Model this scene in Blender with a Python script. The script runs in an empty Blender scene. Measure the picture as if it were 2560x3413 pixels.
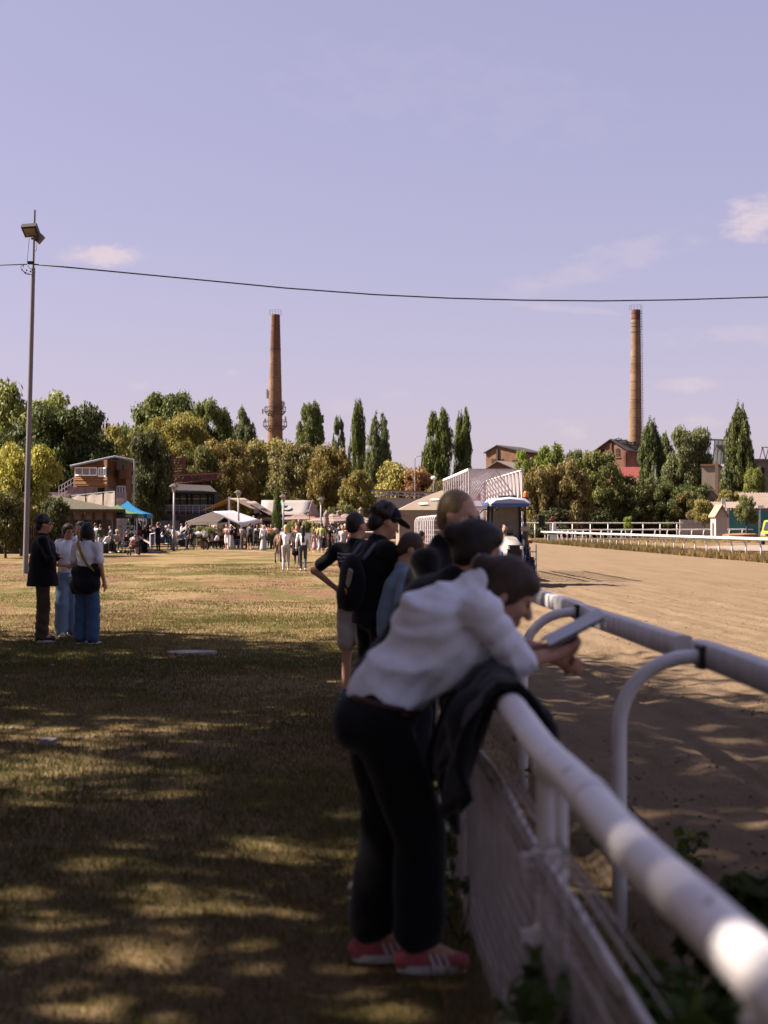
import bpy, math, random
import numpy as np
from mathutils import Vector, Matrix, Euler

random.seed(7)
rng = np.random.default_rng(11)
R = math.radians
scene = bpy.context.scene
COL = scene.collection

# ------------------------------------------------------------------ camera
FPX = 4740.0                       # focal length in photograph pixels (50 mm on a 36 mm tall frame)
CAM = Vector((0.0, 0.0, 1.68))
YAW, PITCH = math.atan(160 / FPX), math.atan(44 / FPX)
cd = bpy.data.cameras.new('camera')
cam = bpy.data.objects.new('camera', cd)
COL.objects.link(cam)
scene.camera = cam
cam.location = CAM
cam.rotation_euler = (R(90) + PITCH, 0, -YAW)
cd.sensor_fit = 'VERTICAL'
cd.sensor_height = 36.0
cd.sensor_width = 27.0
cd.lens = 50.0
cd.clip_start = 0.05
cd.clip_end = 4000.0
cd.dof.use_dof = True
cd.dof.focus_distance = 34.0
cd.dof.aperture_fstop = 2.5
RM = cam.rotation_euler.to_matrix()

# ------------------------------------------------------------------ sun, sky, exposure
SUN_AZ, SUN_EL = R(-82.0), R(43.5)     # azimuth from +Y towards +X
sd = Vector((math.sin(SUN_AZ) * math.cos(SUN_EL), math.cos(SUN_AZ) * math.cos(SUN_EL), math.sin(SUN_EL)))
sl = bpy.data.lights.new('sun', 'SUN')
sl.energy = 5.0
sl.angle = R(0.6)
sl.color = (1.0, 0.87, 0.75)
so = bpy.data.objects.new('sun', sl)
COL.objects.link(so)
so.rotation_euler = (-sd).to_track_quat('-Z', 'Y').to_euler()
so.location = (-40, 10, 40)

world = bpy.data.worlds.new('World')
scene.world = world
world.use_nodes = True
wn, wl = world.node_tree.nodes, world.node_tree.links
wn.clear()

def wnode(t, **kw):
    n = wn.new(t)
    for k, v in kw.items():
        setattr(n, k, v)
    return n

def wmath(op, a, b=None, c=None):
    n = wnode('ShaderNodeMath', operation=op)
    for i, s in enumerate((a, b, c)):
        if s is None:
            continue
        if isinstance(s, (int, float)):
            n.inputs[i].default_value = s
        else:
            wl.new(s, n.inputs[i])
    return n.outputs[0]

def wdot(a, vec):
    n = wnode('ShaderNodeVectorMath', operation='DOT_PRODUCT')
    wl.new(a, n.inputs[0])
    n.inputs[1].default_value = vec
    return n.outputs['Value']

sky = wnode('ShaderNodeTexSky', sky_type='NISHITA')
sky.sun_disc = False
sky.sun_elevation = SUN_EL
sky.sun_rotation = SUN_AZ
sky.air_density = 1.0
sky.dust_density = 1.2
sky.ozone_density = 2.0
SKY_GAMMA, SKY_TINT, SKY_STRENGTH = 0.36, (1.93, 1.645, 1.90), 0.0513
gm = wnode('ShaderNodeGamma')
gm.inputs[1].default_value = SKY_GAMMA
wl.new(sky.outputs[0], gm.inputs[0])
tint = wnode('ShaderNodeMix', data_type='RGBA', blend_type='MULTIPLY')
tint.inputs[0].default_value = 1.0
wl.new(gm.outputs[0], tint.inputs[6])
tint.inputs[7].default_value = (*SKY_TINT, 1)
hs = wnode('ShaderNodeHueSaturation')
hs.inputs['Saturation'].default_value = 1.3
wl.new(tint.outputs[2], hs.inputs['Color'])
# clouds: soft-edged banks at their places in the sky, broken up by noise
tc = wnode('ShaderNodeTexCoord')
dirv = tc.outputs['Generated']
nz = wnode('ShaderNodeTexNoise')
nz.inputs['Scale'].default_value = 34.0
nz.inputs['Detail'].default_value = 7.0
nz.inputs['Roughness'].default_value = 0.6
mp = wnode('ShaderNodeMapping')
mp.inputs['Scale'].default_value = (1, 1, 2.2)
wl.new(dirv, mp.inputs['Vector'])
wl.new(mp.outputs[0], nz.inputs['Vector'])
noise = nz.outputs[0]

def pix_dir(px, py):
    v = RM @ Vector(((px - 1280) / FPX, -(py - 1706.5) / FPX, -1))
    return v.normalized()

clouds = [  # px, py, half width, half height, density, tilt
    (2540, 725, 170, 75, 1.00, 0), (345, 850, 125, 42, 1.0, 4), (1890, 1432, 90, 36, 0.55, -10),
    (2280, 1285, 105, 26, 0.55, 0), (2310, 1410, 90, 26, 0.5, 0), (2020, 880, 330, 60, 0.26, 14),
    (1890, 1030, 170, 14, 0.3, -6), (2400, 1120, 220, 40, 0.3, 0), (475, 1287, 48, 18, 0.4, 0),
    (778, 1243, 30, 14, 0.35, 0), (1320, 1312, 60, 18, 0.28, 0), (1140, 1360, 60, 30, 0.25, 0),
    (1500, 300, 700, 160, 0.07, -8)]
dens = None
for (px, py, a, b, s, tilt) in clouds:
    c = pix_dir(px, py)
    u = Vector((c.y, -c.x, 0)).normalized()
    v = u.cross(c).normalized()
    tl = R(tilt)
    u, v = u * math.cos(tl) + v * math.sin(tl), v * math.cos(tl) - u * math.sin(tl)
    q = wmath('ADD', wmath('POWER', wmath('ABSOLUTE', wmath('DIVIDE', wdot(dirv, u), a / FPX)), 2.0),
              wmath('POWER', wmath('ABSOLUTE', wmath('DIVIDE', wdot(dirv, v), b / FPX)), 2.0))
    e = wmath('ADD', wmath('SUBTRACT', 1.0, q), wmath('MULTIPLY', wmath('SUBTRACT', noise, 0.47), 4.6))
    front = wmath('GREATER_THAN', wdot(dirv, c), 0.5)
    m = wnode('ShaderNodeMapRange', interpolation_type='SMOOTHSTEP')
    m.inputs['From Min'].default_value = -0.1
    m.inputs['From Max'].default_value = 1.5
    m.inputs['To Max'].default_value = s
    wl.new(wmath('MULTIPLY', e, front), m.inputs['Value'])
    # keep each bank inside its own bounds
    lim = wnode('ShaderNodeMapRange', interpolation_type='SMOOTHSTEP')
    lim.inputs['From Min'].default_value = 2.6
    lim.inputs['From Max'].default_value = 0.6
    wl.new(q, lim.inputs['Value'])
    o = wmath('MULTIPLY', m.outputs[0], lim.outputs[0])
    dens = o if dens is None else wmath('MAXIMUM', dens, o)
cmix = wnode('ShaderNodeMix', data_type='RGBA')
wl.new(dens, cmix.inputs[0])
wl.new(hs.outputs[0], cmix.inputs[6])
CLOUD = (3.75, 3.15, 3.5)
cmix.inputs[7].default_value = (*CLOUD, 1)
bg = wnode('ShaderNodeBackground')
bg.inputs['Strength'].default_value = SKY_STRENGTH
wl.new(cmix.outputs[2], bg.inputs['Color'])
wo = wnode('ShaderNodeOutputWorld')
wl.new(bg.outputs[0], wo.inputs['Surface'])

vs = scene.view_settings
vs.view_transform = 'Standard'
vs.look = 'None'
vs.exposure = 2.0
vs.gamma = 1.0
vs.use_curve_mapping = False
cy = scene.cycles
cy.use_denoising = True
try:
    cy.denoiser = 'OPENIMAGEDENOISE'
except Exception:
    pass
cy.max_bounces = 6
cy.diffuse_bounces = 3
cy.glossy_bounces = 3
cy.transmission_bounces = 4
cy.transparent_max_bounces = 8
cy.sample_clamp_indirect = 4.0
cy.caustics_reflective = False
cy.caustics_refractive = False

# ------------------------------------------------------------------ photograph pixel -> place
def P(px, py, Y):
    """the point at depth Y seen at photograph pixel (px, py)"""
    v = RM @ Vector(((px - 1280) / FPX, -(py - 1706.5) / FPX, -1))
    return CAM + v * (Y / v.y)

def G(px, py, z=0.0):
    """the point on the ground (height z) seen at photograph pixel"""
    v = RM @ Vector(((px - 1280) / FPX, -(py - 1706.5) / FPX, -1))
    return CAM + v * ((z - CAM.z) / v.z)

def GX(px, Y, z=0.0):
    p = P(px, 1750, Y)
    return Vector((p.x, Y, z))

# ------------------------------------------------------------------ materials
MATS = {}
BRIGHT = ('cloth_white', 'skin', 'hair', 'chalky', 'worn_white', 'white_paint', 'grubby', 'white_pvc', 'gate_white', 'fresh_white', 'paper', 'pink_mesh', 'white_shoe')

def mat(name, col, rough=0.8, col2=None, scale=6.0, amount=0.5, bump=0.0, bscale=None, metallic=0.0, spec=0.3,
        trans=0.0, detail=4.0, sheen=0.0, stretch=None, coords='Object', chips=None):
    if name in MATS:
        return MATS[name]
    if not name.startswith(BRIGHT):
        col = tuple(v * 0.74 for v in col)
        col2 = tuple(v * 0.74 for v in col2) if col2 else None
    m = bpy.data.materials.new(name)
    m.use_nodes = True
    nt = m.node_tree
    b = nt.nodes['Principled BSDF']
    b.inputs['Roughness'].default_value = rough
    b.inputs['Metallic'].default_value = metallic
    b.inputs['Specular IOR Level'].default_value = spec
    if sheen:
        b.inputs['Sheen Weight'].default_value = sheen
    c2 = col2 or tuple(c * 0.72 for c in col)
    tcn = nt.nodes.new('ShaderNodeTexCoord')
    src = tcn.outputs[coords]
    if stretch:
        mpn = nt.nodes.new('ShaderNodeMapping')
        mpn.inputs['Scale'].default_value = stretch
        nt.links.new(src, mpn.inputs[0])
        src = mpn.outputs[0]
    n = nt.nodes.new('ShaderNodeTexNoise')
    n.inputs['Scale'].default_value = scale
    n.inputs['Detail'].default_value = detail
    n.inputs['Roughness'].default_value = 0.6
    nt.links.new(src, n.inputs['Vector'])
    r = nt.nodes.new('ShaderNodeMapRange')
    r.inputs['From Min'].default_value = 0.5 - 0.35 * amount
    r.inputs['From Max'].default_value = 0.5 + 0.35 * amount + 0.05
    nt.links.new(n.outputs[0], r.inputs['Value'])
    mx = nt.nodes.new('ShaderNodeMix')
    mx.data_type = 'RGBA'
    mx.inputs[6].default_value = (*col, 1)
    mx.inputs[7].default_value = (*c2, 1)
    nt.links.new(r.outputs[0], mx.inputs[0])
    if chips:
        # paint chipped down to rust in small patches
        n3 = nt.nodes.new('ShaderNodeTexNoise')
        n3.inputs['Scale'].default_value = chips
        n3.inputs['Detail'].default_value = 6
        n3.inputs['Roughness'].default_value = 0.7
        nt.links.new(src, n3.inputs['Vector'])
        r3 = nt.nodes.new('ShaderNodeMapRange')
        r3.inputs['From Min'].default_value = 0.62
        r3.inputs['From Max'].default_value = 0.68
        nt.links.new(n3.outputs[0], r3.inputs['Value'])
        m3 = nt.nodes.new('ShaderNodeMix')
        m3.data_type = 'RGBA'
        nt.links.new(r3.outputs[0], m3.inputs[0])
        nt.links.new(mx.outputs[2], m3.inputs[6])
        m3.inputs[7].default_value = (0.16, 0.10, 0.07, 1)
        mx = m3
    nt.links.new(mx.outputs[2], b.inputs['Base Color'])
    if bump:
        n2 = nt.nodes.new('ShaderNodeTexNoise')
        n2.inputs['Scale'].default_value = bscale or scale * 4
        n2.inputs['Detail'].default_value = 5
        nt.links.new(src, n2.inputs['Vector'])
        bp = nt.nodes.new('ShaderNodeBump')
        bp.inputs['Strength'].default_value = 1.0
        bp.inputs['Distance'].default_value = bump
        nt.links.new(n2.outputs[0], bp.inputs['Height'])
        nt.links.new(bp.outputs[0], b.inputs['Normal'])
    if trans:
        out = nt.nodes['Material Output']
        t = nt.nodes.new('ShaderNodeBsdfTranslucent')
        nt.links.new(mx.outputs[2], t.inputs['Color'])
        ms = nt.nodes.new('ShaderNodeMixShader')
        ms.inputs[0].default_value = trans
        nt.links.new(b.outputs[0], ms.inputs[1])
        nt.links.new(t.outputs[0], ms.inputs[2])
        nt.links.new(ms.outputs[0], out.inputs['Surface'])
    MATS[name] = m
    return m

def srgb(r, g, b, k=1.0):
    def f(c):
        c /= 255.0
        return (c / 12.92 if c <= 0.04045 else ((c + 0.055) / 1.055) ** 2.4) * k
    return (f(r), f(g), f(b))

def glass_mat(name, col=(0.02, 0.025, 0.03), rough=0.06):
    if name in MATS:
        return MATS[name]
    m = bpy.data.materials.new(name)
    m.use_nodes = True
    b = m.node_tree.nodes['Principled BSDF']
    b.inputs['Base Color'].default_value = (*col, 1)
    b.inputs['Roughness'].default_value = rough
    b.inputs['Specular IOR Level'].default_value = 0.7
    MATS[name] = m
    return m

# ------------------------------------------------------------------ mesh builder
class MB:
    def __init__(self):
        self.v, self.f, self.m = [], [], []

    def add(self, verts, faces, mi=0):
        o = len(self.v)
        self.v += [tuple(p) for p in verts]
        self.f += [tuple(i + o for i in f) for f in faces]
        self.m += [mi] * len(faces)
        return self

    def box(self, c, s, rz=0.0, mi=0, rot=None):
        hx, hy, hz = s[0] / 2, s[1] / 2, s[2] / 2
        M = rot if rot is not None else Matrix.Rotation(rz, 3, 'Z')
        c = Vector(c)
        vs_ = [c + M @ Vector((x * hx, y * hy, z * hz)) for z in (-1, 1) for y in (-1, 1) for x in (-1, 1)]
        return self.add(vs_, [(0, 2, 3, 1), (4, 5, 7, 6), (0, 1, 5, 4), (2, 6, 7, 3), (0, 4, 6, 2), (1, 3, 7, 5)], mi)

    def bar(self, a, b, w, h=None, mi=0, up=(0, 0, 1)):
        a, b = Vector(a), Vector(b)
        h = h or w
        d = b - a
        L = d.length
        d.normalize()
        upv = Vector(up)
        if abs(d.dot(upv)) > 0.98:
            upv = Vector((0, 1, 0))
        x = d.cross(upv).normalized()
        z = x.cross(d).normalized()
        M = Matrix((x, d, z)).transposed()
        return self.box((a + b) / 2, (w, L, h), mi=mi, rot=M)

    def tube(self, pts, r, n=8, mi=0, cap=True):
        pts = [Vector(p) for p in pts]
        rs = r if isinstance(r, (list, tuple)) else [r] * len(pts)
        vs_, fs = [], []
        prev = None
        for i, p in enumerate(pts):
            if i == 0:
                d = pts[1] - p
            elif i == len(pts) - 1:
                d = p - pts[i - 1]
            else:
                d = (pts[i + 1] - p).normalized() + (p - pts[i - 1]).normalized()
            d.normalize()
            if prev is None:
                ref = Vector((0, 0, 1)) if abs(d.z) < 0.9 else Vector((1, 0, 0))
                x = d.cross(ref).normalized()
            else:
                x = (prev - d * prev.dot(d)).normalized()
            prev = x
            y = d.cross(x)
            for k in range(n):
                t = 2 * math.pi * k / n
                vs_.append(p + (x * math.cos(t) + y * math.sin(t)) * rs[i])
        for i in range(len(pts) - 1):
            for k in range(n):
                k2 = (k + 1) % n
                fs.append((i * n + k, i * n + k2, (i + 1) * n + k2, (i + 1) * n + k))
        if cap:
            fs.append(tuple(reversed(range(n))))
            fs.append(tuple((len(pts) - 1) * n + k for k in range(n)))
        return self.add(vs_, fs, mi)

    def lathe(self, c, prof, n=16, mi=0, cap=True):
        """prof: list of (radius, z)"""
        c = Vector(c)
        vs_, fs = [], []
        for (r, z) in prof:
            for k in range(n):
                t = 2 * math.pi * k / n
                vs_.append(c + Vector((r * math.cos(t), r * math.sin(t), z)))
        for i in range(len(prof) - 1):
            for k in range(n):
                k2 = (k + 1) % n
                fs.append((i * n + k, i * n + k2, (i + 1) * n + k2, (i + 1) * n + k))
        if cap:
            fs.append(tuple(reversed(range(n))))
            fs.append(tuple((len(prof) - 1) * n + k for k in range(n)))
        return self.add(vs_, fs, mi)

    def prism(self, poly, d, mi=0):
        """poly: 3D points of a planar outline; d: extrusion vector"""
        d = Vector(d)
        n = len(poly)
        vs_ = [Vector(p) for p in poly] + [Vector(p) + d for p in poly]
        fs = [tuple(reversed(range(n))), tuple(range(n, 2 * n))]
        fs += [(i, (i + 1) % n, n + (i + 1) % n, n + i) for i in range(n)]
        return self.add(vs_, fs, mi)

    def sheet(self, grid, th=0.02, mi=0):
        """grid[i][j] of points -> closed thin slab (thickness downwards)"""
        ni, nj = len(grid), len(grid[0])
        top = [Vector(p) for row in grid for p in row]
        bot = [p - Vector((0, 0, th)) for p in top]
        N = ni * nj
        fs = []
        for i in range(ni - 1):
            for j in range(nj - 1):
                a, b, c, e = i * nj + j, i * nj + j + 1, (i + 1) * nj + j + 1, (i + 1) * nj + j
                fs.append((a, b, c, e))
                fs.append((N + e, N + c, N + b, N + a))
        edge = [(0, j) for j in range(nj)] + [(i, nj - 1) for i in range(1, ni)] + \
               [(ni - 1, j) for j in range(nj - 2, -1, -1)] + [(i, 0) for i in range(ni - 2, 0, -1)]
        ids = [i * nj + j for i, j in edge]
        for k in range(len(ids)):
            a, b = ids[k], ids[(k + 1) % len(ids)]
            fs.append((b, a, N + a, N + b))
        return self.add(top + bot, fs, mi)

    def mesh(self, name, mats, smooth=False, bevel=0):
        me = bpy.data.meshes.new(name)
        me.from_pydata(self.v, [], self.f)
        for m_ in (mats if isinstance(mats, (list, tuple)) else [mats]):
            me.materials.append(m_)
        if any(self.m):
            me.polygons.foreach_set('material_index', self.m)
        if smooth:
            me.polygons.foreach_set('use_smooth', [True] * len(self.f))
            if smooth != 'all':
                me.set_sharp_from_angle(angle=R(40))
        me.update()
        return me

    def build(self, name, mats, parent=None, smooth=False, **kw):
        o = bpy.data.objects.new(name, self.mesh(name, mats, smooth))
        return link(o, parent, **kw)

def link(o, parent=None, loc=None, rz=None):
    COL.objects.link(o)
    if parent is not None:
        o.parent = parent
    if loc is not None:
        o.location = loc
    if rz is not None:
        o.rotation_euler = (0, 0, rz)
    return o

def tag(o, label=None, cat=None, group=None, kind=None):
    if label:
        o['label'] = label
    if cat:
        o['category'] = cat
    if group:
        o['group'] = group
    if kind:
        o['kind'] = kind
    return o

def thing(name, label, cat, loc=(0, 0, 0), rz=0.0, group=None):
    o = bpy.data.objects.new(name, None)
    o.empty_display_size = 0.3
    link(o, None, loc, rz)
    return tag(o, label, cat, group)

def inst(name, me, parent=None, loc=None, rz=None):
    return link(bpy.data.objects.new(name, me), parent, loc, rz)

def np_mesh(name, V, F, mats, mi=None, smooth=False):
    """V (n,3), F (m,k) numpy arrays -> mesh"""
    me = bpy.data.meshes.new(name)
    k = F.shape[1]
    me.vertices.add(len(V))
    me.vertices.foreach_set('co', np.ascontiguousarray(V, dtype=np.float32).ravel())
    me.loops.add(F.size)
    me.loops.foreach_set('vertex_index', np.ascontiguousarray(F, dtype=np.int32).ravel())
    me.polygons.add(len(F))
    me.polygons.foreach_set('loop_start', np.arange(0, F.size, k, dtype=np.int32))
    me.polygons.foreach_set('loop_total', np.full(len(F), k, dtype=np.int32))
    for m_ in (mats if isinstance(mats, (list, tuple)) else [mats]):
        me.materials.append(m_)
    if mi is not None:
        me.polygons.foreach_set('material_index', np.ascontiguousarray(mi, dtype=np.int32))
    if smooth:
        me.polygons.foreach_set('use_smooth', np.ones(len(F), dtype=bool))
    me.update(calc_edges=True)
    me.validate()
    return me

def copy_tree(o, parent=None):
    c = o.copy()
    COL.objects.link(c)
    c.parent = parent
    for ch in list(o.children):
        copy_tree(ch, c)
    return c

# common materials
M_WHITE = mat('white_paint', (0.74, 0.72, 0.72), 0.45, (0.60, 0.57, 0.55), 3.0, 0.8, spec=0.4)
M_WHITE_OLD = mat('worn_white_paint', (0.70, 0.67, 0.66), 0.5, (0.50, 0.45, 0.42), 9.0, 0.9, bump=0.001, bscale=60, chips=18)
M_BLACK = mat('black_plastic', (0.012, 0.012, 0.014), 0.5)
M_STEEL = mat('galvanised_steel', (0.42, 0.42, 0.45), 0.45, (0.30, 0.30, 0.33), 12, 0.8, metallic=0.55)
M_DARKSTEEL = mat('dark_steel', (0.05, 0.05, 0.055), 0.5, (0.09, 0.07, 0.06), 10, 0.8, metallic=0.3)
M_CONC = mat('concrete', (0.40, 0.36, 0.34), 0.9, (0.28, 0.25, 0.23), 1.5, 0.9, bump=0.004, bscale=30)
M_RUST = mat('rusty_metal', (0.16, 0.075, 0.04), 0.85, (0.30, 0.16, 0.08), 14, 0.8)
# ================================================================== ground
def vnoise(x, y, seed=0):
    """cheap smooth value noise, numpy"""
    r = np.random.default_rng(seed)
    tab = r.random((64, 64))
    xi, yi = np.floor(x).astype(int), np.floor(y).astype(int)
    fx, fy = x - xi, y - yi
    fx, fy = fx * fx * (3 - 2 * fx), fy * fy * (3 - 2 * fy)
    a = tab[xi % 64, yi % 64]; b = tab[(xi + 1) % 64, yi % 64]
    c = tab[xi % 64, (yi + 1) % 64]; d = tab[(xi + 1) % 64, (yi + 1) % 64]
    return (a * (1 - fx) + b * fx) * (1 - fy) + (c * (1 - fx) + d * fx) * fy

def axis(a, b, step, lo, hi, grow=1.25):
    mid = list(np.arange(a, b + 1e-6, step))
    up, s = [], step
    x = mid[-1]
    while x < hi:
        s *= grow
        x += s
        up.append(min(x, hi))
    dn, s = [], step
    x = mid[0]
    while x > lo:
        s *= grow
        x -= s
        dn.append(max(x, lo))
    return np.array(dn[::-1] + mid + up)

def grid_mesh(name, xs, ys, zf, m):
    X, Y = np.meshgrid(xs, ys, indexing='ij')
    Z = zf(X, Y)
    V = np.stack([X.ravel(), Y.ravel(), Z.ravel()], 1)
    ni, nj = len(xs), len(ys)
    i, j = np.meshgrid(np.arange(ni - 1), np.arange(nj - 1), indexing='ij')
    a = (i * nj + j).ravel()
    F = np.stack([a, a + nj, a + nj + 1, a + 1], 1)
    return np_mesh(name, V, F, m, smooth=True)

TRK0, TRK1 = 1.25, 19.4          # the sand track lies between the spectators' rail and the infield rail

def ground_z(X, Y):
    z = (vnoise(X * 0.7 + 5, Y * 0.7, 1) - 0.5) * 0.05 + (vnoise(X * 2.3, Y * 2.3, 2) - 0.5) * 0.025 + \
        (vnoise(X * 6, Y * 6, 3) - 0.5) * 0.012
    fade = np.clip((70 - Y) / 30, 0, 1) * np.clip((X + 40) / 10, 0, 1)
    t = np.clip((X - TRK0 + 0.15) / 0.3, 0, 1)
    return z * fade * (1 - t) - 0.05 * t * np.clip((260 - Y) / 5, 0, 1)

def ground_material():
    m = bpy.data.materials.new('dry_turf')
    m.use_nodes = True
    nt = m.node_tree
    L = nt.links.new
    b = nt.nodes['Principled BSDF']
    b.inputs['Roughness'].default_value = 0.95
    b.inputs['Specular IOR Level'].default_value = 0.1
    geo = nt.nodes.new('ShaderNodeNewGeometry')
    pos = geo.outputs['Position']

    def noise(scale, detail=4, stretch=None, off=0):
        mp_ = nt.nodes.new('ShaderNodeMapping')
        mp_.inputs['Location'].default_value = (off, off * 0.7, 0)
        mp_.inputs['Scale'].default_value = stretch or (1, 1, 1)
        L(pos, mp_.inputs[0])
        n = nt.nodes.new('ShaderNodeTexNoise')
        n.inputs['Scale'].default_value = scale
        n.inputs['Detail'].default_value = detail
        n.inputs['Roughness'].default_value = 0.65
        L(mp_.outputs[0], n.inputs['Vector'])
        return n.outputs[0]

    def ramp(v, a, c):
        r = nt.nodes.new('ShaderNodeMapRange')
        r.interpolation_type = 'SMOOTHSTEP'
        r.inputs['From Min'].default_value = a
        r.inputs['From Max'].default_value = c
        L(v, r.inputs['Value'])
        return r.outputs[0]

    def mix(f, a, c, blend='MIX'):
        x = nt.nodes.new('ShaderNodeMix')
        x.data_type = 'RGBA'
        x.blend_type = blend
        if isinstance(f, float):
            x.inputs[0].default_value = f
        else:
            L(f, x.inputs[0])
        for s, q in ((6, a), (7, c)):
            if isinstance(q, tuple):
                x.inputs[s].default_value = (*q, 1)
            else:
                L(q, x.inputs[s])
        return x.outputs[2]
    straw = mix(ramp(noise(9, 5), 0.35, 0.7), (0.240, 0.168, 0.088), (0.176, 0.120, 0.056))
    green = mix(ramp(noise(14, 5, off=3), 0.3, 0.7), (0.125, 0.103, 0.032), (0.080, 0.074, 0.018))
    dirt = mix(ramp(noise(11, 5, off=7), 0.3, 0.7), (0.190, 0.108, 0.064), (0.130, 0.072, 0.042))
    c = mix(ramp(noise(0.33, 5, (1, 0.6, 1)), 0.43, 0.60), straw, green)
    c = mix(ramp(noise(1.6, 4, off=4), 0.56, 0.72), c, green)
    c = mix(ramp(noise(0.24, 5, (0.9, 0.35, 1), off=11), 0.50, 0.60), c, dirt)
    c = mix(ramp(noise(2.4, 5, off=21), 0.62, 0.75), c, dirt)
    fine = noise(70, 3, off=2)
    c = mix(ramp(fine, 0.25, 0.75), mix(1.0, c, (0.62, 0.62, 0.6), 'MULTIPLY'), c)
    L(c, b.inputs['Base Color'])
    bp = nt.nodes.new('ShaderNodeBump')
    bp.inputs['Distance'].default_value = 0.03
    L(noise(38, 6), bp.inputs['Height'])
    L(bp.outputs[0], b.inputs['Normal'])
    return m

M_TURF = ground_material()
xs = axis(-13, 1.6, 0.16, -900, 900)
ys = axis(1.5, 48, 0.16, -120, 1500)
me = grid_mesh('ground', xs, ys, ground_z, M_TURF)
tag(inst('ground', me), kind='structure')

# sand track, harrowed: relief in lines along the track
def sand_material():
    m = bpy.data.materials.new('harrowed_sand')
    m.use_nodes = True
    nt = m.node_tree
    L = nt.links.new
    b = nt.nodes['Principled BSDF']
    b.inputs['Roughness'].default_value = 0.95
    b.inputs['Specular IOR Level'].default_value = 0.1
    geo = nt.nodes.new('ShaderNodeNewGeometry')

    def noise(scale, detail, stretch):
        mp_ = nt.nodes.new('ShaderNodeMapping')
        mp_.inputs['Scale'].default_value = stretch
        L(geo.outputs['Position'], mp_.inputs[0])
        n = nt.nodes.new('ShaderNodeTexNoise')
        n.inputs['Scale'].default_value = scale
        n.inputs['Detail'].default_value = detail
        n.inputs['Roughness'].default_value = 0.7
        L(mp_.outputs[0], n.inputs['Vector'])
        return n.outputs[0]

    def mixc(f, a, c):
        x = nt.nodes.new('ShaderNodeMix')
        x.data_type = 'RGBA'
        L(f, x.inputs[0])
        for s, q in ((6, a), (7, c)):
            if isinstance(q, tuple):
                x.inputs[s].default_value = (*q, 1)
            else:
                L(q, x.inputs[s])
        return x.outputs[2]

    def ramp(v, a, c):
        r = nt.nodes.new('ShaderNodeMapRange')
        r.inputs['From Min'].default_value = a
        r.inputs['From Max'].default_value = c
        L(v, r.inputs['Value'])
        return r.outputs[0]
    c = mixc(ramp(noise(1.1, 5, (2.6, 0.10, 1)), 0.38, 0.62), (0.165, 0.120, 0.074), (0.128, 0.090, 0.054))
    c = mixc(ramp(noise(0.12, 3, (1, 1, 1)), 0.45, 0.7), c, (0.152, 0.106, 0.062))
    c = mixc(ramp(noise(30, 4, (1, 1, 1)), 0.52, 0.72), c, (0.11, 0.073, 0.042))
    L(c, b.inputs['Base Color'])
    bp = nt.nodes.new('ShaderNodeBump')
    bp.inputs['Distance'].default_value = 0.035
    L(noise(26, 6, (1, 0.7, 1)), bp.inputs['Height'])
    L(bp.outputs[0], b.inputs['Normal'])
    return m

M_SAND = sand_material()

def track_z(X, Y):
    z = (vnoise(X * 4.5, Y * 3.1, 5) - 0.5) * 0.035 + (vnoise(X * 11, Y * 8, 6) - 0.5) * 0.03 + \
        (vnoise(X * 1.0, Y * 0.5, 7) - 0.5) * 0.03
    furrow = (vnoise(X * 5.2 + Y * 0.5, Y * 0.22, 9) - 0.5) * 0.05 + np.sin(X * 21 + Y * 0.9 + 3 * vnoise(X, Y * .3, 12)) * 0.008
    edge = np.clip((X - TRK0) / 0.3, 0, 1) * np.clip((TRK1 - X) / 0.3, 0, 1)
    rag = np.where(X < TRK0 + 0.05, -0.06, 0) + np.where(X > TRK1 - 0.05, -0.06, 0)
    return 0.004 + (z + furrow + 0.03) * edge * np.clip((60 - Y) / 25, 0.25, 1) + rag
xs = np.unique(np.concatenate([np.arange(TRK0, 8, 0.09), np.arange(8, TRK1, 0.28), [TRK1]]))
ys = axis(5.5, 32, 0.11, -40, 140, 1.12)
tag(inst('racetrack', grid_mesh('racetrack', xs, ys, track_z, M_SAND)), kind='structure')
# the far bend of the track, and the paths of the infield
mb = MB()
mb.add([(1.0, 140, .006), (TRK1, 140, .006), (21, 148, .006), (25, 157, .006), (33, 166, .006), (48, 176, .006), (120, 205, .006),
        (140, 262, .006), (60, 236, .006), (20, 226, .006), (-12, 215, .006), (-20, 190, .006), (-8, 160, .006)],
       [tuple(range(13))])
tag(mb.build('track_bend', M_SAND), kind='structure')
mb = MB()
M_PATH = mat('pale_gravel', (0.27, 0.21, 0.18), 0.95, (0.22, 0.165, 0.135), 1.2, 0.8, bump=0.01, bscale=30)
mb.add([(23.0, 92, .010), (120, 92, .010), (140, 122, .010), (34, 118, .010), (25.5, 108, .010)], [(0, 1, 2, 3, 4)])
tag(mb.build('infield_path', M_PATH), kind='structure')

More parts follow.
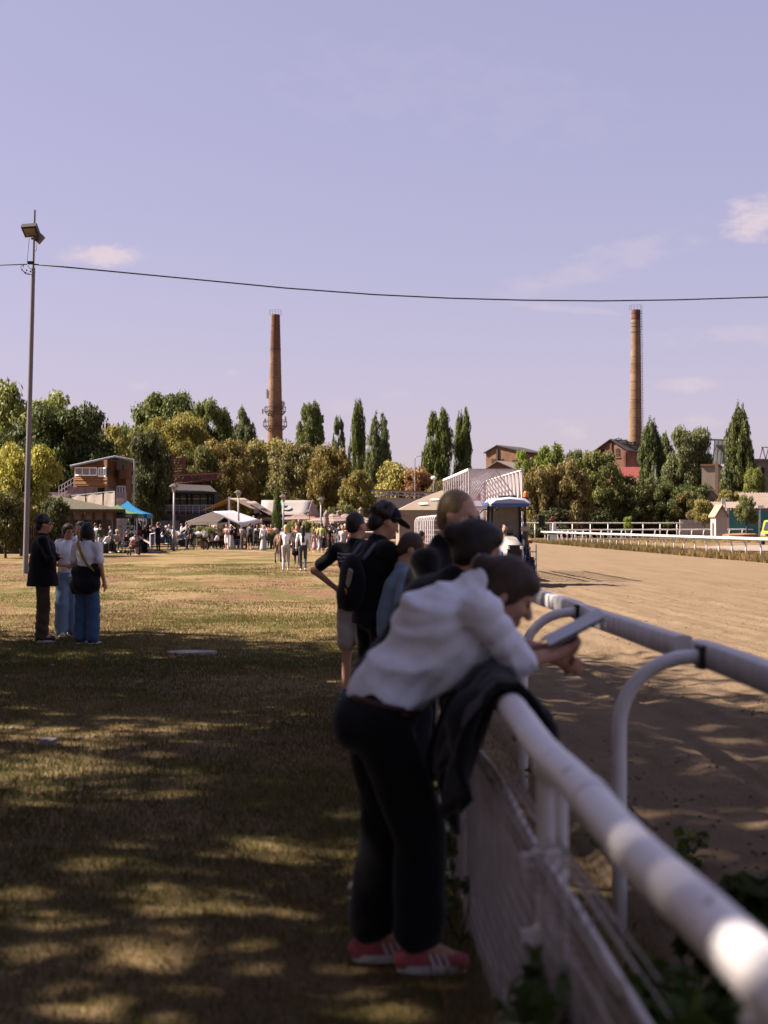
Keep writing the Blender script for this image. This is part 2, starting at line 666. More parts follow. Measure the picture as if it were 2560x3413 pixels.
# ------------------------------------------------------------------ grass blades, clods (uncountable: stuff)
def grass_material(name, a, b_, c_):
    m = bpy.data.materials.new(name)
    m.use_nodes = True
    nt = m.node_tree
    b = nt.nodes['Principled BSDF']
    b.inputs['Roughness'].default_value = 0.8
    b.inputs['Specular IOR Level'].default_value = 0.15
    at = nt.nodes.new('ShaderNodeAttribute')
    at.attribute_name = 'tone'
    rp = nt.nodes.new('ShaderNodeValToRGB')
    rp.color_ramp.elements[0].color = (*a, 1)
    rp.color_ramp.elements[1].color = (*c_, 1)
    e = rp.color_ramp.elements.new(0.5)
    e.color = (*b_, 1)
    nt.links.new(at.outputs['Fac'], rp.inputs[0])
    nt.links.new(rp.outputs[0], b.inputs['Base Color'])
    t = nt.nodes.new('ShaderNodeBsdfTranslucent')
    nt.links.new(rp.outputs[0], t.inputs['Color'])
    ms = nt.nodes.new('ShaderNodeMixShader')
    ms.inputs[0].default_value = 0.25
    nt.links.new(b.outputs[0], ms.inputs[1])
    nt.links.new(t.outputs[0], ms.inputs[2])
    nt.links.new(ms.outputs[0], nt.nodes['Material Output'].inputs['Surface'])
    return m

M_GRASS = grass_material('grass_blades', (0.057, 0.065, 0.014), (0.137, 0.106, 0.034), (0.281, 0.190, 0.087))

def blades(name, X, Y, Z, h, w, tone, m, lean=0.5):
    n = len(X)
    az = rng.random(n) * 2 * np.pi
    la = rng.random(n) * 2 * np.pi
    ll = rng.random(n) * lean * h
    base = np.stack([X, Y, Z - 0.01], 1)
    side = np.stack([np.cos(az), np.sin(az), np.zeros(n)], 1) * (w / 2)[:, None]
    top = base + np.stack([np.cos(la) * ll, np.sin(la) * ll, h], 1)
    V = np.stack([base - side, base + side, top], 1).reshape(-1, 3)
    F = np.arange(3 * n).reshape(-1, 3)
    me = np_mesh(name, V, F, m)
    at = me.attributes.new('tone', 'FLOAT', 'FACE')
    at.data.foreach_set('value', np.clip(tone, 0, 1).astype(np.float32))
    return me

def scatter_grass(n, y0, y1, pw, margin=1.08):
    """density falls with distance; inside the wedge the photograph sees, left of the rail"""
    u = rng.random(n)
    Y = (y0 ** pw + u * (y1 ** pw - y0 ** pw)) ** (1 / pw)
    lo = -0.245 * Y * margin - 0.6
    hi = np.minimum(0.31 * Y, 1.75)
    X = lo + rng.random(n) * (hi - lo)
    return X, Y
X, Y = scatter_grass(340000, 4.3, 62, 0.75)
green = vnoise(X * 0.55 + 9, Y * 0.3, 21) * 0.6 + vnoise(X * 2.1, Y * 2.1, 22) * 0.4
keep = rng.random(len(X)) < np.clip(0.25 + 1.5 * (green - 0.3), 0.16, 1)
X, Y, green = X[keep], Y[keep], green[keep]
h = (0.014 + 0.045 * rng.random(len(X)) ** 1.6) * (0.6 + green) * np.where(Y > 14, 0.75, 1) * np.where((X > 0.35) & (X < 0.9), 2.6, 1)
tone = 0.92 - 1.0 * green + rng.normal(0, 0.22, len(X))
me = blades('grass', X, Y, ground_z(X, Y), h, (0.0035 + 0.00042 * Y) * (0.7 + 0.6 * rng.random(len(X))), tone, M_GRASS, 1.0)
tag(inst('grass', me), 'short dry turf with green tufts covering the spectators\' field', 'grass', kind='stuff')
# denser, greener turf where the photograph shows its blades
X, Y = scatter_grass(300000, 4.3, 27, 0.9)
keep = (X < 0.75) & (rng.random(len(X)) < 0.35 + 0.9 * vnoise(X * 0.8 + 3, Y * 0.6, 25))
X, Y = X[keep], Y[keep]
green = vnoise(X * 0.5 + 17, Y * 0.4, 26)
h = (0.016 + 0.050 * rng.random(len(X)) ** 1.5) * (0.7 + 0.5 * green)
tone = 0.62 - 0.75 * green + rng.normal(0, 0.2, len(X))
me = blades('grass', X, Y, ground_z(X, Y), h, (0.0045 + 0.00035 * Y) * (0.7 + 0.6 * rng.random(len(X))), tone, M_GRASS, 1.2)
tag(inst('grass', me), 'olive green grass blades in the near part of the field', 'grass', kind='stuff')
# tall dry grass under the infield rail and along the far rails
n = 20000
Y = 62 + (rng.random(n) ** 1.3) * 76
X = 19.0 + rng.random(n) ** 1.4 * 3.4
X2 = 22 + rng.random(9000) * 60
Y2 = 120 + rng.random(9000) * 50 + X2 * 0.35
X, Y = np.concatenate([X, X2]), np.concatenate([Y, Y2])
tone = 0.55 + rng.normal(0, 0.25, len(X)) + (vnoise(X * 0.5, Y * 0.2, 33) - 0.5) * 0.8
h = (0.14 + 0.30 * rng.random(len(X))) * np.where(X > 22.5, 0.5, 1)
M_TALL = grass_material('tall_dry_grass', (0.075, 0.066, 0.02), (0.135, 0.095, 0.037), (0.20, 0.135, 0.06))
me = blades('tall_grass', X, Y, np.zeros(len(X)), h, 0.05 + 0.04 * rng.random(len(X)), tone, M_TALL, 0.7)
tag(inst('tall_grass', me), 'tall straw coloured grass growing under the infield rails', 'grass', kind='stuff')

def clods(n, xr, yr, size, m, zf):
    X = xr[0] + rng.random(n) * (xr[1] - xr[0])
    Y = yr[0] + rng.random(n) ** 1.3 * (yr[1] - yr[0])
    kp = vnoise(X * 1.3, Y * 0.5, 77) > 0.35 + 0.3 * rng.random(n)
    X, Y = X[kp], Y[kp]
    n = len(X)
    s = size * (0.3 + rng.random(n) ** 3 * 1.6)
    Z = zf(X, Y) + s * 0.2
    oc = np.array([(1, 0, 0), (0, 1, 0), (-1, 0, 0), (0, -1, 0), (0, 0, 0.7), (0, 0, -0.7)])
    fc = np.array([(0, 1, 4), (1, 2, 4), (2, 3, 4), (3, 0, 4), (1, 0, 5), (2, 1, 5), (3, 2, 5), (0, 3, 5)])
    jit = 1 + (rng.random((n, 6, 3)) - 0.5) * 0.9
    a = rng.random(n) * 6.28
    q = oc[None] * jit * s[:, None, None]
    c_, s_ = np.cos(a)[:, None], np.sin(a)[:, None]
    V = np.stack([q[..., 0] * c_ - q[..., 1] * s_, q[..., 0] * s_ + q[..., 1] * c_, q[..., 2]], -1)
    V = V + np.stack([X, Y, Z], 1)[:, None]
    F = (fc[None] + 6 * np.arange(n)[:, None, None]).reshape(-1, 3)
    return np_mesh('clods', V.reshape(-1, 3), F, m)
me = clods(34000, (TRK0 + 0.2, 13), (6, 50), 0.009, M_SAND, track_z)
tag(inst('sand_clods', me), 'loose clods of sand strewn over the harrowed track', 'sand', kind='stuff')
me = clods(1500, (-9, 0.3), (6, 40), 0.014, mat('pebbles', (0.36, 0.27, 0.2), 0.9, (0.5, 0.42, 0.36), 2, 1), ground_z)
tag(inst('pebbles', me), 'small stones and litter scattered in the turf', 'stones', kind='stuff')

def rock(name, label, loc, s, m, cat='stone', flat=0.5, seed=0):
    r = np.random.default_rng(seed)
    mb = MB()
    n = 11
    ring = [(math.cos(6.283 * k / n) * (0.85 + 0.3 * r.random()), math.sin(6.283 * k / n) * (0.85 + 0.3 * r.random())) for k in range(n)]
    vs_ = [(x * s[0], y * s[1], -0.03) for x, y in ring] + [(x * s[0] * .93, y * s[1] * .93, s[2] * (0.7 + 0.3 * r.random())) for x, y in ring]
    vs_ += [(0, 0, s[2] * 1.05)]
    fs = [(k, (k + 1) % n, n + (k + 1) % n, n + k) for k in range(n)] + [(n + k, n + (k + 1) % n, 2 * n) for k in range(n)]
    mb.add(vs_, fs)
    o = mb.build(name, m, smooth=True, loc=loc)
    return tag(o, label, cat)
M_STONE = mat('grey_stone', (0.36, 0.33, 0.31), 0.9, (0.25, 0.22, 0.2), 5, 0.8, bump=0.006, bscale=30)
g = G(640, 2177)
rock('stone_slab', 'flat grey stone slab lying in the shaded turf', (g.x, g.y, 0.0), (0.36, 0.26, 0.028), M_STONE, 'slab', seed=2)
g = G(160, 2485)
rock('stone', 'small pale stone lying in the turf near the left edge', (g.x, g.y, 0.0), (0.07, 0.06, 0.06), M_STONE, seed=5)
# ================================================================== trees
def leaf_material():
    m = bpy.data.materials.new('leaves')
    m.use_nodes = True
    nt = m.node_tree
    L = nt.links.new
    b = nt.nodes['Principled BSDF']
    b.inputs['Roughness'].default_value = 0.6
    b.inputs['Specular IOR Level'].default_value = 0.2
    oi = nt.nodes.new('ShaderNodeObjectInfo')
    at = nt.nodes.new('ShaderNodeAttribute')
    at.attribute_name = 'tone'
    # leaf hue: the tree's own colour, some leaves turning (object alpha says how many)
    turn = nt.nodes.new('ShaderNodeMath')
    turn.operation = 'GREATER_THAN'
    add = nt.nodes.new('ShaderNodeMath')
    add.operation = 'ADD'
    L(at.outputs['Fac'], add.inputs[0])
    L(oi.outputs['Alpha'], add.inputs[1])
    sm = nt.nodes.new('ShaderNodeMapRange')
    sm.interpolation_type = 'SMOOTHSTEP'
    sm.inputs['From Min'].default_value = 0.95
    sm.inputs['From Max'].default_value = 1.35
    L(add.outputs[0], sm.inputs['Value'])
    mx = nt.nodes.new('ShaderNodeMix')
    mx.data_type = 'RGBA'
    L(sm.outputs[0], mx.inputs[0])
    L(oi.outputs['Color'], mx.inputs[6])
    mx.inputs[7].default_value = (0.17, 0.108, 0.036, 1)
    val = nt.nodes.new('ShaderNodeMapRange')
    val.inputs['To Min'].default_value = 0.65
    val.inputs['To Max'].default_value = 1.45
    L(at.outputs['Fac'], val.inputs['Value'])
    at.label = 'leaf tone'
    hsv = nt.nodes.new('ShaderNodeHueSaturation')
    L(val.outputs[0], hsv.inputs['Value'])
    L(mx.outputs[2], hsv.inputs['Color'])
    L(hsv.outputs[0], b.inputs['Base Color'])
    t = nt.nodes.new('ShaderNodeBsdfTranslucent')
    L(hsv.outputs[0], t.inputs['Color'])
    ms = nt.nodes.new('ShaderNodeMixShader')
    ms.inputs[0].default_value = 0.3
    L(b.outputs[0], ms.inputs[1])
    L(t.outputs[0], ms.inputs[2])
    L(ms.outputs[0], nt.nodes['Material Output'].inputs['Surface'])
    return m

M_LEAF = leaf_material()
M_BARK = mat('bark', (0.10, 0.075, 0.055), 0.95, (0.055, 0.04, 0.03), 4, 0.8, bump=0.02, bscale=14, stretch=(1, 1, .25))

def leaves(name, C, RAD, n, leaf, seed, shell=0.45, up=0.0):
    """n leaf faces spread through clumps C (k,3) of radii RAD (k,3)"""
    r = np.random.default_rng(seed)
    k = len(C)
    w = RAD.prod(1) ** (2 / 3)
    idx = r.choice(k, n, p=w / w.sum())
    d = r.normal(size=(n, 3))
    d /= np.linalg.norm(d, axis=1)[:, None]
    rad = (shell + (1 - shell) * r.random(n) ** 0.6) * (0.86 + 0.3 * r.random(n))
    P_ = C[idx] + d * RAD[idx] * rad[:, None]
    nrm = d * 0.7 + r.normal(size=(n, 3)) * 0.55 + np.array([0, 0, 0.35])
    nrm /= np.linalg.norm(nrm, axis=1)[:, None]
    ref = np.where(np.abs(nrm[:, 2:3]) < 0.9, np.array([[0, 0, 1.0]]), np.array([[1.0, 0, 0]]))
    a = np.cross(nrm, ref)
    a /= np.linalg.norm(a, axis=1)[:, None]
    b_ = np.cross(nrm, a)
    th = r.random(n) * 2 * np.pi
    a, b_ = a * np.cos(th)[:, None] + b_ * np.sin(th)[:, None], b_ * np.cos(th)[:, None] - a * np.sin(th)[:, None]
    s = leaf * (0.6 + 0.8 * r.random(n))[:, None]
    bend = nrm * s * 0.25
    V = np.stack([P_ - a * s, P_ - b_ * s * 0.55 + bend, P_ + a * s, P_ + b_ * s * 0.55 + bend], 1).reshape(-1, 3)
    F = np.arange(4 * n).reshape(-1, 4)
    me = np_mesh(name, V, F, M_LEAF)
    ct = r.random(k)
    tone = np.clip(0.55 * ct[idx] + 0.45 * r.random(n), 0, 1)
    at = me.attributes.new('tone', 'FLOAT', 'FACE')
    at.data.foreach_set('value', tone.astype(np.float32))
    return me

def clumps_round(k, r0, seed, prof=None, zlo=0.08):
    """clump centres filling a rounded crown inside x,y in [-1,1], z in [0,1]"""
    r = np.random.default_rng(seed)
    C, RD = [], []
    for i in range(k):
        z = zlo + (1 - zlo - r0 * 0.3) * r.random()
        R_ = prof(z) if prof else math.sqrt(max(0.02, 1 - ((z - 0.42) / 0.6) ** 2))
        a = r.random() * 6.283
        q = (r.random() ** 0.42) * R_ * (1 - r0 * 0.4) * (1.0 + 0.16 * (r.random() - 0.4))
        rr = r0 * (0.6 + 0.75 * r.random())
        C.append((q * math.cos(a), q * math.sin(a), z))
        RD.append((rr, rr, rr * 0.5))
    return np.array(C), np.array(RD)

def clumps_plume(k, seed, wid, prof, lean=0.12, base=0.02):
    """upright plumes (poplar): thin tall clumps stacked along steep branches"""
    r = np.random.default_rng(seed)
    C, RD = [], []
    for i in range(k):
        a = r.random() * 6.283
        z0 = base + r.random() * 0.8
        L_ = 0.08 + 0.26 * r.random() * (1.05 - z0)
        q = prof(z0) * (r.random() ** 0.5) * 0.85
        for t in np.linspace(0, 1, 4):
            z = z0 + L_ * t
            qq = min(q + lean * t * 0.6, prof(z) * 0.95)
            w = wid * (1.15 - 0.75 * t) * (0.7 + 0.6 * r.random())
            C.append((qq * math.cos(a), qq * math.sin(a), z))
            RD.append((w, w, L_ * 0.26 + 0.012))
    return np.array(C), np.array(RD)

TPL = {}
for i in range(4):
    TPL['broad%d' % i] = leaves('broadleaf_crown', *clumps_round(74, 0.225, 40 + i), 17000, 0.034, 50 + i, 0.05)
TPL['shade0'] = leaves('shade_crown', *clumps_round(120, 0.21, 64), 20000, 0.022, 65, 0.1)
TPL['shade1'] = leaves('shade_crown', *clumps_round(110, 0.22, 66), 22500, 0.021, 67, 0.1)
TPL['dense0'] = leaves('dense_crown', *clumps_round(95, 0.235, 60), 30000, 0.032, 61, 0.1)
for i in range(2):
    TPL['feather%d' % i] = leaves('feathery_crown', *clumps_round(110, 0.175, 70 + i), 24000, 0.025, 72 + i, 0.05)
    TPL['open%d' % i] = leaves('open_crown', *clumps_round(44, 0.20, 80 + i), 8000, 0.038, 82 + i, 0.1)
    TPL['bush%d' % i] = leaves('bush_crown', *clumps_round(40, 0.36, 90 + i, lambda z: 0.95 - 0.5 * z ** 2, 0.02), 9000, 0.05, 92 + i)
pp = lambda z: max(0.02, min(1, (z / 0.16) ** 0.6) * (1 - max(0, z - 0.3) / 0.72) ** 0.62)
for i in range(3):
    TPL['poplar%d' % i] = leaves('poplar_crown', *clumps_plume(52, 100 + i, 0.26, pp, 0.35), 13000, 0.036, 105 + i, 0.2)
TPL['thinpoplar'] = leaves('thin_poplar_crown', *clumps_plume(20, 110, 0.2, lambda z: 0.75 * pp(z), 0.3), 3600, 0.05, 111, 0.2)
pc = lambda z: max(0.05, (1 - max(0, z - 0.12) / 0.9) ** 0.8)
TPL['conepoplar'] = leaves('broad_poplar_crown', *clumps_plume(90, 120, 0.22, lambda z: max(0.03, min(1, (z / .1) ** .5) * (1 - max(0, z - .2) / .82) ** .85), 0.1), 20000, 0.03, 121, 0.2)
TPL['thuja'] = leaves('thuja_crown', *clumps_round(60, 0.3, 130, lambda z: 0.9 * (1 - max(0, z - 0.45) / 0.6) ** 0.7, 0.02), 9000, 0.035, 131, 0.5)

def make_trunk(base, h, r, spread, seed, lean=0.0, limbs=7, upright=0.0):
    rr = random.Random(seed)
    mb = MB()
    pts = [Vector((0, 0, -0.2))]
    for t in (0.12, 0.3, 0.5, 0.7, 0.88):
        pts.append(Vector(((rr.random() - .5) * 0.08 * spread + lean * t * h, (rr.random() - .5) * 0.08 * spread, t * h)))
    mb.tube(pts, [r * 1.25, r, r * 0.85, r * 0.65, r * 0.4, r * 0.12], 7)
    for i in range(limbs):
        t = 0.22 + 0.5 * rr.random()
        k = min(4, int(t * 5))
        p0 = pts[k] + (pts[k + 1] - pts[k]) * rr.random()
        a = rr.random() * 6.283
        q = spread * (0.45 + 0.4 * rr.random()) * (1 - upright)
        z1 = p0.z + h * (0.12 + 0.25 * rr.random())
        p2 = Vector((p0.x + q * math.cos(a), p0.y + q * math.sin(a), min(z1, h * 0.93)))
        p1 = p0.lerp(p2, 0.5) + Vector((0, 0, -0.06 * q))
        mb.tube([p0, p1, p2], [r * 0.38, r * 0.24, r * 0.07], 5)
        b2 = p1.lerp(p2, 0.4)
        p3 = b2 + Vector(((rr.random() - .5) * q, (rr.random() - .5) * q, q * 0.4))
        mb.tube([b2, p3], [r * 0.16, r * 0.04], 4)
    return mb

def tree(name, label, base, crown_lo, top, rad, tpl, col, turn=0.0, seed=0, group=None, rz=None, trunk_r=None, limbs=7,
         upright=0.0, off=(0, 0), cat='tree', ry=None):
    t = thing(name, label, cat, (base[0], base[1], 0), group=group)
    trunk_r = trunk_r or max(0.06, 0.02 * top)
    make_trunk(base, top * 0.93, trunk_r, rad, seed, limbs=limbs, upright=upright).build('trunk', M_BARK, t, smooth='all')
    c = inst('crown', TPL[tpl], t, (off[0], off[1], crown_lo))
    c.rotation_euler = (0, 0, seed * 1.7 if rz is None else rz)
    c.scale = (rad, ry or rad, top - crown_lo)
    c.color = (*leafc(*col), turn)
    return t

def ptree(name, label, px, py_top, py_lo, hw, Y, tpl, col, turn=0.0, seed=0, **kw):
    """a tree given by how it shows: centre column, top and crown-bottom rows, half width, and its depth"""
    b = GX(px, Y)
    k = FPX / Y
    top = CAM.z + (1750 - py_top) / k
    lo = max(0.15, CAM.z + (1750 - py_lo) / k)
    return tree(name, label, (b.x, Y), lo, top, hw / k * (1.06 if 'poplar' in name else 1.04), tpl, col, turn, seed, **kw)

LF = 1.35
def leafc(*c):
    return tuple(v * LF for v in c)
G_MID, G_DARK, G_LIGHT = (0.068, 0.082, 0.020), (0.040, 0.050, 0.014), (0.115, 0.125, 0.030)
G_YEL, G_BROWN, G_GOLD, G_GREY = (0.150, 0.132, 0.030), (0.100, 0.088, 0.030), (0.145, 0.125, 0.035), (0.085, 0.098, 0.040)

# trees whose shade falls over the foreground; they stand left of and behind the camera
for i, (x, y, rad, top, lo, lab) in enumerate([
        (-14.6, 16.4, 8.6, 13.4, 3.6, 'tall shade tree standing left of the three talking people'),
        (-12.5, 1.0, 8.6, 15.0, 4.0, 'big spreading tree left of the camera shading the turf'),
        (-3.6, -7.5, 8.4, 14.0, 4.6, 'big spreading tree behind the camera beside the rail'),
        (-23.0, 6.5, 8.5, 16.0, 3.5, 'unseen tall tree added farther left to thicken the shade'),  # out of view, added to cut low skylight from the left
        (-9.3, 9.2, 6.0, 17.5, 8.6, 'unseen high crowned tree added left of the boy to block the sky'),  # out of view, added so its crown darkens the middle foreground
        (-7.2, -3.0, 6.0, 15.0, 6.2, 'unseen high crowned tree added over the camera to block the sky'),  # out of view, added to block overhead skylight
        (-17.0, -12.0, 8.5, 15.0, 3.5, 'unseen tall tree added far behind the camera to block the sky')]):  # out of view, added to cut skylight from behind
    tree('shade_tree', lab, (x, y), lo, top, rad, ('shade1' if i in (1, 5) else 'shade0') if i not in (3, 6) else 'dense0', (0.020, 0.027, 0.008), 0.0, 3 + i, group='shade trees over the spectators', trunk_r=0.32)
def T(name, label, *a, **kw):
    return ptree(name, label, *a, **kw)

s = 20
for spec in [
    # name, label, px, top, lo, half width, Y, template, colour, turning
    ('broadleaf_tree', 'pale green tall tree behind the light pole at the left edge', 95, 1272, 1640, 165, 150, 'open0', G_LIGHT, .12),
    ('broadleaf_tree', 'light green tree cut by the left edge of the picture', -40, 1300, 1640, 110, 158, 'broad1', G_LIGHT, .12),
    ('broadleaf_tree', 'dark green round tree rising behind the wooden judges tower', 225, 1365, 1710, 165, 136, 'dense0', G_DARK, .05),
    ('broadleaf_tree', 'dark olive tree directly behind the light pole', 90, 1420, 1720, 120, 140, 'broad2', G_DARK, .15),
    ('broadleaf_tree', 'thin yellowing tree between the dark round tree and the tall green one', 395, 1400, 1660, 75, 165, 'open1', G_YEL, .3),
    ('ivy_tree', 'dark narrow ivy clad tree just right of the judges tower', 492, 1448, 1750, 76, 121, 'dense0', (0.045, 0.050, 0.018), .2),
    ('broadleaf_tree', 'tall green tree topping the left tree line', 560, 1318, 1600, 125, 168, 'broad0', G_MID, .1),
    ('broadleaf_tree', 'green tree leaning right of the tallest left tree', 690, 1340, 1600, 85, 165, 'broad3', G_MID, .1),
    ('broadleaf_tree', 'olive yellow tree behind the red slatted tower', 590, 1385, 1660, 118, 150, 'feather0', G_YEL, .2),
    ('broadleaf_tree', 'dark low tree right behind the red slatted tower', 655, 1490, 1710, 80, 132, 'broad1', (0.07, 0.07, 0.02), .15),
    ('poplar_tree', 'pale poplar left of the antenna chimney', 815, 1346, 1560, 46, 200, 'poplar1', G_GREY, .0),
    ('poplar_tree', 'thin pale poplar half hidden left of the antenna chimney', 752, 1355, 1560, 36, 205, 'thinpoplar', G_GREY, .05),
    ('autumn_tree', 'brown and olive tree above the beige awning', 745, 1470, 1720, 110, 141, 'feather1', (0.135, 0.105, 0.032), .25),
    ('autumn_tree', 'golden tree in front of the antenna chimney foot', 875, 1462, 1720, 115, 152, 'broad2', G_GOLD, .18),
    ('autumn_tree', 'rust brown tree behind the white tent roof', 1005, 1480, 1730, 125, 146, 'feather0', G_BROWN, .3),
    ('autumn_tree', 'olive brown tree at the right end of the brown trees', 1100, 1492, 1720, 80, 138, 'broad3', (0.11, 0.085, 0.022), .3),
    ('small_tree', 'small yellow green tree beside the overpass', 1188, 1570, 1730, 58, 132, 'broad1', (0.13, 0.11, 0.028), .25),
    ('poplar_tree', 'stout poplar right of the antenna chimney', 1035, 1322, 1560, 52, 225, 'poplar0', G_MID, .0),
    ('poplar_tree', 'bare looking thin poplar between two leafy poplars', 1128, 1378, 1580, 32, 228, 'thinpoplar', G_GREY, .1),
    ('poplar_tree', 'tallest slender poplar in the middle of the tree line', 1193, 1312, 1660, 34, 222, 'poplar2', G_MID, .0),
    ('poplar_tree', 'greyish poplar right of the tallest slender one', 1262, 1360, 1660, 44, 218, 'poplar1', G_GREY, .05),
    ('poplar_tree', 'wide poplar behind the starting gate, left of its narrow neighbour', 1462, 1336, 1690, 56, 210, 'poplar0', G_MID, .0),
    ('poplar_tree', 'narrow poplar behind the starting gate, right of the wide one', 1543, 1340, 1690, 36, 212, 'poplar2', G_MID, .0),
    ('bush', 'yellow green bush standing above the overpass railing', 1318, 1545, 1690, 70, 205, 'bush0', (0.17, 0.15, 0.035), .25),
    ('bush', 'reddish brown bush above the overpass beside the street light', 1398, 1560, 1690, 62, 202, 'bush1', (0.17, 0.09, 0.04), .4),
    ('bush', 'brownish bush filling the gap below the wide poplar', 1480, 1600, 1730, 70, 198, 'bush0', (0.10, 0.08, 0.03), .3),
    ('broadleaf_tree', 'bright green small tree beside the brick mill', 1750, 1486, 1680, 48, 196, 'open1', (0.11, 0.14, 0.02), .05),
    ('broadleaf_tree', 'bright green tree left of the ruined gable house', 1842, 1486, 1690, 62, 198, 'broad0', (0.105, 0.13, 0.022), .05),
    ('autumn_tree', 'rusty orange tree behind the starting gate top', 1800, 1548, 1790, 82, 188, 'broad2', (0.125, 0.10, 0.032), .2),
    ('autumn_tree', 'rusty tree right of the tractor mirror', 1892, 1540, 1785, 78, 187, 'broad3', (0.115, 0.092, 0.032), .2),
    ('willow_tree', 'soft grey green willow in front of the ruined gable house', 1985, 1505, 1770, 100, 194, 'feather1', (0.095, 0.10, 0.028), .08),
    ('willow_tree', 'far soft green tree top left of the willow', 1918, 1500, 1700, 55, 200, 'feather0', G_GREY, .05),
    ('acacia_tree', 'dark spreading tree below the red tiled roof', 2110, 1588, 1775, 100, 193, 'feather0', (0.055, 0.058, 0.017), .1),
    ('acacia_tree', 'dark green tree above the far white rail', 2212, 1612, 1785, 88, 192, 'feather1', (0.05, 0.058, 0.016), .12),
    ('acacia_tree', 'low olive tree beside the pale block wall', 2295, 1640, 1770, 72, 190, 'broad1', (0.075, 0.068, 0.02), .3),
    ('poplar_tree', 'broad poplar right of the tall banded chimney', 2172, 1374, 1660, 56, 240, 'conepoplar', (0.06, 0.072, 0.024), .02),
    ('poplar_tree', 'short poplar leaning on the broad one by the chimney', 2222, 1428, 1660, 36, 242, 'poplar1', G_GREY, .02),
    ('poplar_tree', 'rounded grey green poplar over the red roof', 2298, 1430, 1680, 80, 236, 'dense0', (0.075, 0.085, 0.032), .05),
    ('poplar_tree', 'big dark cone shaped poplar near the right edge', 2465, 1318, 1700, 70, 214, 'conepoplar', (0.062, 0.072, 0.022), .05),
    ('small_tree', 'small green tree at the foot of the cone shaped poplar', 2515, 1560, 1700, 36, 208, 'broad0', G_LIGHT, .1),
    ('small_tree', 'yellow saplings behind the corrugated shed', 2440, 1630, 1700, 60, 206, 'open0', G_GOLD, .2),
    ('bush', 'grey green bush in front of the teal fence', 2487, 1652, 1748, 38, 160, 'broad3', (0.09, 0.095, 0.035), .08),
    ('bush', 'orange brown weeds beside the pale block wall', 2345, 1665, 1735, 40, 178, 'bush1', G_GOLD, .18),
    ('bush', 'bright green bush growing over the far rail', 2093, 1722, 1762, 15, 168, 'bush1', (0.13, 0.17, 0.03), 0),
    ('bush', 'yellow green bush behind the light pole', 75, 1490, 1800, 130, 78, 'broad0', (0.18, 0.165, 0.03), .1),
    ('bush', 'dark creeper bush against the mossy roofed pavilion', 180, 1665, 1815, 55, 74, 'bush1', (0.04, 0.043, 0.014), .15),
    ('bush', 'dark low shrub at the left edge behind the pole', 20, 1640, 1810, 70, 73, 'bush0', (0.07, 0.065, 0.02), .15),
    ('thuja_tree', 'dark green clipped cypress beside the lamp post', 925, 1628, 1788, 21, 106, 'thuja', (0.05, 0.065, 0.014), 0)]:
    s += 1
    ups = 0.75 if 'poplar' in spec[0] or 'thuja' in spec[0] else 0.0
    T(*spec, seed=s, upright=ups, cat='bush' if spec[0] == 'bush' else 'tree',
      group='poplars on the skyline' if 'poplar' in spec[0] else None)
for i, (px, top, hw, Y, col, lab) in enumerate([
        (330, 1440, 100, 185, G_DARK, 'dark backing tree left of the thin yellowing tree'), (470, 1430, 110, 190, G_MID, 'green backing tree behind the ivy clad tree'),
        (700, 1450, 110, 188, G_DARK, 'dark backing tree behind the brown and olive tree'), (830, 1490, 90, 186, G_BROWN, 'brown backing tree at the foot of the antenna chimney'),
        (950, 1490, 100, 184, G_MID, 'olive backing tree right of the antenna chimney foot'), (1080, 1510, 90, 182, G_DARK, 'dark backing tree below the bare thin poplar'),
        (1790, 1590, 90, 222, G_DARK, 'dark backing tree behind the rusty orange tree'), (1930, 1570, 90, 224, G_MID, 'green backing tree left of the red roof'),
        (2070, 1610, 90, 224, G_DARK, 'dark backing tree below the banded chimney'), (2190, 1600, 90, 226, G_DARK, 'dark backing tree below the broad poplar'),
        (2310, 1620, 80, 226, G_DARK, 'dark backing tree left of the stained block')]):
    T('broadleaf_tree', lab, px, top, 1790, hw, Y, 'dense0', col, .12, 140 + i)
# low hedge line that closes the view behind the crowd and behind the far rail
for i, (px, top, hw, Y, col, lab) in enumerate([
        (700, 1690, 90, 126, (0.045, 0.045, 0.016), 'dark hedge beside the glazed restaurant'),
        (1000, 1690, 80, 134, (0.05, 0.05, 0.017), 'dark hedge behind the sun umbrellas'),
        (1130, 1690, 70, 130, (0.06, 0.06, 0.02), 'olive hedge left of the overpass'),
        (1840, 1690, 90, 186, (0.04, 0.042, 0.015), 'dark undergrowth behind the red lifebuoy post'),
        (1960, 1690, 90, 192, (0.035, 0.04, 0.014), 'dark undergrowth below the willow'),
        (2090, 1690, 90, 198, (0.035, 0.04, 0.014), 'dark undergrowth below the spreading tree'),
        (2220, 1700, 80, 196, (0.04, 0.043, 0.015), 'dark undergrowth left of the pale block wall'),
        (450, 1700, 70, 122, (0.04, 0.043, 0.015), 'dark shrub under the ivy clad tree')]):
    T('hedge', lab, px, top, 1800, hw, Y, 'bush%d' % (i % 2), col, .1, 70 + i, cat='hedge', limbs=2)
